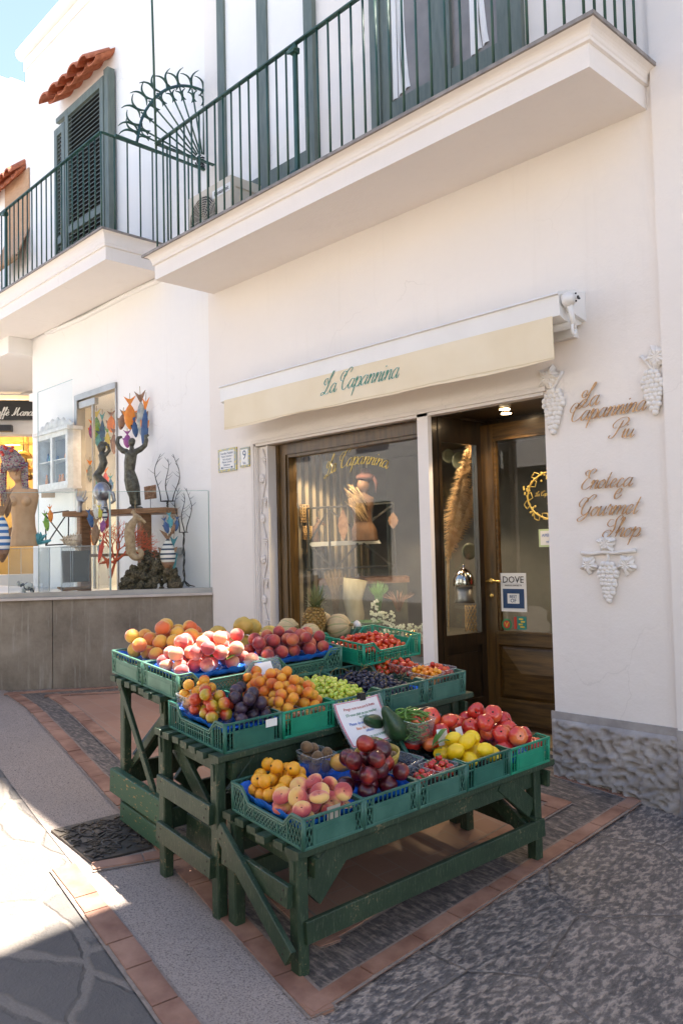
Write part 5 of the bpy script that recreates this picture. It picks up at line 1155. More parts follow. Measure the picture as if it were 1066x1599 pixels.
def place(m_, kind, pts, label, group, seed=0, cat=None, upright=.5, sj=.08, name=None, tc=0):
    rr = random.Random(seed); ms, r, zf = FP[kind]; obs = []
    for p in pts:
        o = link(name or kind, rr.choice(ms)); e = Matrix.Rotation(rr.uniform(0, math.tau), 4, 'Z') @ Matrix.Rotation(rr.gauss(0, upright), 4, 'X') @ Matrix.Rotation(rr.gauss(0, upright), 4, 'Y')
        s_ = 1+rr.uniform(-sj, sj*.6); tm = (m_.to_3x3().inverted() @ RIGHT).normalized(); o.matrix_world = m_ @ Matrix.Translation(p) @ Matrix.Rotation(tc, 4, tm) @ e @ Matrix.Rotation(rr.uniform(0, math.tau), 4, 'Z') @ Matrix.Scale(s_, 4)
        tag(o, label, cat or kind.replace('_', ' ').split()[-1], group); obs.append((*p, r))
    return obs
def punnet(m_, x, y, z, a, b_, h, label, rot=0, tilt=0, group=None):
    """clear tapered tray: four curved walls, floor and rolled rim"""
    k = root('clear_plastic_punnet', (0, 0, 0), label, 'punnet', group); M4 = m_ @ Matrix.Translation((x, y, z)) @ Matrix.Rotation(rot, 4, 'Z') @ Matrix.Rotation(tilt, 4, 'Y'); k.matrix_world = M4
    def ringp(s_, zz, c=.018):
        P = []
        for sx_, sy_, a0 in ((1, 1, 0), (-1, 1, 1), (-1, -1, 2), (1, -1, 3)):
            for q in range(4): an = (a0+q/3)*math.pi/2; P.append(Vector((sx_*(a/2*s_-c)+c*math.cos(an), sy_*(b_/2*s_-c)+c*math.sin(an), zz)))
        return P
    R0, R1 = ringp(.86, .001), ringp(1, h); mb = MB(); mb.add(R0+R1, [(i, (i+1) % 16, 16+(i+1) % 16, 16+i) for i in range(16)]+[tuple(range(16))], 0, True)
    w_ = link('tray', mb.mesh('tray', PUNNET), k); mb = MB(); mb.tube(R1+[R1[0]], .003, 6, cap=False); link('rim', mb.mesh('rim', PUNNET), k); return M4
def card(M4, x, y, z, a, b_, rx, rz, label, mat=None, name='price_card'):
    mb = MB(); mb.box((-a/2, -.0005, 0), (a/2, .0005, b_)); o = link(name, mb.mesh(name, mat or PAPER)); o.matrix_world = M4 @ Matrix.Translation((x, y, z)) @ Matrix.Rotation(rz, 4, 'Z') @ Matrix.Rotation(rx, 4, 'X'); return tag(o, label, 'card')

# --- front table
cy = [.125+.302*i for i in range(5)]
c1 = crate(1, .29, cy[0], ('lat', 1), 'teal crate of loquats and flat peaches at the near end of the low table')
liner(c1, .485, .28, .055, .012, SHINYBLUE, 'blue_film', 'crumpled blue film under the loquats and flat peaches', .05, 1)
ob = place(c1, 'loquat', pile(28, .030, (-.21, .00, -.10, .10), .065, 11, .03), 'orange loquat heaped in the crate at the near end of the low table', 'loquats heaped in the front crate', 1, upright=.6, tc=.9)
place(c1, 'flat_peach', pile(24, .037, (.02, .205, -.11, .11), .06, 12, .02, zf=.66, fill=.9, obst=ob), 'flat red and yellow peach in the crate at the near end of the low table', 'flat peaches heaped in the front crate', 2, upright=.35, tc=.75)
card(c1, .248, .0, .075, .065, .062, 0, math.pi/2, 'blank grey beige price card on the flat peach crate', M('grey_beige_card', (.34, .30, .25), (.4, .35, .29), .7, 4))
c2 = crate(1, .29, cy[1], ('lat', 1), 'teal crate of dark nectarines second along the low table')
liner(c2, .485, .28, .06, .016, SHINYBLUE, 'blue_film', 'crumpled blue film under the dark nectarines', .05, 2)
place(c2, 'nectarine', pile(19, .040, (.03, .21, -.105, .105), .07, 13, .03), 'dark red nectarine heaped in the second crate of the low table', 'dark nectarines in the second crate', 3, upright=.7, tc=.5)
pk = punnet(c2, -.20, -.04, .085, .15, .13, .085, 'clear punnet of kiwis standing behind the dark nectarines')
place(pk, 'kiwi', pile(9, .026, (-.045, .045, -.035, .035), .0, 14), 'brown kiwi in the clear punnet behind the dark nectarines', 'kiwis in the punnet', 4, upright=1.4)
def single(kind, M4, x, y, z, rot, label, cat, sc_=1, mats=None, mesh=None):
    o = link(kind, mesh); o.matrix_world = M4 @ Matrix.Translation((x, y, z)) @ rot.to_4x4() @ Matrix.Scale(sc_, 4); return tag(o, label, cat)
def lathe_mesh(name, prof, mats, n=20): mb = MB(); mb.lathe((0, 0, 0), prof, n); return mb.mesh(name, mats)
RX = lambda a: Matrix.Rotation(a, 3, 'X'); RY = lambda a: Matrix.Rotation(a, 3, 'Y'); RZ = lambda a: Matrix.Rotation(a, 3, 'Z')
pear = [(.002, -.075), (.025, -.07), (.042, -.045), (.047, -.015), (.038, .02), (.026, .05), (.019, .075), (.010, .088), (.002, .09)]
pm = lathe_mesh('papaya', [(r*.9, z*.9) for r, z in pear], FM['papaya'])
single('papaya', c2, -.09, .03, .135, RZ(.6) @ RY(1.5), 'orange papaya lying nearest the dark nectarines', 'papaya', .95, mesh=pm); single('papaya', c2, -.01, .055, .135, RZ(2.2) @ RY(1.45), 'yellow papaya lying beside the woven basket', 'papaya', .95, mesh=pm)
# woven bowl with kiwis, limes and an avocado
bowl = root('yellow_strip_basket', (0, 0, 0), 'translucent yellow bowl holding kiwis and limes', 'basket'); BM = c2 @ Matrix.Translation((-.05, .195, .078)) @ Matrix.Rotation(.1, 4, 'X'); bowl.matrix_world = BM
YB = M('yellow_leaf_bowl', (.42, .28, .03), (.62, .46, .12), .35, 25, (1, 1, 3), bmp=.4)
mb = MB(); mb.lathe((0, 0, 0), [(.06, 0), (.085, .02), (.10, .06), (.104, .085), (.100, .085), (.096, .06), (.08, .022), (.055, .004)], 32); link('bowl', mb.mesh('bowl', YB), bowl)
obk = place(BM, 'kiwi', pile(9, .026, (-.06, .06, -.06, .06), .03, 21), 'brown kiwi in the yellow bowl', 'kiwis in the yellow bowl', 5, upright=1.3)
place(BM, 'lime', pile(4, .025, (-.06, .05, -.065, .02), .04, 22, obst=obk), 'green lime among the kiwis in the yellow bowl', 'limes in the yellow bowl', 6, upright=1.3)
am = lathe_mesh('avocado', pear, FM['avocado'])
single('avocado', c2, -.17, .40, .215, RZ(1.2) @ RY(-.5), 'large dark green avocado standing up beside the green beans', 'avocado', 1.15, mesh=am); single('avocado', c2, -.25, .34, .215, RZ(2.0) @ RY(-1.1), 'dark avocado lying at the back of the yellow bowl', 'avocado', 1.0, mesh=am)
c3 = crate(1, .29, cy[2], ('lat', 1), 'teal crate of strawberry punnets third along the low table')
liner(c3, .485, .28, .045, .014, BLACKF, 'black_film', 'black film lining the strawberry crate', .03, 3)
ps = punnet(c3, .165, .06, .07, .12, .15, .05, 'open clear punnet of strawberries nearest the lemons', .1)
place(ps, 'strawberry', pile(26, .0155, (-.045, .045, -.06, .06), .0, 31), 'strawberry in the open punnet nearest the lemons', 'strawberries in the open punnet', 7, upright=1.4)
ps = punnet(c3, .14, -.085, .065, .17, .13, .045, 'closed clear punnet of dark berries beside the nectarines', .25)
FP['blueberry'] = ([lathe_mesh('blueberry', [(.001, -.007), (.006, -.005), (.008, 0), (.006, .005), (.002, .0065)], FM['black_grape'], 10)], .008, 1)
place(ps, 'blueberry', pile(70, .008, (-.07, .0, -.05, .05), 0, 33), 'blueberry in the closed punnet beside the nectarines', 'blueberries in the closed punnet', 8)
place(ps, 'strawberry', pile(12, .0155, (.02, .07, -.05, .05), .0, 32), 'small red berry in the closed punnet beside the nectarines', 'red berries in the closed punnet', 9, upright=1.4, name='red_berry', cat='berry')
ps = punnet(c3, .02, -.03, .075, .15, .17, .05, 'clear punnet of dark berries behind the strawberries', .2)
place(ps, 'blueberry', pile(80, .008, (-.06, .06, -.07, .07), 0, 34), 'blueberry in the punnet behind the strawberries', 'blueberries behind the strawberries', 8)
pb = punnet(c3, -.16, .215, .124, .19, .15, .105, 'deep clear punnet heaped with green beans', .1)
BEAN = M('green_bean_skin', (.06, .17, .02), (.16, .30, .05), .4, 20, rndv=.5)
rr = random.Random(5); bean_ms = []
for v in range(5):
    q = rr.uniform(.008, .022); P = [Vector((.058*(i/7*2-1), q*math.sin(i/7*math.pi), .006*math.sin(i*1.3+v))) for i in range(8)]; mb = MB(); mb.tube(cr(P, 2), [.002]+[.0042]*13+[.0012], 6); bean_ms.append(mb.mesh('green_bean', BEAN))
for i in range(95):
    zz = .012+.125*(i/95); a = rr.gauss(.5, .5); x = rr.uniform(-.035, .035); y = rr.uniform(-.045, .045)*(1-.3*i/95)
    o = link('green_bean', rr.choice(bean_ms)); o.matrix_world = pb @ Matrix.Translation((x, y, zz)) @ Matrix.Rotation(a, 4, 'Z') @ Matrix.Rotation(rr.gauss(0, .12), 4, 'Y') @ Matrix.Rotation(rr.uniform(0, 6), 4, 'X'); tag(o, 'green bean heaped in the deep clear punnet', 'green bean', 'green beans in the deep punnet')
c4 = crate(1, .29, cy[3], ('slot', 4), 'dark green crate of lemons and tomatoes fourth along the low table')
liner(c4, .485, .28, .045, .014, BLACKF, 'black_film', 'black film lining the lemon crate', .05, 4)
place(c4, 'lemon', pile(12, .037, (-.01, .20, -.10, .10), .06, 41, .03, fill=1.0), 'yellow lemon heaped in the dark green crate', 'lemons in the dark green crate', 10, upright=1.3)
place(c4, 'large_tomato', pile(11, .045, (-.20, -.06, -.10, .10), .06, 42, .04, zf=.8, fill=.95), 'large red tomato at the back of the lemon crate', 'tomatoes behind the lemons', 11, cat='tomato', upright=.5, tc=.6)
em = lathe_mesh('eggplant', [(.002, -.10), (.018, -.095), (.026, -.07), (.026, -.03), (.020, .04), (.016, .08), (.004, .095)], FM['eggplant'])
for i in range(5): single('eggplant', c3, -.22+.03*(i % 2), .37-.02*i, .15+.035*(i % 3), RZ(1.2+.25*i) @ RY(1.5), 'glossy black eggplant between the green beans and tomatoes', 'eggplant', 1, mesh=em)['group'] = 'eggplants between the beans and tomatoes'
card(c4, -.0, -.03, .12, .055, .075, -.35, 1.3, 'white price card standing between lemons and tomatoes, nearer the beans'); card(c4, .02, .07, .12, .05, .07, -.3, 1.7, 'white price card standing among the tomatoes at the crate joint')
mb = MB(); rr = random.Random(2)
for i, (x, y, a, q) in enumerate(((.0, -.12, .5, .5), (-.02, -.09, 1.4, .9), (.02, -.13, -.3, .2))):
    d = Vector((math.cos(a), math.sin(a), 0)); s2 = Vector((-d.y, d.x, 0)); P = [Vector((x, y, .12))+d*.09*j/6+UP*(.05*math.sin(j/6*2.2)*q+.03*j/6) for j in range(7)]; wd = [.002, .014, .02, .021, .017, .010, .001]
    mb.add([p+s2*w_*sg+UP*(.004 if sg else 0) for p, w_ in zip(P, wd) for sg in (-1, 0, 1)], [(3*j+k_, 3*j+3+k_, 3*j+4+k_, 3*j+1+k_) for j in range(6) for k_ in (0, 1)], 0, True)
lfm = mb; o = link('lemon_leaves', mb.mesh('lemon_leaves', M('lemon_leaf', (.05, .14, .02), (.12, .24, .04), .4, 20))); o.matrix_world = c4; tag(o, 'sprig of green lemon leaves tucked beside the lemons', 'leaves')
c5 = crate(1, .29, cy[4], ('lat', 2), 'bright green crate of large tomatoes at the wall end of the low table')
liner(c5, .485, .28, .03, .012, SHINYBLUE, 'blue_film', 'blue film lining the tomato crate', .03, 5)
place(c5, 'large_tomato', pile(25, .046, (-.205, .205, -.10, .10), .04, 51, .035, zf=.8, fill=.95), 'large red tomato in the bright green crate at the wall end', 'tomatoes in the bright green crate', 12, cat='tomato', upright=.5, tc=.6)

# --- middle table
cy = [.145+.305*i for i in range(5)]
d1 = crate(2, .31, cy[0], ('slot', 4), 'dark green crate of mixed plums at the near end of the middle table')
liner(d1, .485, .28, .07, .020, SHINYBLUE, 'blue_film', 'blue moulded film under the mixed plums', .03, 6)
pn = punnet(d1, -.17, -.03, .06, .13, .19, .10, 'tall clear punnet of blushed peaches behind the plums', 0)
place(pn, 'apricot', pile(15, .027, (-.035, .035, -.065, .065), .01, 61), 'blushed peach in the tall punnet behind the plums', 'blushed peaches in the tall punnet', 13, name='small_peach', cat='peach', sj=.05)
oy = place(d1, 'yellow_plum', pile(18, .029, (-.08, .10, -.115, .0), .085, 62, .02), 'yellow and red plum in the crate of mixed plums', 'yellow plums in the mixed crate', 14, cat='plum', upright=.8)
place(d1, 'dark_plum', pile(18, .030, (.0, .19, -.03, .115), .08, 63, .02, obst=oy), 'dark purple plum in the crate of mixed plums', 'dark plums in the mixed crate', 15, cat='plum', upright=.8)
card(d1, .256, .09, .075, .06, .035, 0, math.pi/2, 'small white price card on the rim of the plum crate'); 
d2 = crate(2, .31, cy[1], ('lat', 2), 'bright green crate of apricots second along the middle table')
oa = []
for i, (px_, py_, l_) in enumerate(((.15, -.07, 'near the plums'), (.15, .075, 'near the white grapes'), (-.02, -.07, 'behind, near the plums'), (-.02, .075, 'behind, near the white grapes'))):
    pn = punnet(d2, px_, py_, .035, .16, .14, .065, 'clear punnet of apricots '+l_, 0); P_ = pile(13, .027, (-.05, .05, -.042, .042), .005, 70+i); place(pn, 'apricot', P_, 'orange apricot in a clear punnet on the middle table', 'apricots in the clear punnets', 16+i)
    oa += [(p[0]+px_, p[1]+py_, p[2]+.035, .027) for p in P_]
place(d2, 'apricot', pile(44, .027, (-.21, .19, -.11, .11), .04, 75, .05, obst=oa), 'orange apricot heaped loose over the punnets', 'apricots heaped over the punnets', 22)
def bunches(m_, kind, n, r, region, zb, seed, nb, stem, label, group, mound):
    P = pile(n, r, region, zb, seed, mound, K=12, fill=.92); rr = random.Random(seed); x0, x1, y0, y1 = region
    nx = 2 if nb > 4 else 2; C = [(x0+(x1-x0)*(i % (nb//2)+.5)/(nb//2)+rr.uniform(-.02, .02), y0+(y1-y0)*((i//(nb//2))+.5)/2+rr.uniform(-.01, .01)) for i in range(nb)]
    G_ = [[] for _ in C]
    for p in P: G_[min(range(nb), key=lambda i: (p[0]-C[i][0])**2+(p[1]-C[i][1])**2)].append(p)
    mb = MB(); mb.ball((0, 0, 0), (r, r, r*1.12), 8); me = mb.mesh('grape', FM[kind]); nm = 'grape_bunch'
    for c_, g in zip(C, G_):
        if not g: continue
        k = root(nm, (0, 0, 0), label, 'grapes', group); zb_ = min(p[2] for p in g); km = m_ @ Matrix.Translation((c_[0], c_[1], zb_)); k.matrix_world = km
        g = sorted(g, key=lambda p: -p[2])[:96]
        for p in g: o = link('grape', me, k, Vector(p)-Vector((c_[0], c_[1], zb_))); o.rotation_euler = (rr.uniform(0, 6), rr.uniform(0, 6), 0); s_ = rr.uniform(.88, 1.08); o.scale = (s_, s_, s_)
        if stem:
            a = rr.uniform(0, 6); zt = max(p[2] for p in g)-zb_; mb = MB(); mb.tube(cr([(0, 0, zt-.02), (.012*math.cos(a), .015*math.sin(a), zt+.02), (.05*math.cos(a+.5), .05*math.sin(a+.5), zt+.035), (.07*math.cos(a+1), .07*math.sin(a+1), zt+.02)], 4), .0014, 6); link('stem', mb.mesh('stem', STEMC), k)
d3 = crate(2, .31, cy[2], ('lat', 1), 'teal crate of white grapes in the middle of the middle table')
bunches(d3, 'white_grape', 380, .0128, (-.235, .235, -.135, .135), .065, 81, 8, 1, 'bunch of pale green grapes heaped in the middle crate', 'white grape bunches', .05)
d4 = crate(2, .31, cy[3], ('lat', 1), 'teal crate of black grapes fourth along the middle table')
liner(d4, .485, .28, .05, .012, SHINYBLUE, 'blue_film', 'blue film lining the black grape crate', .03, 8)
bunches(d4, 'black_grape', 420, .0112, (-.225, .225, -.13, .13), .06, 82, 8, 1, 'bunch of blue black grapes heaped beside the white grapes', 'black grape bunches', .04)
d5 = crate(2, .31, cy[4], ('lat', 1), 'teal crate of cherry tomato punnets at the wall end of the middle table')
for i, (px_, py_, kd, n, lab, r_) in enumerate(((.155, -.055, 'yellow_tomato', 60, 'clear punnet of yellow cherry tomatoes at the crate front', .013), (.11, .085, 'cherry_tomato', 30, 'clear punnet of red cherry tomatoes nearest the door', .015), (-.07, .0, 'cherry_tomato', 34, 'clear punnet of red cherry tomatoes behind the yellow ones', .015))):
    pn = punnet(d5, px_, py_, .07, .17, .125, .06, lab, .15); place(pn, kd, pile(n, r_, (-.065, .065, -.045, .045), .004, 90+i), lab.replace('clear punnet of ', 'one of the ').replace('tomatoes', 'tomatoes in the punnet', 1), 'cherry tomatoes in punnet '+('a', 'b', 'c')[i] if 0 else ('yellow tomatoes in the front punnet', 'red tomatoes in the punnet by the door', 'red tomatoes in the rear punnet')[i], 24+i, cat='cherry tomato')
ov = pile(44, .0155, (-.235, -.11, -.135, .03), .07, 95, .03, K=10); place(d5, 'vine_tomato', ov, 'small round vine tomato between the black grapes and the punnets', 'vine tomatoes behind the black grapes', 29, cat='vine tomato')
for i in range(4):
    mb = MB(); a = i*1.7; mb.tube(cr([(0, 0, 0), (.03, .01, .04), (.05, .03, .05), (.09, .02, .03)], 4), .002, 6); o = link('tomato_stalk', mb.mesh('tomato_stalk', GREENSTEM)); o.matrix_world = d5 @ Matrix.Translation((-.22+.025*i, -.1+.04*i, .13)) @ Matrix.Rotation(a, 4, 'Z'); tag(o, 'thin green stalk sticking out of the vine tomatoes', 'stalk', 'stalks among the vine tomatoes')

# --- rear table (crates turned lengthwise)
HP = math.pi/2
e1 = crate(3, .155, .235, ('lat', 3), 'sage crate of yellow peaches in the back corner of the tall table', HP)
e2 = crate(3, .53, .235, ('lat', 3), 'sage crate of pink peaches at the near front of the tall table', HP)
e3 = crate(3, .155, .745, ('lat', 3), 'sage crate of rough yellow melons at the back of the tall table', HP)
e4 = crate(3, .53, .745, ('lat', 3), 'sage crate of red peaches behind the hanging price bag', HP)
e5 = crate(3, .155, 1.255, ('lat', 3), 'sage crate of ribbed melons and pineapple nearest the window', HP)
e6 = crate(3, .60, 1.29, ('slot', 2), 'bright green crate of cherry tomatoes reaching over to the middle table', HP+.05, .825)
for m_, s_, lab in ((e1, 1, 'blue film under the yellow peaches'), (e2, 2, 'crumpled blue film under the pink peaches'), (e4, 4, 'crumpled blue film under the red peaches')): liner(m_, .485, .345, .075, .014, SHINYBLUE, 'blue_film', lab, .035, s_+10)
mb = MB(); mb.box((-.15, -.172, .02), (.20, -.168, .075)); o = link('carton_flap', mb.mesh('carton_flap', CARD_)); o.matrix_world = e2; tag(o, 'tan carton flap showing inside the pink peach crate', 'carton')
place(e1, 'yellow_peach', pile(30, .042, (-.20, .20, -.135, .135), .085, 101, .06), 'yellow orange peach heaped at the back corner of the tall table', 'yellow peaches on the tall table', 30, cat='peach', tc=.6)
place(e2, 'pink_peach', pile(42, .038, (-.205, .205, -.135, .135), .085, 102, .05), 'pink peach heaped in the near front crate of the tall table', 'pink peaches on the tall table', 31, cat='peach', tc=.6)
place(e4, 'red_peach', pile(34, .037, (-.205, .205, -.135, .135), .085, 103, .05), 'dark red peach heaped behind the hanging price bag', 'red peaches on the tall table', 32, cat='peach', tc=.6)
place(e3, 'yellow_melon', pile(10, .056, (-.20, .20, -.12, .12), .03, 104, .10), 'rough yellow melon heaped at the back of the tall table', 'rough yellow melons', 33, cat='melon', upright=.8)
CAN, t_, b = NT('ribbed_melon_skin'); tc = t_.nodes.new('ShaderNodeTexCoord'); sx_ = t_.nodes.new('ShaderNodeSeparateXYZ'); t_.links.new(tc.outputs['Object'], sx_.inputs[0])
an = mth(t_, 'ARCTAN2', sx_.outputs[1], sx_.outputs[0]); st_ = mth(t_, 'COSINE', mth(t_, 'MULTIPLY', an, 9.0)); net = noi(t_, tc.outputs['Object'], 120, 3, .6)
c = ramp(t_, mth(t_, 'ADD', st_, mth(t_, 'MULTIPLY', net, .15)), [(.0, (.46, .33, .16)), (.86, (.52, .38, .19)), (.97, (.22, .24, .07))]); c = mix(t_, mth(t_, 'MULTIPLY', net, .5), c, (.60, .48, .29)); t_.links.new(c, b.inputs['Base Color']); b.inputs['Roughness'].default_value = .7; bump(t_, b, net, .5, .004)
mb = MB(); mb.ball((0, 0, 0), (.077, .077, .070), 26, 0, dimple(.05, .25, 0, ribs=9, rib=.05)); mb.tube([(0, 0, .062), (.004, 0, .085)], [.007, .009], 8, 1); cm = mb.mesh('ribbed_melon', [CAN, STEMC])
for x, y, z, rx, rz, l_, s_ in ((-.165, .08, .11, 1.2, .2, 'ribbed melon farthest left of the pineapple', 1.0), (-.12, -.09, .10, 1.3, 1.2, 'ribbed melon directly left of the pineapple, paler', .95), (.11, -.08, .12, 1.35, .5, 'largest ribbed melon right of the pineapple', 1.1), (.10, .085, .125, 1.25, 2.0, 'ribbed melon tucked behind the largest one', 1.0)):
    o = link('ribbed_melon', cm); o.matrix_world = e5 @ Matrix.Translation((x, y, z)) @ Matrix.Rotation(rz, 4, 'Z') @ Matrix.Rotation(rx, 4, 'X') @ Matrix.Scale(s_, 4); tag(o, l_, 'melon')
# pineapple
k = root('pineapple', (0, 0, 0), 'ripe pineapple with a spiky crown standing between the melons', 'pineapple'); k.matrix_world = e5 @ Matrix.Translation((-.035, .0, .06)) @ Matrix.Rotation(.12, 4, 'Y')
PINE, t_, b = NT('pineapple_rind'); vo = node(t_, 'ShaderNodeTexVoronoi', Scale=10); n_ = noi(t_, coords(t_), 60); c = ramp(t_, n_, [(.35, (.16, .085, .02)), (.65, (.40, .25, .06))]); t_.links.new(c, b.inputs['Base Color']); b.inputs['Roughness'].default_value = .6
mb = MB(); Hh = .19
mb.lathe((0, 0, 0), [(.035, 0), (.055, .02), (.064, .07), (.062, .12), (.05, .165), (.03, Hh)], 24)
for j in range(11):
    z = .012+j*.0165; rad = .066*math.sin(math.pi*(.22+.62*j/11)); n = 12
    for i in range(n):
        a = (i+.5*(j % 2))/n*math.tau; c_ = Vector((rad*math.cos(a), rad*math.sin(a), z)); mb.ball(c_*1.0, (.0125, .0125, .011), 5); mb.tube([c_+Vector((math.cos(a), math.sin(a), 0))*.006, c_+Vector((math.cos(a), math.sin(a), .8))*.013], [.003, .0006], 4, 1)
link('rind', mb.mesh('rind', [PINE, SPOT]), k)
PLEAF = M('pineapple_leaf', (.09, .13, .05), (.24, .24, .10), .5, 14, rndv=.4); mb = MB(); rr = random.Random(9)
for i in range(52):
    a = i*2.4; e_ = i/52; L_ = .075+.075*e_*rr.uniform(.7, 1.1); tl = 1.15-1.05*e_; d = Vector((math.cos(a), math.sin(a), 0)); s2 = Vector((-d.y, d.x, 0)); P = []
    for j in range(6): q = j/5; P.append(Vector((0, 0, Hh-.012+.03*e_))+d*(.012+L_*math.sin(tl)*q**.85)+UP*(L_*math.cos(tl)*q+.012*q*(1-q)*2)-UP*(.03*q*q*(1-e_)))
    wd = [.008, .0095, .008, .006, .0035, .0004]; mb.add([p+s2*w_*sg-d*(.002 if sg == 0 else 0) for p, w_ in zip(P, wd) for sg in (-1, 0, 1)], [(3*j+k_, 3*j+3+k_, 3*j+4+k_, 3*j+1+k_) for j in range(5) for k_ in (0, 1)], 0, False)
link('crown', mb.mesh('crown', PLEAF), k)
mb = MB(); mb.ball((0, 0, 0), (.024, .024, .021), 12, 0, dimple(-.15, .3, 0, ribs=6, rib=.1)); gm = mb.mesh('garlic', M('garlic_skin', (.62, .56, .50), (.76, .70, .64), .5, 14))
for i, (x, y) in enumerate(((.20, -.155), (.225, -.12))): o = link('garlic', gm); o.matrix_world = e5 @ Matrix.Translation((x, y, .13)); tag(o, ('white garlic bulb nearest the cherry tomatoes', 'white garlic bulb tucked behind the other one')[i], 'garlic')
place(e6, 'cherry_tomato', pile(150, .0165, (-.205, .205, -.175, .175), .045, 106, .05, K=12), 'oval red cherry tomato heaped in the bright green crate by the window', 'cherry tomatoes by the window', 34, cat='cherry tomato', upright=1.2)
lf_ = bpy.data.meshes['lemon_leaves']; o = link('peach_leaf', lf_); o.matrix_world = e2 @ Matrix.Translation((.02, -.0, .02)); tag(o, 'green peach leaf resting on the pink peaches', 'leaf')
# --- hanging papers
PAPERT, t_, b = NT('laminated_paper'); b.inputs['Base Color'].default_value = (.82, .80, .80, 1); b.inputs['Roughness'].default_value = .3; b.inputs['Coat Weight'].default_value = .5
def sheetpt(t, y0, w_, h_, x0, z0, fwd, curl):
    def f(u, v):                                       # u across along the table, v down
        return TP(t, x0+fwd*(max(0, v)**1.3)+curl*math.sin(v*math.pi)*-.3+.012*math.sin(u*3.1), y0+w_*u+.03*v, z0-h_*v)
    return f
def grid(f, nu, nv, u0=0, u1=1, v0=0, v1=1, off=0):
    mb = MB(); P = [[f(u0+(u1-u0)*i/nu, v0+(v1-v0)*j/nv) for j in range(nv+1)] for i in range(nu+1)]
    n = lambda i, j: ((P[min(i+1, nu)][j]-P[max(i-1, 0)][j]).cross(P[i][min(j+1, nv)]-P[i][max(j-1, 0)])).normalized()
    sg = -1 if n(0, 0).x < 0 else 1
    vs = [P[i][j]+n(i, j)*sg*off for i in range(nu+1) for j in range(nv+1)]; vs += [p-n(i//(nv+1), i % (nv+1))*sg*.0006 for i, p in enumerate(vs)]; K = (nu+1)*(nv+1)
    fs = [(i*(nv+1)+j, (i+1)*(nv+1)+j, (i+1)*(nv+1)+j+1, i*(nv+1)+j+1) for i in range(nu) for j in range(nv)]; fs += [tuple(K+q for q in reversed(f_)) for f_ in fs]; mb.add(vs, fs, 0, True); return mb
sf_ = sheetpt(2, .575, .275, .185, .585, .805, .10, .02)
nk = root('do_not_touch_notice', sf_(.5, 1), 'white laminated notice with coloured lines clipped over the middle table edge', 'notice')
part('plastic_sleeve', grid(sf_, 10, 10, -.03, 1.08, -.02, 1.06), PUNNET, nk); part('sheet', grid(sf_, 10, 10, 0, 1, 0, 1, .0015), PAPERT, nk)
PINKP = M('pink_border_print', (.62, .18, .24), None, .5)
for u0, u1, v0, v1 in ((.005, .03, .02, .98), (.97, .995, .02, .98), (.005, .995, .01, .03), (.005, .995, .97, .99)): part('pink_border', grid(sf_, 10, 8, u0, u1, v0, v1, .0026), PINKP, nk)
def warp_text(txt, f, cx_, v, size, mat, k, w_, h_):
    mb = text_mb(txt, size, (0, 0, 0), (1, 0, 0), (0, 1, 0), .0003); nrm = (f(.5, .5)-f(.6, .5)).cross(f(.5, .5)-f(.5, .6)).normalized(); nrm = nrm if nrm.x > 0 else -nrm
    mb.v = [f(cx_+p.x/w_, v-p.y/h_)+nrm*(.0034+p.z) for p in mb.v]; part('lettering', mb, mat, k)
for tx, v, s_, m_ in (('Prego non toccare la frutta', .22, .0175, REDP), ("S'il vous plait ne pas toucher", .36, .0165, GREENP), ('les fruits', .43, .015, GREENP), ('Please do not touch the fruit', .56, .0165, BLUEP), ('Bitte die Fruchte nicht', .67, .0155, ORAP), ('anfassen', .74, .015, BLUEP), ('Por favor no tocar la fruta', .87, .0145, GREENP)): warp_text(tx, sf_, .5, v, s_, m_, nk, .275, .185)
mb = MB(); p = sf_(.62, -.02); mb.box(p+Vector((-.02, -.018, -.012)), p+Vector((.006, .018, .022))); part('bulldog_clip', mb, BLACKP, nk)
bf = sheetpt(3, .34, .21, .155, .735, .95, .06, .01)
bk = root('hanging_price_bag', bf(.5, 1), 'clear bag with a blank white sheet hung on the front of the tall table', 'price sheet')
part('clear_bag', grid(bf, 8, 8), PUNNET, bk); part('white_sheet', grid(bf, 8, 8, .25, .72, .12, .95, .002), PAPERT, bk)

# ---------------------------------------------------------------- raised glass-fronted display beside the shop
STONEW, t_, b = NT('stained_grey_stone'); p_ = coords(t_, obj=False); n1 = noi(t_, p_, 2.2, 7, .7); n2 = noi(t_, coords(t_, (9, 9, .7), False), 3, 6, .7)
c = ramp(t_, n1, [(.3, (.15, .118, .085)), (.5, (.25, .205, .15)), (.72, (.35, .295, .225))]); c = mix(t_, ramp(t_, n2, [(.55, (0, 0, 0)), (.75, (1, 1, 1))]), c, (.38, .34, .28)); t_.links.new(c, b.inputs['Base Color']); b.inputs['Roughness'].default_value = .7; bump(t_, b, n1, .3, .01)
LW_END = LJ+LD*3.4
lwr = root('low_display_wall', LJ+LD*1.0, 'low stained grey stone wall with a pale ledge carrying the glass screen', 'low wall')
def lwslab(mb, t0, t1, o0, o1, z0, z1):
    P = [LJ+LD*t+LN*o for t, o in ((t0, o0), (t1, o0), (t1, o1), (t0, o1))]; return mb.hexa([q+UP*z0 for q in P]+[q+UP*z1 for q in P])
mb = MB(); lwslab(mb, 0, 1.47, .01, .3, -.3, 1.045); part('stone_slab', mb, STONEW, lwr); mb = MB(); lwslab(mb, 1.476, 3.4, .01, .3, -.3, 1.045); part('stone_slab', mb, STONEW, lwr)
mb = MB(); lwslab(mb, -.0, 3.4, -.025, .3, 1.046, 1.069); part('ledge', mb, MARBLE, lwr); mb = MB(); lwslab(mb, .0, 3.4, .02, .12, 1.07, 1.115); part('glass_channel', mb, STEEL, lwr)
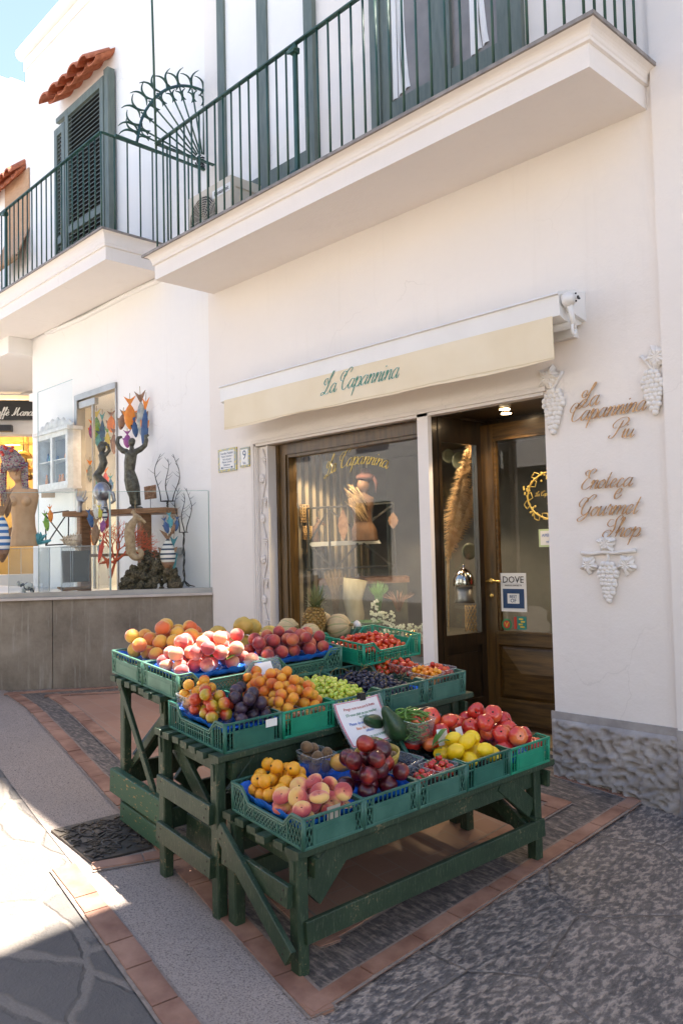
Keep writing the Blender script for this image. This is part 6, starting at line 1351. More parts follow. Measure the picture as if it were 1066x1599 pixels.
mb = MB(); pg = [LJ+LN*.12-LD*.0, LW_END+LN*.12, Vector((-12.6, LW_END.y, 0)), Vector((-12.6, .0, 0)), Vector((XL-.15, .0, 0))]; mb.prism([q+UP*.95 for q in pg], (0, 0, .11)); part('display_deck', mb, PLASTER3, lwr)
gs = root('glass_screen', LJ+LD*1+UP*1.1, 'frameless clear glass screen standing on the low stone wall', 'glass screen')
for t0, t1 in ((.03, .945), (.965, 2.1), (2.11, 3.3)): mb = MB(); lwslab(mb, t0, t1, .06, .07, 1.10, 2.05); part('glass_pane', mb, THINGLASS, gs)
GEDGE = M('pale_green_glass_edge', (.30, .42, .40), (.36, .48, .45), .2, 4)
mb = MB(); lwslab(mb, .945, .962, .058, .072, 1.10, 2.05); part('glass_edge', mb, GEDGE, gs)
mb = MB(); lwslab(mb, .03, 3.3, .061, .069, 2.05, 2.054); part('glass_top_edge', mb, GEDGE, gs)
mb = MB(); lwslab(mb, .022, .029, .06, .07, 1.10, 2.05); part('glass_edge', mb, GEDGE, gs)
ga, gb = FY(60, 613, -.22), FY(114, 622, -.22); mb = MB(); mb.box((ga.x, -.225, 1.06), (gb.x, -.22, ga.z)); g2 = solo('tall_glass_panel', mb, THINGLASS, 'tall clear glass panel in front of the white display cabinet', 'glass panel')
mb = MB(); mb.box((ga.x, -.226, 1.06), (ga.x-.008, -.219, ga.z)); mb.box((ga.x, -.226, ga.z), (gb.x, -.219, ga.z+.006)); part('edge', MB().add([q for q in mb.v], mb.f, 0), GEDGE, g2)

class Fr:                                               # small picture-aligned workbench at a true distance: px offsets -> metres
    def __init__(s, px, py, off=None, Y=None): s.o = LW(px, py, off) if Y is None else FY(px, py, Y); s.x, s.y = px, py; s.s = pxs(s.o)
    def __call__(s, x, y, d=0): return s.o+RIGHT*(x-s.x)*s.s-UP*(y-s.y)*s.s-BACK*d*s.s     # d: towards the lane
BRONZE = M('verdigris_bronze', (.055, .05, .038), (.13, .125, .095), .42, 30, metal=.55, bmp=.3, obj=False)
SILVER = M('silvered_sculpture', (.25, .25, .27), (.42, .42, .44), .3, 14, metal=.8, obj=False)
SHELFW = M('honey_brown_plank', (.20, .09, .035), (.32, .16, .07), .5, 4, (2, 2, 14), obj=False, bmp=.2)
DARKMETAL = M('black_wrought_metal', (.02, .018, .016), (.045, .04, .035), .5, 14, obj=False)
def paint(name, a, b_=None, r=.45): return M(name, a, b_ or a, r, 22, obj=False, bmp=.1)
PO, PB, PG, PY, PT, PW, PBR, PP, PR_ = paint('orange_paint', (.75, .19, .015), (.80, .28, .03)), paint('deep_blue_paint', (.02, .06, .19), (.05, .12, .25)), paint('green_paint', (.10, .28, .04), (.26, .42, .05)), paint('yellow_paint', (.68, .5, .04), (.6, .55, .08)), paint('turquoise_paint', (.05, .26, .30), (.12, .38, .42)), paint('cream_paint', (.66, .60, .50), (.75, .70, .62)), paint('wood_brown_paint', (.20, .10, .05), (.32, .18, .10)), paint('violet_paint', (.22, .06, .24), (.4, .1, .3)), paint('red_paint', (.5, .04, .03), (.62, .08, .05))
PS = paint('steel_fish_paint', (.22, .27, .30), (.50, .48, .40))
def stripes(name, a, b_, sc, th=.5):
    m, t, bb_ = NT(name); s = t.nodes.new('ShaderNodeSeparateXYZ'); g = t.nodes.new('ShaderNodeNewGeometry'); t.links.new(g.outputs['Position'], s.inputs[0])
    v = mth(t, 'FRACT', mth(t, 'MULTIPLY', s.outputs[2], sc)); t.links.new(mix(t, mth(t, 'GREATER_THAN', v, th), a, b_), bb_.inputs['Base Color']); bb_.inputs['Roughness'].default_value = .6; return m
STRB = stripes('blue_white_hoops', (.72, .70, .66), (.03, .13, .34), 17); STRN = stripes('navy_cream_hoops', (.72, .69, .62), (.03, .05, .09), 22, .62)
def fish(px, py, ln, wd, mat, fin, off=None, Y=None, lean=0, label='', grp=None, name='painted_wooden_fish', nose=None, thick=.45):
    """wooden fish hung by the tail: body, tail fin, side fins, cord"""
    F = Fr(px, py, off, Y); k = root(name, F(px, py+ln), label, 'hanging fish', grp); ca, sa = math.cos(lean), math.sin(lean)
    Q = lambda x, y, d=0: F(px+x*ca+y*sa, py-x*sa+y*ca, d)
    def ell(vs): return vs
    prof = [(0, .10), (.08, .17), (.2, .55), (.38, .9), (.55, 1), (.72, .88), (.86, .6), (.95, .33), (1, .06)]; n = 14; vs = []
    for q, w_ in prof:
        for i in range(n): a = i/n*math.tau; vs.append(Q(math.cos(a)*wd/2*w_, ln*(.16+.84*q), math.sin(a)*wd/2*w_*thick))
    mb = MB(); mb.add(vs, [(j*n+i, j*n+(i+1) % n, (j+1)*n+(i+1) % n, (j+1)*n+i) for j in range(len(prof)-1) for i in range(n)]+[tuple(range(n-1, -1, -1)), tuple(range((len(prof)-1)*n, len(prof)*n))], 0, True)
    part('body', mb, mat, k)
    mb = MB(); mb.prism([Q(-wd*.08, ln*.22), Q(-wd*.5, -ln*.02), Q(-wd*.12, ln*.06), Q(wd*.12, ln*.06), Q(wd*.5, -ln*.03), Q(wd*.08, ln*.22)], -BACK*F.s*wd*.12); part('tail_fin', mb, fin, k)
    mb = MB()
    for sg in (-1, 1): mb.prism([Q(sg*wd*.40, ln*.45), Q(sg*wd*.60, ln*.42), Q(sg*wd*.52, ln*.54), Q(sg*wd*.42, ln*.60)], -BACK*F.s*wd*.1)
    part('side_fins', mb, fin, k)
    mb = MB(); mb.ball(Q(wd*.16, ln*.88, wd*.2*thick+wd*.08), F.s*max(.8, wd*.07), 6); part('eye', mb, BLACKP, k)
    if nose: mb = MB(); mb.lathe(Q(0, ln*.80), [(F.s*wd*.43, 0), (F.s*wd*.30, -F.s*ln*.10), (F.s*wd*.06, -F.s*ln*.215)], 14); part('snout', mb, nose, k)
    mb = MB(); mb.tube([Q(0, ln*.05), Q(0, -ln*.05), Q(0, -ln*.12)], F.s*.5, 5); part('hanging_cord', mb, CORD, k); return k
CORD = M('jute_cord', (.30, .20, .10), (.42, .30, .16), .9, 60, obj=False)
gF = 'painted fish hanging on the white walls'
fish(203, 620, 52, 19, PO, PO, Y=-.05, label='bright orange wooden fish hanging on the wall right of the gallery door', thick=.5); fish(193, 640, 32, 12, PBR, PBR, Y=-.03, lean=-.15, label='small dark brown fish left of the orange fish'); fish(209, 650, 34, 10, PB, PB, Y=-.03, lean=.1, label='small navy fish hanging under the orange fish'); fish(199, 672, 28, 13, PP, PP, Y=-.03, lean=.0, label='violet fish hanging lowest behind the bronze figure')
fish(219, 612, 74, 18, PS, PBR, Y=-.07, lean=.06, label='large silver grey fish hanging right of the orange fish'); fish(228, 622, 80, 12, PB, PO, Y=-.04, lean=-.05, label='long navy fish hanging at the far right of the wall fish')
fish(134, 645, 40, 12, PT, PR_, Y=.95, label='small turquoise fish hanging farthest left in the gallery'); fish(151, 640, 52, 14, PG, PY, Y=.95, label='green and yellow fish hanging in the gallery'); fish(160, 645, 50, 9, PB, PT, Y=.93, label='slim blue fish beside the green one in the gallery'); fish(174, 642, 34, 14, PO, PBR, Y=.95, label='orange fish hanging in the gallery near the door edge'); fish(155, 672, 28, 13, PT, PB, Y=.9, label='turquoise fish hanging under the green one'); fish(178, 668, 42, 11, PBR, PBR, Y=.9, label='dark speckled fish hanging low by the door edge')
fish(141, 718, 36, 10, PS, PO, Y=.95, label='grey blue fish hanging in the lower gallery row'); fish(133, 735, 42, 6, PT, PB, Y=.95, label='thin turquoise fish at the left of the lower gallery row'); fish(165, 730, 34, 10, PR_, PO, Y=.95, label='red fish in the lower gallery row')
for x_, y_, l_, w_, m_, f_, lb in ((143, 655, 30, 9, PP, PO, 'violet fish in the gallery between the turquoise and green ones'), (168, 668, 34, 9, PY, PG, 'slim yellow fish low in the gallery beside the dark one'), (150, 740, 30, 9, PT, PY, 'turquoise fish in the middle of the lower gallery row'), (173, 742, 26, 8, PB, PT, 'small blue fish at the right of the lower gallery row')): fish(x_, y_, l_, w_, m_, f_, Y=.92, label=lb)
# plank shelf
pa, pb_ = LW(113, 800, .95), LW(271, 796, .45); sz = LW(190, 796, .7).z
sh = root('plank_console', ((pa.x+pb_.x)/2, (pa.y+pb_.y)/2, 1.06), 'honey brown plank console carrying the bronze figures', 'console'); mb = MB(); mb.bar((pa.x, pa.y, sz-.03), (pb_.x, pb_.y, sz-.03), .34, .055); part('top_plank', mb, SHELFW, sh)
for u in (.12, .72): q = pa.lerp(pb_, u); mb = MB(); mb.bar((q.x, q.y, 1.05), (q.x, q.y, sz-.058), .12, .10, (1, 0, 0)); part('post', mb, SHELFW, sh)
mb = MB(); mb.bar((pa.x, pa.y, 1.45), (pb_.x, pb_.y, 1.45), .2, .03); part('lower_shelf', mb, SHELFW, sh)
# bronze figure with raised arms
F = Fr(208, 790, .62)
def body(F, parts, vox, nm, mat, k, it=2):
    mb = MB()
    for pts, rs in parts: mb.tube([F(*p) for p in pts], [r*F.s for r in rs], 10)
        
    return part(nm, remesh(mb, vox*F.s, it), mat, k)
k = root('bronze_dancer', F(208, 792), 'weathered bronze draped woman raising both arms, standing on the plank console', 'statuette')
mb = MB(); c_ = F(207, 690)
mb.ball(c_, (5.2*F.s, 5.4*F.s, 6.6*F.s), 10); mb.ball(F(207, 688, -2), 5.6*F.s, 8)
def tb(pts, rs, n=10): mb.tube([F(*p) for p in pts], [r*F.s for r in rs], n)
tb([(207, 694), (207, 702), (206, 708), (204, 722), (203, 735), (205, 748), (208, 762), (211, 776), (213, 790)], [3, 4, 9.5, 9.5, 8.4, 11, 11.5, 9, 8])
tb([(200, 705), (193, 703), (187, 697), (184, 690), (186, 682), (192, 681)], [5, 4.6, 4, 3.6, 3, 2.2]); tb([(213, 705), (221, 701), (228, 695), (230, 687), (229, 680), (234, 679)], [5, 4.6, 4, 3.6, 3, 2.2])
for x in (203, 209): mb.ball(F(x, 712, 5), 3.6*F.s, 8)
for i in range(6): tb([(202+i*2.2, 745, 6), (204+i*1.9, 765, 7), (206+i*2, 788, 6)], [1.3, 1.7, 1.6], 6)
part('figure', remesh(mb, 1.0*F.s, 1), BRONZE, k); mb = MB(); mb.lathe(F(212, 797), [(14*F.s, 0), (13*F.s, 3*F.s), (9*F.s, 6*F.s)], 20); part('base', mb, BRONZE, k)
F = Fr(160, 790, .8); k = root('twisting_bronze_figure', F(160, 792), 'dark bronze figure twisting with raised arms behind the silver head', 'statuette'); mb = MB()
mb.ball(F(162, 699), (4.6*F.s, 4.6*F.s, 6*F.s), 9); tb([(162, 704), (160, 710), (163, 722), (158, 734), (152, 742), (160, 752), (170, 760), (165, 775), (160, 790)], [2.6, 6, 6.5, 6.2, 7, 7, 6, 5, 5]); tb([(160, 709), (155, 697), (159, 690), (168, 691)], [3.2, 2.8, 2.3, 1.7]); tb([(166, 710), (172, 703), (170, 694), (163, 691)], [3.2, 2.8, 2.3, 1.7])
part('figure', remesh(mb, 1.0*F.s, 1), BRONZE, k)
F = Fr(161, 795, .5); k = root('silver_bust', F(161, 797), 'silver head sculpture with curling locks on the plank console', 'sculpture'); mb = MB(); mb.ball(F(160, 768), (13*F.s, 13*F.s, 16*F.s), 14); tb([(160, 780), (161, 797)], [7, 9]); tb([(170, 766, 3), (178, 772, 4), (180, 782, 4), (175, 787, 5)], [3.5, 3.5, 3, 2]); tb([(160, 765, 13), (160, 774, 15)], [1.6, 2.2], 6)
part('head', remesh(mb, 1.2*F.s, 1), SILVER, k)
F = Fr(128, 797, .7); k = root('silver_hand', F(128, 797), 'silver open hand sculpture at the left end of the console', 'sculpture'); mb = MB(); tb([(124, 800), (125, 790), (125, 782)], [4.5, 3.6, 5]); [tb([(122+i*2.2, 782), (120+i*4+(1 if i > 2 else 0), 774), (121+i*4.8, 767-abs(1.5-i))], [1.5, 1.3, .9], 6) for i in range(4)]; tb([(128, 785), (134, 781), (137, 776)], [1.7, 1.4, 1], 6)
part('hand', remesh(mb, .7*F.s, 1), SILVER, k)
# seahorse carved in wood
DRIFT = M('pale_carved_wood', (.34, .22, .12), (.52, .37, .22), .75, 26, (1, 1, 1), bmp=.6, obj=False)
def seahorse(F, x, y, s_, mat, label, sgn=1):
    k = root('carved_seahorse', F(x, y+40*s_), label, 'seahorse'); mb = MB(); T = lambda pts, rs, n=10: mb.tube([F(x+sgn*p[0]*s_, y+p[1]*s_) for p in pts], [r*F.s*s_ for r in rs], n)
    T(cr([(-2, -38), (0, -30), (-6, -20), (-10, -8), (-9, 6), (-8, 18), (-6, 28), (0, 34), (7, 33), (10, 27), (7, 22), (3, 25)], 3), [1+8*math.sin(min(1, (i+2)/16)*math.pi*.62)**1.2*(1 if i < 15 else max(.28, 1-(i-15)/20)) for i in range(34)])
    T([(-2, -34), (6, -30), (14, -25), (16, -22)], [6, 4.5, 2.6, 2.4]); T([(-6, -38), (-4, -44), (0, -40)], [2, 2.2, 2])
    for j in range(9): T([(-14-(j % 2), -22+j*6), (-17, -20+j*6)], [3.0, 1.2], 6)
    part('body', remesh(mb, .9*F.s*s_, 1), mat, k); mb = MB(); mb.tube([F(x, y-42*s_), F(x, y-60*s_)], .6*F.s, 5); part('hanging_cord', mb, CORD, k)
F = Fr(212, 838, .13); seahorse(F, 212, 838, .95, DRIFT, 'large carved pale wooden seahorse hanging in front of the console')
# red coral
CORAL = M('orange_red_coral', (.62, .09, .03), (.75, .16, .06), .6, 40, obj=False, bmp=.4)
F = Fr(188, 860, .28); k = root('red_coral_branch', F(188, 905), 'branching orange red coral between the glass edge and the seahorse', 'coral'); mb = MB(); rr = random.Random(11)
def grow(x, y, a, L, r, dep, dz):
    x2, y2 = x+math.cos(a)*L, y-math.sin(a)*L; mid = ((x+x2)/2+rr.uniform(-1.5, 1.5), (y+y2)/2+rr.uniform(-1, 1)); mb.tube([F(x, y, dz), F(*mid, dz), F(x2, y2, dz)], [r*F.s, r*.85*F.s, r*.7*F.s], 6)
    if dep:
        for sg in ((-1, 1) if dep < 4 else (-1, .2, 1)): grow(x2, y2, a+sg*rr.uniform(.25, .62), L*rr.uniform(.62, .9), r*.68, dep-1, dz+rr.uniform(-3, 3))
grow(172, 902, 1.25, 26, 2.6, 6, 0); grow(176, 878, .6, 22, 2.0, 5, 3); part('branches', mb, CORAL, k)
mb = MB()
for i in range(5): a = i/5*math.tau+.3; mb.tube([F(170, 876, 6), F(170+14*math.cos(a), 876+11*math.sin(a), 5)], [3.2*F.s, .8*F.s], 7)
solo('red_starfish', mb, CORAL, 'small red starfish resting against the coral foot', 'starfish')
# sponge rock
F = Fr(236, 912, .22); ROCKM = M('dry_sponge_rock', (.045, .034, .02), (.22, .17, .10), .95, 55, obj=False, bmp=1.0, bscale=120, dist=.012); mb = MB(); rr = random.Random(6)
for i in range(170):
    u = rr.uniform(-1, 1); h_ = max(0, 1-u*u)**.6; x = 236+u*44; y = 918-rr.random()*50*h_*(1.15 if u > -.2 else .8); mb.ball(F(x, y, rr.uniform(-14, 16)), rr.uniform(3, 7)*F.s, 6)
o = solo('sponge_rock', remesh(mb, 1.15*F.s, 0), ROCKM, 'large brown pitted sponge rock resting on the ledge behind the glass', 'rock')
tx = bpy.data.textures.new('rock', 'CLOUDS'); tx.noise_scale = .03; md = o.modifiers.new('d', 'DISPLACE'); md.texture = tx; md.strength = .05; md.mid_level = .5
# fish bundles hanging in front
fish(262, 828, 62, 25, STRN, PBR, off=.10, label='navy and cream hooped fish with brown snout hanging at the right of the display', nose=PBR, thick=.6); fish(272, 838, 60, 13, PT, PT, off=.16, lean=-.08, label='turquoise fish half hidden behind the hooped fish')
for i, (x, y, l, w_, m_, lb) in enumerate(((256, 808, 26, 9, PB, 'small navy fish at the left of the right hand bundle'), (264, 800, 26, 9, PT, 'small turquoise fish on top of the right hand bundle'), (270, 808, 26, 8, PBR, 'small wooden fish in the middle of the right hand bundle'), (277, 806, 24, 8, PB, 'small navy fish at the right of the right hand bundle'), (267, 815, 22, 6, PW, 'small cream fish at the front of the right hand bundle'))): fish(x, y, l, w_, m_, m_, off=.07, lean=(i-2)*-.12, label=lb)
for i, (x, y, l, w_, m_, lb) in enumerate(((138, 795, 30, 9, PB, 'small blue fish at the left of the left hand bundle'), (148, 786, 26, 8, PW, 'small cream fish on top of the left hand bundle'), (155, 788, 24, 8, PY, 'small yellow fish in the left hand bundle'), (164, 790, 24, 9, STRN, 'small hooped fish at the right of the left hand bundle'), (151, 808, 44, 13, PBR, 'long woven brown fish hanging in the left hand bundle'), (163, 806, 26, 9, PP, 'small magenta fish in the left hand bundle'), (164, 830, 50, 7, PR_, 'long thin red fish hanging lowest in the left hand bundle'))): fish(x, y, l, w_, m_, m_, off=.10, lean=(i-3)*-.07, label=lb)
fish(4, 785, 92, 26, STRB, PBR, off=.10, label='blue and white hooped fish with a brown snout hanging at the far left', nose=PBR, thick=.6); fish(15, 765, 44, 12, PBR, PBR, off=.14, lean=-.1, label='small brown fish above the far left hooped fish')
# twig candle stands
def twigs(px, ytop, ybase, yring, sp, label, off, base=True, n=3):
    F = Fr(px, ybase, off); k = root('twig_candle_stand', F(px, ybase), label, 'candle stand'); mb = MB(); rr = random.Random(px)
    if base:
        for sg in (-1, -.3, .5, 1): mb.tube([F(px, ybase-8), F(px+sg*8, ybase-1), F(px+sg*17, ybase+1, sg*4)], [1.2*F.s, 1.0*F.s, .8*F.s], 6)
    P = [F(px+math.sin(i*.9)*.8, ybase-8-(ybase-8-yring)*i/16) for i in range(17)]; mb.tube(P, 1.15*F.s, 6); P = [F(px+math.sin(i*.9+2)*1.6, ybase-8-(ybase-8-yring)*i/16, 1) for i in range(17)]; mb.tube(P, .7*F.s, 5); part('stem', mb, DARKMETAL, k)
    mb = MB(); mb.lathe(F(px, yring), [(sp*.9*F.s, 0), (sp*.9*F.s, 1*F.s), (sp*.7*F.s, 1*F.s)], 16); part('pan', mb, DARKMETAL, k)
    mb = MB()
    for i in range(n):
        x0 = px+(i-(n-1)/2)*sp*.8; P = []
        for j in range(9): q = j/8; P.append(F(x0+(i-(n-1)/2)*sp*.5*math.sin(q*3)+math.sin(q*7+i*2)*2.4, yring-(yring-ytop)*q*(1-.1*(i == 1)), math.sin(i+q*3)*3))
        P = cr([tuple(p) for p in P], 3); mb.tube(P, [(1.0-.65*j/len(P))*F.s for j in range(len(P))], 5)
        for q in (.35, .5, .62, .75, .85, .93):
            b0 = P[int(q*(len(P)-1))]; a = rr.uniform(.4, 1.2)*rr.choice((-1, 1)); l_ = rr.uniform(5, 13)*F.s; mb.tube([b0, b0+(RIGHT*math.sin(a)+UP*math.cos(a))*l_*.5, b0+(RIGHT*math.sin(a*1.2)+UP*math.cos(a*.7))*l_], [.45*F.s, .35*F.s, .15*F.s], 4)
    part('twigs', mb, DARKMETAL, k)
for i, (x, y, l, w_, m_, lb) in enumerate(((70, 800, 30, 9, PG, 'small green fish hanging between the mannequin and the iron stand'), (78, 790, 26, 8, PO, 'small orange fish hanging above the iron stand'), (146, 822, 30, 8, PO, 'small orange fish low in the left hand bundle'), (157, 842, 24, 7, PT, 'tiny turquoise fish under the magenta one'), (171, 800, 26, 8, PR_, 'small red fish at the glass edge'))): fish(x, y, l, w_, m_, m_, off=.12, lean=(i-2)*-.08, label=lb)
twigs(262, 708, 800, 783, 13, 'black iron twig candle stand on the console, behind the hooped fish', .5, False); twigs(288, 762, 915, 832, 8, 'black iron twig candle stand with twisted stem at the right end of the display', .25)
F = Fr(234, 768, .45); k = root('carved_wood_panel', F(234, 790), 'small carved brown wood panel on a thin stand', 'panel'); mb = MB(); mb.prism([F(225, 760), F(243, 757), F(244, 778), F(226, 780)], BACK*.03); rr = random.Random(2)
[mb.ball(F(rr.uniform(227, 242), rr.uniform(760, 777), .5), rr.uniform(1, 2.4)*F.s, 5) for _ in range(40)]; part('panel', mb, PBR, k); mb = MB(); mb.tube([F(235, 779), F(235, 794)], .5*F.s, 5); part('stand', mb, DARKMETAL, k)
# mannequin with knitted hat
F = Fr(38, 853, .42); SKINW = M('tan_mannequin_cloth', (.50, .30, .16), (.58, .37, .21), .75, 9, obj=False, bmp=.1)
k = root('mannequin_bust', F(38, 853), 'tan cloth mannequin bust wearing a knitted ear flap hat', 'mannequin'); mb = MB()
mb.ball(F(27, 735), (12*F.s, 12*F.s, 16*F.s), 12); mb.ball(F(30, 748, 6), (6*F.s, 6*F.s, 6*F.s), 8); mb.tube([F(30, 735, 12), F(30.5, 742, 14)], [1.2*F.s, 2*F.s], 6); mb.tube([F(28, 749, 12), F(33, 749, 12)], 1.2*F.s, 6)
def ellt(rows):
    n = 16; vs = []
    for x, y, rx, ry in rows:
        for i in range(n): a = i/n*math.tau; vs.append(F(x+rx*math.cos(a), y, ry*math.sin(a)))
    mb.add(vs, [(j*n+i, j*n+(i+1) % n, (j+1)*n+(i+1) % n, (j+1)*n+i) for j in range(len(rows)-1) for i in range(n)]+[tuple(range(n)), tuple(range((len(rows)-1)*n, len(rows)*n))])
ellt([(30, 740, 6, 6), (32, 757, 7, 7), (34, 763, 16, 9), (35, 764, 25, 11), (36, 775, 26, 13), (37, 790, 22, 14), (37, 805, 18, 12), (38, 822, 18, 12), (38, 840, 21, 13), (38, 853, 22, 14)])
for x in (26, 46): mb.ball(F(x, 783, 11), (8*F.s, 7*F.s, 8*F.s), 9)
part('body', remesh(mb, 1.1*F.s, 2), SKINW, k)
KNIT, t_, b = NT('patterned_knit'); gg = coords(t_, (40, 40, 60), False); vo = node(t_, 'ShaderNodeTexVoronoi', Scale=1.6); t_.links.new(gg, vo.inputs['Vector']); sp = t_.nodes.new('ShaderNodeSeparateColor'); t_.links.new(vo.outputs['Color'], sp.inputs[0])
t_.links.new(ramp(t_, sp.outputs[0], [(.25, (.36, .32, .27)), (.5, (.16, .13, .11)), (.68, (.45, .40, .34)), (.82, (.30, .03, .05)), (.95, (.14, .04, .16))]), b.inputs['Base Color']); b.inputs['Roughness'].default_value = .95; bump(t_, b, vo.outputs['Distance'], .8, .01)
mb = MB(); n = 20; vs = []; rows = [(4, 694, 2), (9, 698, 9), (15, 706, 14), (21, 717, 16.5), (25, 729, 17)]
for x, y, r_ in rows:
    for i in range(n): a = i/n*math.tau; vs.append(F(x+r_*math.cos(a), y+r_*.12*math.cos(a)*-1, r_*math.sin(a)))
mb.add(vs, [(j*n+i, j*n+(i+1) % n, (j+1)*n+(i+1) % n, (j+1)*n+i) for j in range(4) for i in range(n)]+[tuple(range(n))], 0, True)
for i in range(34): a = -i/33*math.pi*1.0; x = 25+17.3*math.cos(a); d_ = -17.3*math.sin(a); mb.tube([F(x, 729, d_), F(x+.5, 736+(i % 3), d_)], [.9*F.s, .5*F.s], 5)
hat = part('knitted_hat', mb, KNIT, k); mb = MB()
for sx0_, s1 in ((6, 1), (44, -1)):
    for j in range(3): x = sx0_+s1*j*3.2; mb.tube([F(x, 722, 4), F(x-s1*1, 745, 6), F(x-s1*(0 if s1 < 0 else 0)+(3 if s1 < 0 else 0), 768, 8), F(x+(5 if s1 < 0 else 1), 790-j*3, 8)], [2.2*F.s, 2.4*F.s, 2*F.s, 1.8*F.s], 6)
mb.lathe(F(8, 765, 10), [(6*F.s, 0), (6*F.s, 2*F.s), (2*F.s, 3*F.s)], 14, ax=-BACK); part('hat_tassels', mb, KNIT, k); mb = MB(); rr = random.Random(3)
for i in range(8): mb.ball(F(8+i*2.5+rr.uniform(-4, 4), 697+rr.uniform(0, 16), 15), 2.5*F.s, 6)
part('hat_pompoms', mb, PR_, k)
# acrylic blocks
def acr(x0, y0, x1, y1, off, dep, label):
    F = Fr((x0+x1)/2, y1, off); k = root('acrylic_display_box', F((x0+x1)/2, y1), label, 'display box'); a, b_, c_, d_ = F(x0, y1), F(x1, y1), F(x1, y0), F(x0, y0); q = BACK*dep
    mb = MB(); mb.add([a, b_, c_, d_, a+q, b_+q, c_+q, d_+q], [(0, 1, 2, 3), (4, 5, 6, 7), (0, 4, 7, 3), (1, 5, 6, 2), (3, 2, 6, 7)]); part('walls', mb, ACRYLIC, k)
    mb = MB(); [mb.tube([u, v], .45*F.s, 4) for u, v in ((a, d_), (b_, c_), (d_, c_), (d_, d_+q), (c_, c_+q), (a+q, d_+q), (b_+q, c_+q))]; part('bright_edges', mb, M('acrylic_edge', (.7, .72, .72), None, .2), k)
acr(14, 856, 60, 927, .14, .30, 'clear acrylic box at the left holding a small painted cow'); acr(62, 855, 96, 925, .14, .28, 'clear acrylic box in the middle of the three'); acr(96, 853, 154, 921, .14, .34, 'widest clear acrylic box standing by the glass edge')
F = Fr(115, 885, .55); mb = MB(); mb.prism([F(96, 860), F(140, 860), F(138, 908), F(98, 910)], BACK*.02); solo('dark_square_tray', mb, M('dark_charcoal_board', (.025, .022, .02), (.06, .05, .045), .5, 6), 'dark charcoal square tray leaning behind the widest acrylic box', 'tray')
F = Fr(112, 920, .20); mb = MB(); mb.tube([F(90, 917), F(100, 920), F(125, 919), F(139, 915)], [1.5*F.s, 3*F.s, 3*F.s, 1.5*F.s], 8); solo('wooden_dish', mb, SHELFW, 'long shallow wooden dish inside the widest acrylic box', 'dish')
F = Fr(42, 915, .22); COWM, t_, b = NT('spotted_ceramic'); t_.links.new(ramp(t_, noi(t_, coords(t_, obj=False), 24, 2, .4), [(.5, (.62, .58, .5)), (.53, (.05, .05, .07))]), b.inputs['Base Color']); b.inputs['Roughness'].default_value = .25
k = root('ceramic_cow', F(42, 926), 'small spotted ceramic cow inside the left acrylic box', 'figurine'); mb = MB(); mb.ball(F(45, 916), (11*F.s, 7*F.s, 7*F.s), 10); mb.ball(F(31, 911, 2), (4.5*F.s, 4*F.s, 4*F.s), 8); mb.tube([F(36, 914), F(31, 911, 2)], [4*F.s, 3*F.s], 8)
for x in (38, 51):
    for d_ in (-4, 4): mb.tube([F(x, 918, d_), F(x, 927, d_)], [2.2*F.s, 1.6*F.s], 7)
mb.tube([F(55, 913), F(57, 906), F(55, 904)], .6*F.s, 5); part('body', remesh(mb, .8*F.s, 1), COWM, k)
F = Fr(110, 845, .35); mb = MB(); pr = [(12, 0), (11, 4), (9, 9), (7.5, 13), (6, 18), (4, 23), (2, 27), (.3, 31)]
mb.lathe(F(124, 846), [(r*F.s, z*F.s) for r, z in pr], 14, ax=-RIGHT+UP*.12); rr = random.Random(1)
for r, z in pr[:6]:
    for i in range(9): a = i/9*math.tau; c_ = F(124-z, 846-z*.12); n_ = UP*math.cos(a)-BACK*math.sin(a); mb.tube([c_+n_*r*F.s*.8, c_+n_*(r+3.5)*F.s], [1.8*F.s, .3*F.s], 5)
solo('spiny_shell', mb, M('cream_peach_shell', (.58, .42, .27), (.70, .58, .44), .5, 20, obj=False), 'large cream spiny conch shell on top of the acrylic boxes', 'shell')
F = Fr(62, 838, .40); mb = MB(); rr = random.Random(5)
for i in range(14): a = rr.uniform(0, 3.14); mb.tube([F(62, 848), F(62+12*math.cos(a), 846-11*math.sin(a), rr.uniform(-4, 4)), F(62+18*math.cos(a), 845-14*math.sin(a), 0)], [3*F.s, 2.4*F.s, .8*F.s], 6)
solo('turquoise_coral', mb, PT, 'lumpy turquoise coral beside the mannequin', 'coral')
F = Fr(92, 852, 1.0); k = root('crossed_iron_stand', F(92, 852), 'dark crossed iron stand behind the conch shell', 'stand'); mb = MB(); [mb.tube([F(*u), F(*v)], 1.1*F.s, 6) for u, v in (((72, 802), (108, 798)), ((72, 802), (72, 852)), ((108, 798), (107, 850)), ((72, 804), (107, 850)), ((107, 800), (73, 850)), ((72, 851), (107, 850)))]; part('frame', mb, DARKMETAL, k)
# wall cabinet
CAB = M('distressed_white_cabinet', (.62, .59, .54), (.76, .74, .70), .6, 12, obj=False, bmp=.3); F = Fr(82, 715, Y=-.16)
k = root('white_wall_cabinet', FY(82, 762, -.02), 'white distressed glazed wall cabinet with a carved crest', 'cabinet'); x0, x1 = FY(57, 715, -.17).x, FY(106, 715, -.17).x; za, zb = FY(82, 762, -.17).z, FY(82, 676, -.17).z; mb = MB()
for a, b_ in (((x0, -.17, za), (x0+.06, 0, zb)), ((x1-.06, -.17, za), (x1, 0, zb)), ((x0+.06, -.17, za), (x1-.06, 0, za+.06)), ((x0+.06, -.17, zb-.06), (x1-.06, 0, zb)), (((x0+x1)/2-.03, -.172, za+.06), ((x0+x1)/2+.03, -.13, zb-.06)), ((x0-.05, -.2, zb), (x1+.05, 0, zb+.04)), ((x0-.02, -.19, za-.03), (x1+.02, 0, za))): mb.box(a, b_)
part('carcass', mb, CAB, k); mb = MB(); n = 13
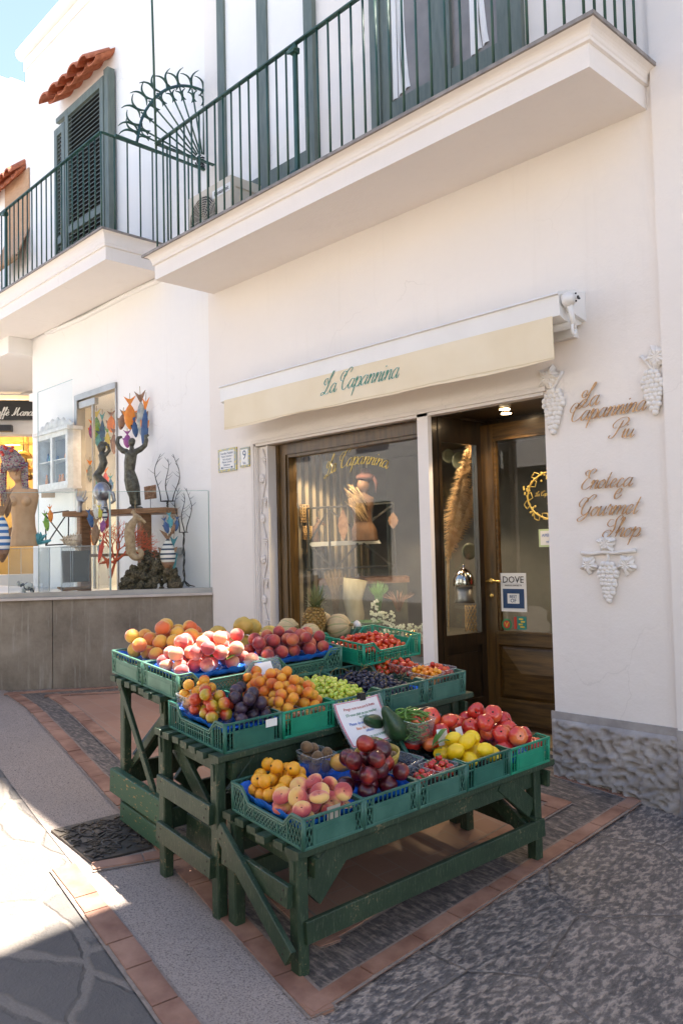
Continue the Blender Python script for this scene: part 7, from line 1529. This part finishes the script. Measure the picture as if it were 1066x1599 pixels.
for i in range(n): X = x0+(x1-x0)*i/(n-1); h_ = .05+.07*math.sin(i/(n-1)*math.pi)+.02*(i % 2); mb.ball((X, -.12, zb+.03+h_*.6), (.05, .03, h_*.6), 7)
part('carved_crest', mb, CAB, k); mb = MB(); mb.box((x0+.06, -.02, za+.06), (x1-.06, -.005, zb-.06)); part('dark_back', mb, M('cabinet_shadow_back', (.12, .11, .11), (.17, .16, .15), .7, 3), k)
mb = MB(); mb.box((x0+.06, -.16, (za+zb)/2-.01), (x1-.06, -.02, (za+zb)/2)); part('shelf', mb, CAB, k); mb = MB(); mb.box((x0+.06, -.155, za+.06), (x1-.06, -.15, zb-.06)); part('pane', mb, THINGLASS, k)
rr = random.Random(12)
for i in range(11):
    X = x0+.1+(x1-x0-.2)*rr.random(); z = rr.choice((za+.062, (za+zb)/2+.002)); h_ = rr.uniform(.05, .16); mb = MB(); mb.lathe((X, -.08, z), [(.018, 0), (.022, h_*.3), (.010, h_*.7), (.014, h_*.85), (.002, h_)], 10); o = solo('painted_trinket', mb, rr.choice((PB, PR_, PT, PW, PO)), 'tiny painted trinket standing inside the white wall cabinet', 'trinket', 'trinkets in the wall cabinet')
mb = MB(); F = Fr(75, 772, Y=-.05); mb.prism([F(65, 764), F(86, 764), F(86, 777), F(65, 777)], BACK*.03); solo('kraft_card', mb, CARD_, 'plain brown card fixed on the wall under the cabinet', 'card')
mb = MB(); F = Fr(278, 862, Y=-.02); mb.prism([F(272, 856), F(284, 855), F(284, 867), F(272, 868)], BACK*.01); solo('wall_socket', mb, M('grey_socket', (.30, .29, .27), None, .5), 'small grey wall socket near the twisted candle stand', 'socket')

# ---------------------------------------------------------------- goods in the shop window
def W(px, py, Y=.9): return Fr(px, py, Y=Y)
F = W(575, 900, .85)
k = root('crossed_iron_shelf', F(560, 895), 'dark iron frame shelf with crossed braces in the shop window', 'shelf'); mb = MB()
for u, v in (((482, 792), (617, 786)), ((480, 888), (617, 884)), ((515, 790), (517, 888)), ((616, 786), (618, 900)), ((482, 792), (484, 890)), ((517, 795), (560, 830)), ((560, 830), (612, 792)), ((484, 850), (520, 886)), ((525, 886), (560, 848)), ((568, 848), (612, 884)), ((484, 846), (512, 800))): mb.bar(F(*u), F(*v), 3.0*F.s, 3.0*F.s)
part('frame', mb, DARKMETAL, k); mb = MB(); mb.prism([F(482, 845), F(592, 843), F(596, 849), F(482, 852)], BACK*.35); part('shelf_board', mb, M('pale_glass_shelf', (.45, .45, .44), (.55, .55, .53), .3, 3), k)
SKIND = M('dark_mannequin_cloth', (.07, .035, .018), (.14, .07, .035), .6, 7, obj=False); F = W(570, 845, .75); k = root('window_bust', F(570, 845), 'dark brown bust with a feathered hat on the iron shelf', 'mannequin'); mb = MB(); mb.ball(F(569, 758), (10*F.s, 10*F.s, 13*F.s), 10); mb.tube([F(569, 765), F(568, 778)], [5.5*F.s, 6*F.s], 8)
ellt([(568, 772, 8, 7), (565, 778, 21, 9), (566, 790, 20, 12), (567, 802, 15, 11), (568, 815, 14, 10), (569, 828, 20, 12), (570, 845, 21, 13)]); part('body', remesh(mb, 1.3*F.s, 1), SKIND, k); mb = MB(); mb.ball(F(573, 745), (15*F.s, 15*F.s, 7*F.s), 10); mb.ball(F(573, 738), (8*F.s, 8*F.s, 8*F.s), 8); mb.tube([F(585, 745, 5), F(589, 755, 6), F(588, 770, 5)], [3*F.s, 3*F.s, 1*F.s], 7); part('hat', mb, M('plum_felt', (.06, .02, .02), (.12, .045, .04), .9, 20), k)
mb = MB(); rr = random.Random(7)
for i in range(60): a = rr.uniform(-.5, .5); x0_, y0_ = 568+rr.uniform(-8, 8), 800+rr.uniform(-20, 15); mb.tube([F(x0_, y0_, 12), F(x0_-8+a*6, y0_-14, 15), F(x0_-16+a*14, y0_-24, 14)], [.5*F.s, .4*F.s, .15*F.s], 4)
part('feather_collar', mb, M('tan_feather', (.36, .24, .12), (.5, .36, .2), .9, 30), k)
RAT = M('light_rattan', (.42, .27, .12), (.55, .38, .2), .8, 20, obj=False)
for i, (x, y, w_, h_, lab) in enumerate(((475, 802, 15, 27, 'tall upper rattan basket in the window'), (461, 832, 22, 20, 'left lower rattan basket in the window'), (480, 832, 14, 20, 'right lower rattan basket in the window'))):
    F = W(x, y, .55); mb = MB(); r_ = w_/2*F.s
    for j in range(7): z = F(x, y+h_/2).z+h_*F.s*j/6; c_ = F(x, y); P = [Vector((c_.x+r_*math.cos(a/14*math.tau), c_.y+r_*math.sin(a/14*math.tau), z)) for a in range(15)]; mb.tube(P, .7*F.s, 4, cap=False)
    for a in range(12): q = a/12*math.tau; c_ = F(x, y+h_/2); b0 = Vector((c_.x+r_*math.cos(q), c_.y+r_*math.sin(q), c_.z)); mb.tube([b0, b0+UP*h_*F.s], .7*F.s, 4)
    solo('rattan_basket', mb, RAT, lab, 'basket')
F = W(461, 800, .7); mb = MB(); rr = random.Random(4)
for i in range(130): x = 452+rr.uniform(-1, 22); mb.tube([F(x, 822, rr.uniform(-5, 5)), F(x+rr.uniform(-3, 3), 790, rr.uniform(-5, 5)), F(x+rr.uniform(-6, 6), 762+rr.uniform(-3, 12), 0)], [.5*F.s, .45*F.s, .7*F.s], 4)
solo('dried_wheat_sheaf', mb, M('dry_wheat', (.28, .16, .06), (.40, .25, .11), .9, 30, obj=False), 'sheaf of dry brown wheat above the rattan baskets', 'dried grass')
F = W(498, 835, .7); seahorse(F, 498, 835, .62, M('brown_carved_wood', (.10, .05, .025), (.18, .10, .055), .6, 20, obj=False), 'brown carved seahorse hanging in the shop window')
for x, y, l, lab in ((535, 795, 50, 'brown wooden leaf hanging left of the window bust'), (613, 800, 26, 'brown wooden leaf hanging right of the window bust')):
    F = W(x, y, .65); mb = MB(); n = 10
    mb.prism([F(x+math.sin(i/n*math.pi)*(7+1.5*(i % 2)), y+l*i/n) for i in range(n+1)]+[F(x-math.sin(i/n*math.pi)*(7+1.5*(i % 2)), y+l*i/n) for i in range(n-1, 0, -1)], -BACK*.012); solo('wooden_leaf', mb, PBR, lab, 'wooden leaf')
PAN, t_, b = NT('striped_curtain'); sx2 = t_.nodes.new('ShaderNodeSeparateXYZ'); g_ = t_.nodes.new('ShaderNodeNewGeometry'); t_.links.new(g_.outputs['Position'], sx2.inputs[0]); fr_ = mth(t_, 'FRACT', mth(t_, 'MULTIPLY', mth(t_, 'ADD', sx2.outputs[0], sx2.outputs[1]), 11.0)); t_.links.new(mix(t_, mth(t_, 'GREATER_THAN', fr_, .5), (.36, .30, .22), (.06, .055, .04)), b.inputs['Base Color']); b.inputs['Roughness'].default_value = .9
mb = MB(); n = 90; x0_, x1_ = -5.88, FY(500, 760, 1.45).x; mb.add([(x0_+(x1_-x0_)*i/n, 1.45+.02*math.sin(i*.9), z) for i in range(n+1) for z in (.70, ZT-.03)], [(2*i, 2*i+1, 2*i+3, 2*i+2) for i in range(n)], 0, True); mb.add([(-5.86+.02*math.sin(i*.9), .34+(1.45-.34)*i/n, z) for i in range(n+1) for z in (.70, ZT-.03)], [(2*i, 2*i+1, 2*i+3, 2*i+2) for i in range(n)], 0, True)
solo('striped_curtain', mb, PAN, 'green and cream striped curtain hanging at the left of the shop window', 'curtain')
F = W(540, 960, .9); k = root('dark_side_table', F(550, 985), 'dark rounded wooden table under the iron shelf', 'table'); mb = MB(); mb.prism([F(x, y) for x, y in [(458, 985), (458, 945), (466, 925), (482, 908), (500, 903), (640, 903), (640, 912), (500, 914), (488, 920), (476, 936), (470, 985)]], BACK*.4); part('frame', mb, PBR, k); mb = MB(); mb.prism([F(505, 914), F(636, 912), F(636, 985), F(505, 985)], BACK*.38); part('body', mb, M('dark_olive_cloth', (.045, .05, .035), (.10, .10, .06), .8, 6), k)
F = W(555, 960, .6); mb = MB(); mb.tube([F(553, 985), F(555, 960), F(551, 935), F(556, 905)], [12*F.s, 14*F.s, 15*F.s, 19*F.s], 14); solo('linen_wrapped_pot', mb, M('pale_olive_linen', (.30, .27, .17), (.42, .38, .26), .9, 12, (1, 1, .3), bmp=.6), 'pale olive linen wrapped pot in the middle of the window', 'pot')
def tuft(name, cx_, y0_, y1_, sp, n, F, mat, label, cat, th=.6):
    mb = MB(); rr = random.Random(n+int(cx_))
    for i in range(n): a = rr.uniform(-1, 1); mb.tube([F(cx_+a*2, y0_, rr.uniform(-3, 3)), F(cx_+a*sp*.4, (y0_+y1_)/2, rr.uniform(-5, 5)), F(cx_+a*sp, y1_+rr.uniform(0, 10)+abs(a)*8, rr.uniform(-6, 6))], [th*F.s, th*.8*F.s, .15*F.s], 4)
    solo(name, mb, mat, label, cat)
F = W(593, 940, .6); tuft('green_grass_tuft', 591, 955, 905, 16, 90, F, M('fresh_grass_blade', (.07, .20, .03), (.14, .30, .06), .6, 20), 'tuft of fresh green grass behind the white flowers', 'plant')
F = W(525, 950, .5); tuft('dry_fern', 524, 965, 885, 18, 60, F, M('dry_fern_brown', (.12, .08, .03), (.26, .18, .08), .8, 20), 'dry brown fern left of the linen pot', 'plant')
F = W(612, 945, .5); tuft('brown_plume', 622, 955, 918, 26, 50, F, PBR, 'dark brown feathery plume at the right of the window', 'plume')
FLW = M('white_blossom', (.62, .66, .52), (.78, .80, .68), .8, 20)
for j, (cx_, cy_, w_, h_, lab) in enumerate(((598, 965, 18, 10, 'white blossom cluster nearer the middle of the window'), (630, 985, 32, 10, 'white blossom cluster beside the pillar'), (584, 948, 6, 12, 'upright sprig of white blossom'), (560, 985, 10, 5, 'white blossom cluster behind the melons'))):
    F = W(cx_, cy_, .38); mb = MB(); rr = random.Random(20+j)
    for i in range(int(w_*5)): x = cx_+rr.uniform(-1, 1)*w_; y = cy_+rr.uniform(-1, 1)*h_; [mb.ball(F(x+1.1*math.cos(q*1.26), y+1.1*math.sin(q*1.26), rr.uniform(-3, 5)), .8*F.s, 4) for q in range(5)]
    solo('white_blossom', mb, FLW, lab, 'flowers')
for j, (cx_, cy_, w_, lab) in enumerate(((575, 976, 26, 'green leaf platter under the nearer blossoms'), (610, 992, 20, 'green leaf platter at the window edge'))):
    F = W(cx_, cy_, .34); mb = MB(); c_ = F(cx_, cy_); mb.lathe(c_-UP*.01, [(.02, 0), (w_*F.s*.7, .01), (w_*F.s, .04), (w_*F.s*.97, .043), (w_*F.s*.6, .018), (.01, .01)], 24); solo('leaf_platter', mb, M('glazed_green', (.04, .11, .05), (.09, .19, .09), .2, 9), lab, 'platter')
F = W(641, 988, .3); mb = MB(); rr = random.Random(3); [mb.ball(F(641+rr.uniform(-8, 8), 990+rr.uniform(-5, 5), rr.uniform(-3, 3)), 2.2*F.s, 6) for _ in range(24)]; solo('gilded_berries', mb, BRASS, 'cluster of gilded berries beside the pillar', 'ornament')
# gilt script on the window glass
def onpane(x, y, d): p = FY(x, y, .146); return p
wl = root('window_gilt_script', FY(560, 760, .147), 'arched gold script spelling the shop name on the window glass', 'window lettering')
def arch(x, y, d):
    a = x-.385; R0 = 1.0; return Vector((FY(555, 730, .147).x+math.sin(a), .147-d, FY(556, 735, .147).z-1+math.cos(a)*1.05+y))+Vector((math.sin(a), 0, 0))*y*.2
part('lettering', script('La Capannina', .062, 0, (1, 0, 0), UP, .15, .001, map3=arch), GOLDLEAF, wl)
F = Fr(510, 731, Y=.16); mb = MB(); mb.lathe((F.o.x, .17, F.o.z), [(8*F.s*1.4, 0), (8*F.s*1.4, .012), (.001, .013)], 24, ax=(0, -1, 0), smooth=False); solo('oval_mirror', mb, DARKMETAL, 'small dark round plate behind the first gold letter', 'plate')
# pampas vase behind the side window
F = Fr(715, 950, Y=.62); PAMP = M('tan_pampas_plume', (.62, .40, .20), (.76, .55, .33), .95, 30, obj=False)
k = root('pampas_bouquet', F(705, 990), 'tall tan pampas plumes standing in the narrow side window', 'dried grass'); rr = random.Random(14)
for pl, (bx, by, tx_, ty_, w_) in enumerate(((703, 862, 743, 690, 20), (700, 880, 730, 740, 22), (702, 870, 748, 760, 20))):
    mb = MB()
    for i in range(800):
        q = rr.random()**.8; x = bx+(tx_-bx)*q; y = by+(ty_-by)*q; w2 = w_*math.sin(min(1, q*1.02)*math.pi*.88+.2)*rr.uniform(.3, 1); a = rr.uniform(-.2, 1.0)
        sg = rr.choice((-1, 1, 1)); mb.tube([F(x, y, rr.uniform(-3, 3)), F(x+sg*w2*.5, y-5, rr.uniform(-5, 5)), F(x+sg*w2, y-4+6*abs(a)*(.6), rr.uniform(-6, 6))], [.55*F.s, .45*F.s, .1*F.s], 3)
    mb.tube([F(699, 985), F(bx, by), F(tx_, ty_+6)], [1*F.s, 1*F.s, .4*F.s], 5); part('plume', mb, PAMP, k)
mb = MB(); F = Fr(724, 900, Y=.75); k = root('silver_cloche', F(724, 915), 'round silver cloche on a stand in the side window', 'cloche'); mb.lathe(F(724, 915), [(17*F.s, 0), (17*F.s, 4*F.s), (16*F.s, 12*F.s), (11*F.s, 22*F.s), (4*F.s, 27*F.s), (1.5*F.s, 29*F.s), (2*F.s, 32*F.s), (.2*F.s, 34*F.s)], 24); part('dome', mb, M('polished_steel', (.6, .58, .55), None, .12, metal=1), k); mb = MB(); mb.lathe(F(724, 941), [(16*F.s, 0), (12*F.s, 8*F.s), (13*F.s, 25*F.s)], 20); part('stand', mb, STEEL, k)
mb = MB(); F = Fr(738, 965, Y=.7)
for i in range(14):
    for sg in (-1, 1): P = [F(738, 985)+Vector((12*F.s*math.cos(i/14*math.tau+sg*j*.35), 12*F.s*math.sin(i/14*math.tau+sg*j*.35), j/5*40*F.s)) for j in range(6)]; mb.tube(P, .7*F.s, 4)
solo('woven_twig_vase', mb, RAT, 'open woven twig vase at the foot of the side window', 'vase')
F = Fr(700, 712, Y=.8)
for x, y, r_, lab in ((699, 712, 11, 'pale glass plate hanging in the side window, left'), (716, 720, 14, 'green glass plate hanging in the side window, right'), (727, 862, 13, 'clear glass plate above the silver cloche')): mb = MB(); mb.lathe(F(x, y), [(r_*F.s, 0), (r_*F.s, .01), (r_*.6*F.s, .004)], 24, ax=-BACK+RIGHT*.5); solo('hanging_plate', mb, M('greenish_plate', (.16, .19, .15), (.24, .26, .22), .15, 6), lab, 'plate')
# shelves and goods inside the shop, seen through the door
k = root('shop_shelving', (-3.3, 2.0, .11), 'dark wooden shelving with bottles inside the shop', 'shelving'); mb = MB()
for z in (.6, 1.05, 1.5, 1.95): mb.box((-3.55, 1.9, z), (-1.6, 2.25, z+.03))
for X in (-3.55, -2.6, -1.63): mb.box((X, 1.9, .11), (X+.04, 2.25, 2.3))
part('frame', mb, BROWNWOODH, k); rr = random.Random(31)
bots = []
for col_ in ((.06, .08, .03), (.10, .02, .015), (.20, .15, .05), (.02, .03, .02)): mb = MB(); mb.lathe((0, 0, 0), [(.034, 0), (.036, .01), (.036, .18), (.030, .215), (.014, .25), (.013, .30), (.015, .305), (.014, .32)], 14); bots.append(mb.mesh('bottle', M('bottle_glass', col_, None, .12, coat=.5)))
for z in (.63, 1.08, 1.53, 1.98):
    for i in range(19):
        if z > 1.9 and i % 3: continue
        o = link('bottle', rr.choice(bots), None, (-3.48+i*.10+rr.uniform(-.01, .01), 2.0+rr.uniform(0, .12), z)); tag(o, 'wine bottle standing on the dark shelves inside the shop', 'bottle', 'bottles inside the shop')
for i in range(9):
    X = -3.45+.1*i; Z = 1.45-.12*(i % 4); mb = MB(); mb.tube(cr([(X, 1.3, Z+.18), (X+.01, 1.28, Z+.05), (X-.02, 1.3, Z-.1), (X+.02, 1.31, Z-.2)], 3), [.012]+[.035]*7+[.02, .008], 8); solo('red_pepper_string', mb, PR_, 'dark red string of dried peppers hanging behind the door glass', 'dried peppers', 'pepper strings inside the shop')
